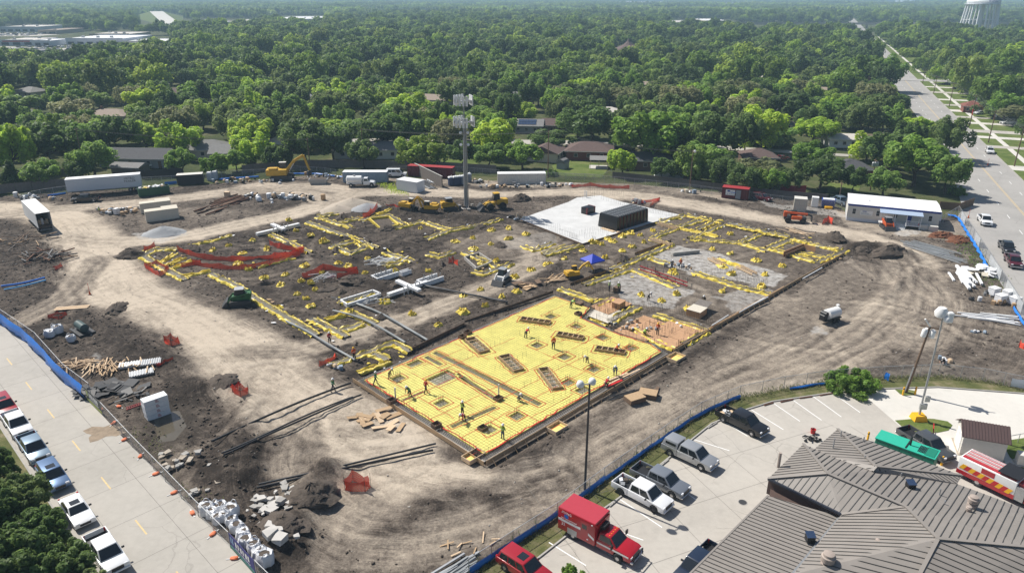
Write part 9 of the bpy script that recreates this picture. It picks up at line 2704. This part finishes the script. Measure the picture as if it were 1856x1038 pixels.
# ------------------------------------------------------------------ people
def skin_body(joints,edges):
 me=bpy.data.meshes.new('tmp_skel');me.from_pydata([j[0]for j in joints],edges,[])
 ob=bpy.data.objects.new('tmp_skel',me);COL.objects.link(ob)
 md=ob.modifiers.new('skin','SKIN');md.use_smooth_shade=True;md.branch_smoothing=.3
 for v,j in zip(me.skin_vertices[0].data,joints):v.radius=(j[1],j[1]*j[2])
 me.skin_vertices[0].data[0].use_root=True
 ob.modifiers.new('sub','SUBSURF').levels=1
 dg=bpy.context.evaluated_depsgraph_get()
 m2=bpy.data.meshes.new_from_object(ob.evaluated_get(dg));m2 .name='body'
 bpy.data.objects.remove(ob);bpy.data.meshes.remove(me)
 return m2
def pose_joints(pose):
# x forward, y left, z up; lean in radians
 lean,hipz={'stand':(.05,.95),'walk':(.08,.93),'bend':(1.25,.88),'stoop':(.75,.90),'crouch':(.7,.42)}[pose]
 pel=V3((0,0,hipz));sp=V3((math.sin(lean),0,math.cos(lean)))
 mid=pel+sp*.26;ch=pel+sp*.46;nk=pel+sp*.60;hd=nk+(sp*.5+V3((.25,0,.8))).normalized()*.10;tp=hd+(sp*.5+V3((.15,0,.8))).normalized()*.14
 J=[(pel,.15,.8),(mid,.14,.8),(ch,.17,.75),(nk,.065,1),(hd,.095,1.1),(tp,.085,1)];E_=[(0,1),(1,2),(2,3),(3,4),(4,5)]
 K=['t','s','s','k','k','k']
 for s in (-1,1):
  sh=ch+V3((0,s*.2,0))+sp*.06
  if pose=='stand':el,wr=sh+V3((.03,s*.08,-.28)),sh+V3((.2,s*.03,-.42))
  elif pose=='walk':el,wr=sh+V3((-.1*s,s*.07,-.27)),sh+V3((.08-.15*s,s*.05,-.50))
  elif pose in ('bend','stoop'):el,wr=sh+V3((.05,s*.04,-.28)),sh+V3((.15,-s*.02,-.52))
  else:el,wr=sh+V3((.12,s*.08,-.22)),sh+V3((.33,s*.02,-.34))
  hn=wr+(wr-el).normalized()*.09
  hp=pel+V3((0,s*.1,-.05))
  if pose=='walk':kn,an,to=hp+V3((.18*s,0,-.40)),hp+V3((.26*s-.05,0,-.80)),hp+V3((.26*s+.13,0,-.85))
  elif pose=='crouch':kn,an,to=hp+V3((.40,s*.06,.02)),hp+V3((.06,s*.05,-.28)),hp+V3((.25,s*.06,-.35))
  elif pose in ('bend','stoop'):kn,an,to=hp+V3((.02,s*.05,-.42)),hp+V3((-.1,s*.07,-.76)),hp+V3((.1,s*.08,-.81))
  else:kn,an,to=hp+V3((.03,s*.03,-.44)),hp+V3((-.02,s*.05,-.84)),hp+V3((.16,s*.07,-.88))
  b=len(J)
  J+=[(sh,.085,1),(el,.058,1),(wr,.043,1),(hn,.042,.7),(hp,.11,1),(kn,.075,1),(an,.055,1),(to,.05,.8)]
  K+=['s','s','h','h','t','t','b','b']
  E_+=[(2,b),(b,b+1),(b+1,b+2),(b+2,b+3),(0,b+4),(b+4,b+5),(b+5,b+6),(b+6,b+7)]
  # five fingers rooted in the palm
  d=(hn-wr).normalized();sd_=V3((0,1,0))if abs(d.y)<.8 else V3((1,0,0));sd_=(sd_-d*sd_.dot(d)).normalized()
  for f_ in range(5):
   o_=(f_-1.5)*.021 if f_<4 else -.05*s
   L=(.075,.085,.08,.06,.05)[f_]
   r0=hn+sd_*o_*(1 if f_<4 else.8)-d*(.0 if f_<4 else.05)
   tip=r0+d*L+V3((.015,0,-.01))+(sd_*-.02*s if f_==4 else V3())
   q=len(J);J.append((tip,.010,1));K.append('h');E_.append((b+3,q))
 return J,E_,K,hd,tp,sp,ch,mid
POSES={k:pose_joints(k)for k in ('stand','walk','bend','stoop','crouch')}
PM={k:skin_body(v[0],v[1])for k,v in POSES.items()}
CL={'navy':(.03,.035,.06),'denim':(.07,.10,.17),'khaki':(.25,.20,.13),'red':(.45,.03,.03),'blue':(.03,.12,.35),'grey':(.2,.2,.2),'dark':(.03,.03,.032),'green':(.06,.22,.08),'lime':(.35,.55,.05),'orange':(.65,.12,.02),'white':(.65,.65,.63)}
for k,v in CL.items():dm('cloth_'+k,v,.9,var=.12)
dm('boot',(.06,.04,.03),.8)
BODY={}
def body_mesh(pose,shirt,trou):
 key=(pose,shirt,trou)
 if key in BODY:return BODY[key]
 me=PM[pose].copy();J,E_,K=POSES[pose][:3]
 for m_ in ('cloth_'+shirt,'cloth_'+trou,'skin','boot'):me.materials.append(M[m_])
 pts=np.array([j[0]for j in J]);idx_=[]
 for f_ in me.polygons:
  k=int(np.argmin(((pts-np.array(f_.center))**2).sum(1)));idx_.append({'s':0,'t':1,'k':2,'h':2,'b':3}[K[k]])
 me.polygons.foreach_set('material_index',idx_);me.update()
 BODY[key]=me
 return me
HAT=MB().lathe([(.17,-.01),(.165,.01),(.135,.02),(.125,.08),(.09,.14),(.02,.165)],n=14).mesh('hard_hat','white_paint',50)
HATY=MB().lathe([(.17,-.01),(.165,.01),(.135,.02),(.125,.08),(.09,.14),(.02,.165)],n=14).mesh('hard_hat','safety_yellow',50)
def person(x,y,face_px,pose,shirt,trou,vest,label,z=None,hat='white'):
 p=G(x,y,z or 0.0)
 if z is None:p.z=gz(p.x,p.y)
 q=G(*face_px,z or 0.0)
 t=tng('person',label,'person',(p.x,p.y,p.z+(.0 if pose!='crouch' else 0)),heading(p,q));t.scale=(1.03,1.03,1.03)
 link('body',body_mesh(pose,shirt,trou),t)
 J,E_,K,hd,tp,sp,ch,mid=POSES[pose]
 up=(tp-hd).normalized();o=link('hard_hat',HAT if hat=='white' else HATY,t,hd+up*.07);o.rotation_euler=up.to_track_quat('Z','Y').to_euler()
 fwd=V3((up.z,0,-up.x));fc=pa('face',MB().box(-.01,.01,-.05,-.025,0,.02).box(-.01,.01,.025,.05,0,.02).box(-.01,.028,-.014,.014,-.05,-.005).box(-.01,.008,-.03,.03,-.085,-.07),'boot',t);fc.location=hd+fwd*.098+up*.01;fc.rotation_euler=(0,math.atan2(up.x,up.z),0)
 if vest:
  lo_,hi_=mid-sp*.14,ch+sp*.10;n_=14;sx=sp;fx=V3((sp.z,0,-sp.x));rings=[]
  for f_ in (0,.35,.7,1):
   c=lo_.lerp(hi_,f_);wy=.205+.03*math.sin(f_*3);wx=.165+.01*f_
   rings.append([c+fx*(wx*math.cos(2*math.pi*k/n_))+V3((0,wy*math.sin(2*math.pi*k/n_),0))for k in range(n_)])
  mb=MB();mb.loft(rings,0,False);v=pa('vest',mb,'cloth_'+vest,t,smooth=60)
  pa('reflective_band',MB().loft([[c_+(c_-lo_.lerp(hi_,.35))*.02 for c_ in rings[1]],[c_+(c_-lo_.lerp(hi_,.35))*.02+sp*.06 for c_ in rings[1]]],0,False),'line_white',v)
 return t
PEOPLE=[
(681,697,(720,690),'walk','green','navy','green','person in green vest and white helmet walking at the left corner of the yellow slab',ZS),(706,686,(722,690),'stoop','khaki','khaki',None,'person in tan work clothes holding a bar near the left slab pocket',ZS),
(743,718,(722,730),'stoop','green','dark','green','person in green vest bending beside the standpipe on the slab',ZS),(772,712,(800,700),'walk','red','dark',None,'person in reddish shirt walking in the middle of the slab',ZS),
(838,752,(860,740),'stand','dark','dark','lime','person in lime vest standing behind another on the front of the slab',ZS),(841,763,(820,780),'bend','red','navy','red','person in red vest bending over the front trench of the slab',ZS),
(911,795,(930,780),'stand','lime','denim','lime','person in lime vest and white helmet standing near the front slab corner',ZS),(953,612,(970,600),'bend','red','dark',None,'person in red shirt bending left of the timber frames',ZS),
(1003,632,(1000,660),'stand','orange','dark','orange','person in orange vest standing left of the middle timber frame',ZS),(1064,657,(1050,670),'bend','khaki','khaki',None,'person in tan clothes bending in the right half of the slab',ZS),
(1115,680,(1110,700),'stoop','blue','denim','lime','person in blue shirt stooping near the right slab edge',ZS),(1097,700,(1120,690),'crouch','red','dark',None,'person in dark red crouching at the white pipe on the slab edge',ZS),
(1115,636,(1130,640),'crouch','orange','dark','orange','person in orange vest crouching at the right timber frame',ZS),(1035,558,(1050,552),'bend','lime','dark','lime','person in lime vest bending at the back corner of the slab',ZS),
(604,709,(640,700),'walk','green','navy','green','person in green vest stepping over the black hose',None),(598,622,(620,640),'stand','red','dark','red','person in red shirt standing on the grey pipe',None),(643,655,(620,640),'stand','orange','navy','orange','person in orange vest with yellow helmet beside the grey pipe',None),
(181,388,(200,384),'stand','khaki','khaki','lime','person in tan clothes standing beside the rubbish by the beige boxes',None),(1192,606,(1180,615),'stand','orange','dark','orange','person in orange vest standing on the brown plywood pad',.15),(1166,606,(1180,610),'crouch','lime','dark','lime','person in lime vest crouching on the brown plywood pad',.15),
(1121,530,(1110,540),'stand','dark','navy','lime','person in dark clothes with lime vest by the small plywood box',None),(1104,528,(1120,530),'stand','grey','navy','lime','person in grey clothes beside the lime vested one at the pads',None),(1175,545,(1190,552),'stoop','grey','dark',None,'person in grey shirt stooping on the brown ground pad',None),
(1233,486,(1220,495),'stand','orange','navy','orange','person in orange vest standing at the steel benches',None),(1217,488,(1225,480),'stoop','dark','navy',None,'person in dark clothes working at the steel benches',None),(1277,546,(1270,552),'crouch','dark','dark',None,'person in dark clothes crouching at a pier head on the grey pad',None),(938,726,(950,730),'crouch','dark','khaki',None,'person in dark shirt crouching at the long slab trench',ZS),
(1710,660,(1700,665),'crouch','dark','dark',None,'person in dark clothes crouching in the soil behind the car park',None),
]
for i,a in enumerate(PEOPLE):person(*a,hat='yellow' if 'yellow helmet' in a[7]or i%5==3 else 'white')
for x,y,lab in ((163,533,'orange cone with red flag pole beside the left haul road'),(1755,395,'orange cone with sign at the right fence end'),(1790,300,'orange cone on the road edge by the white suv')):
 p=G(x,y);t=tng('traffic_cone',lab,'cone',(p.x,p.y,gz(p.x,p.y)));pa('cone',MB().lathe([(.2,.03),(.18,.06),(.05,.7)],n=10),'orange',t);pa('base',MB().box(-.25,.25,-.25,.25,0,.04),'black_plastic',t);pa('flag_pole',MB().tube((0,0,.6),(0,0,2.0),.03,6),'red_tape',t)
 # ------------------------------------------------------------------ haze
HAZE=2.7e-4
mb=MB();mb.box(-16100,16100,-310,22100,-1.5,62)
m=bpy.data.materials.new('haze_air');m.use_nodes=True
n,l=m.node_tree.nodes,m.node_tree.links
n.remove(n['Principled BSDF'])
pv=n.new('ShaderNodeVolumePrincipled')
pv.inputs['Color'].default_value=(0.55,0.80,1.0,1)
pv.inputs['Density'].default_value=HAZE
pv.inputs['Anisotropy'].default_value=0.0
l.new(pv.outputs[0],n['Material Output'].inputs['Volume'])
M['haze_air']=m
tag(link('haze',mb.mesh('haze',m)),'pale blue summer haze over the far suburbs','haze',None,'stuff')
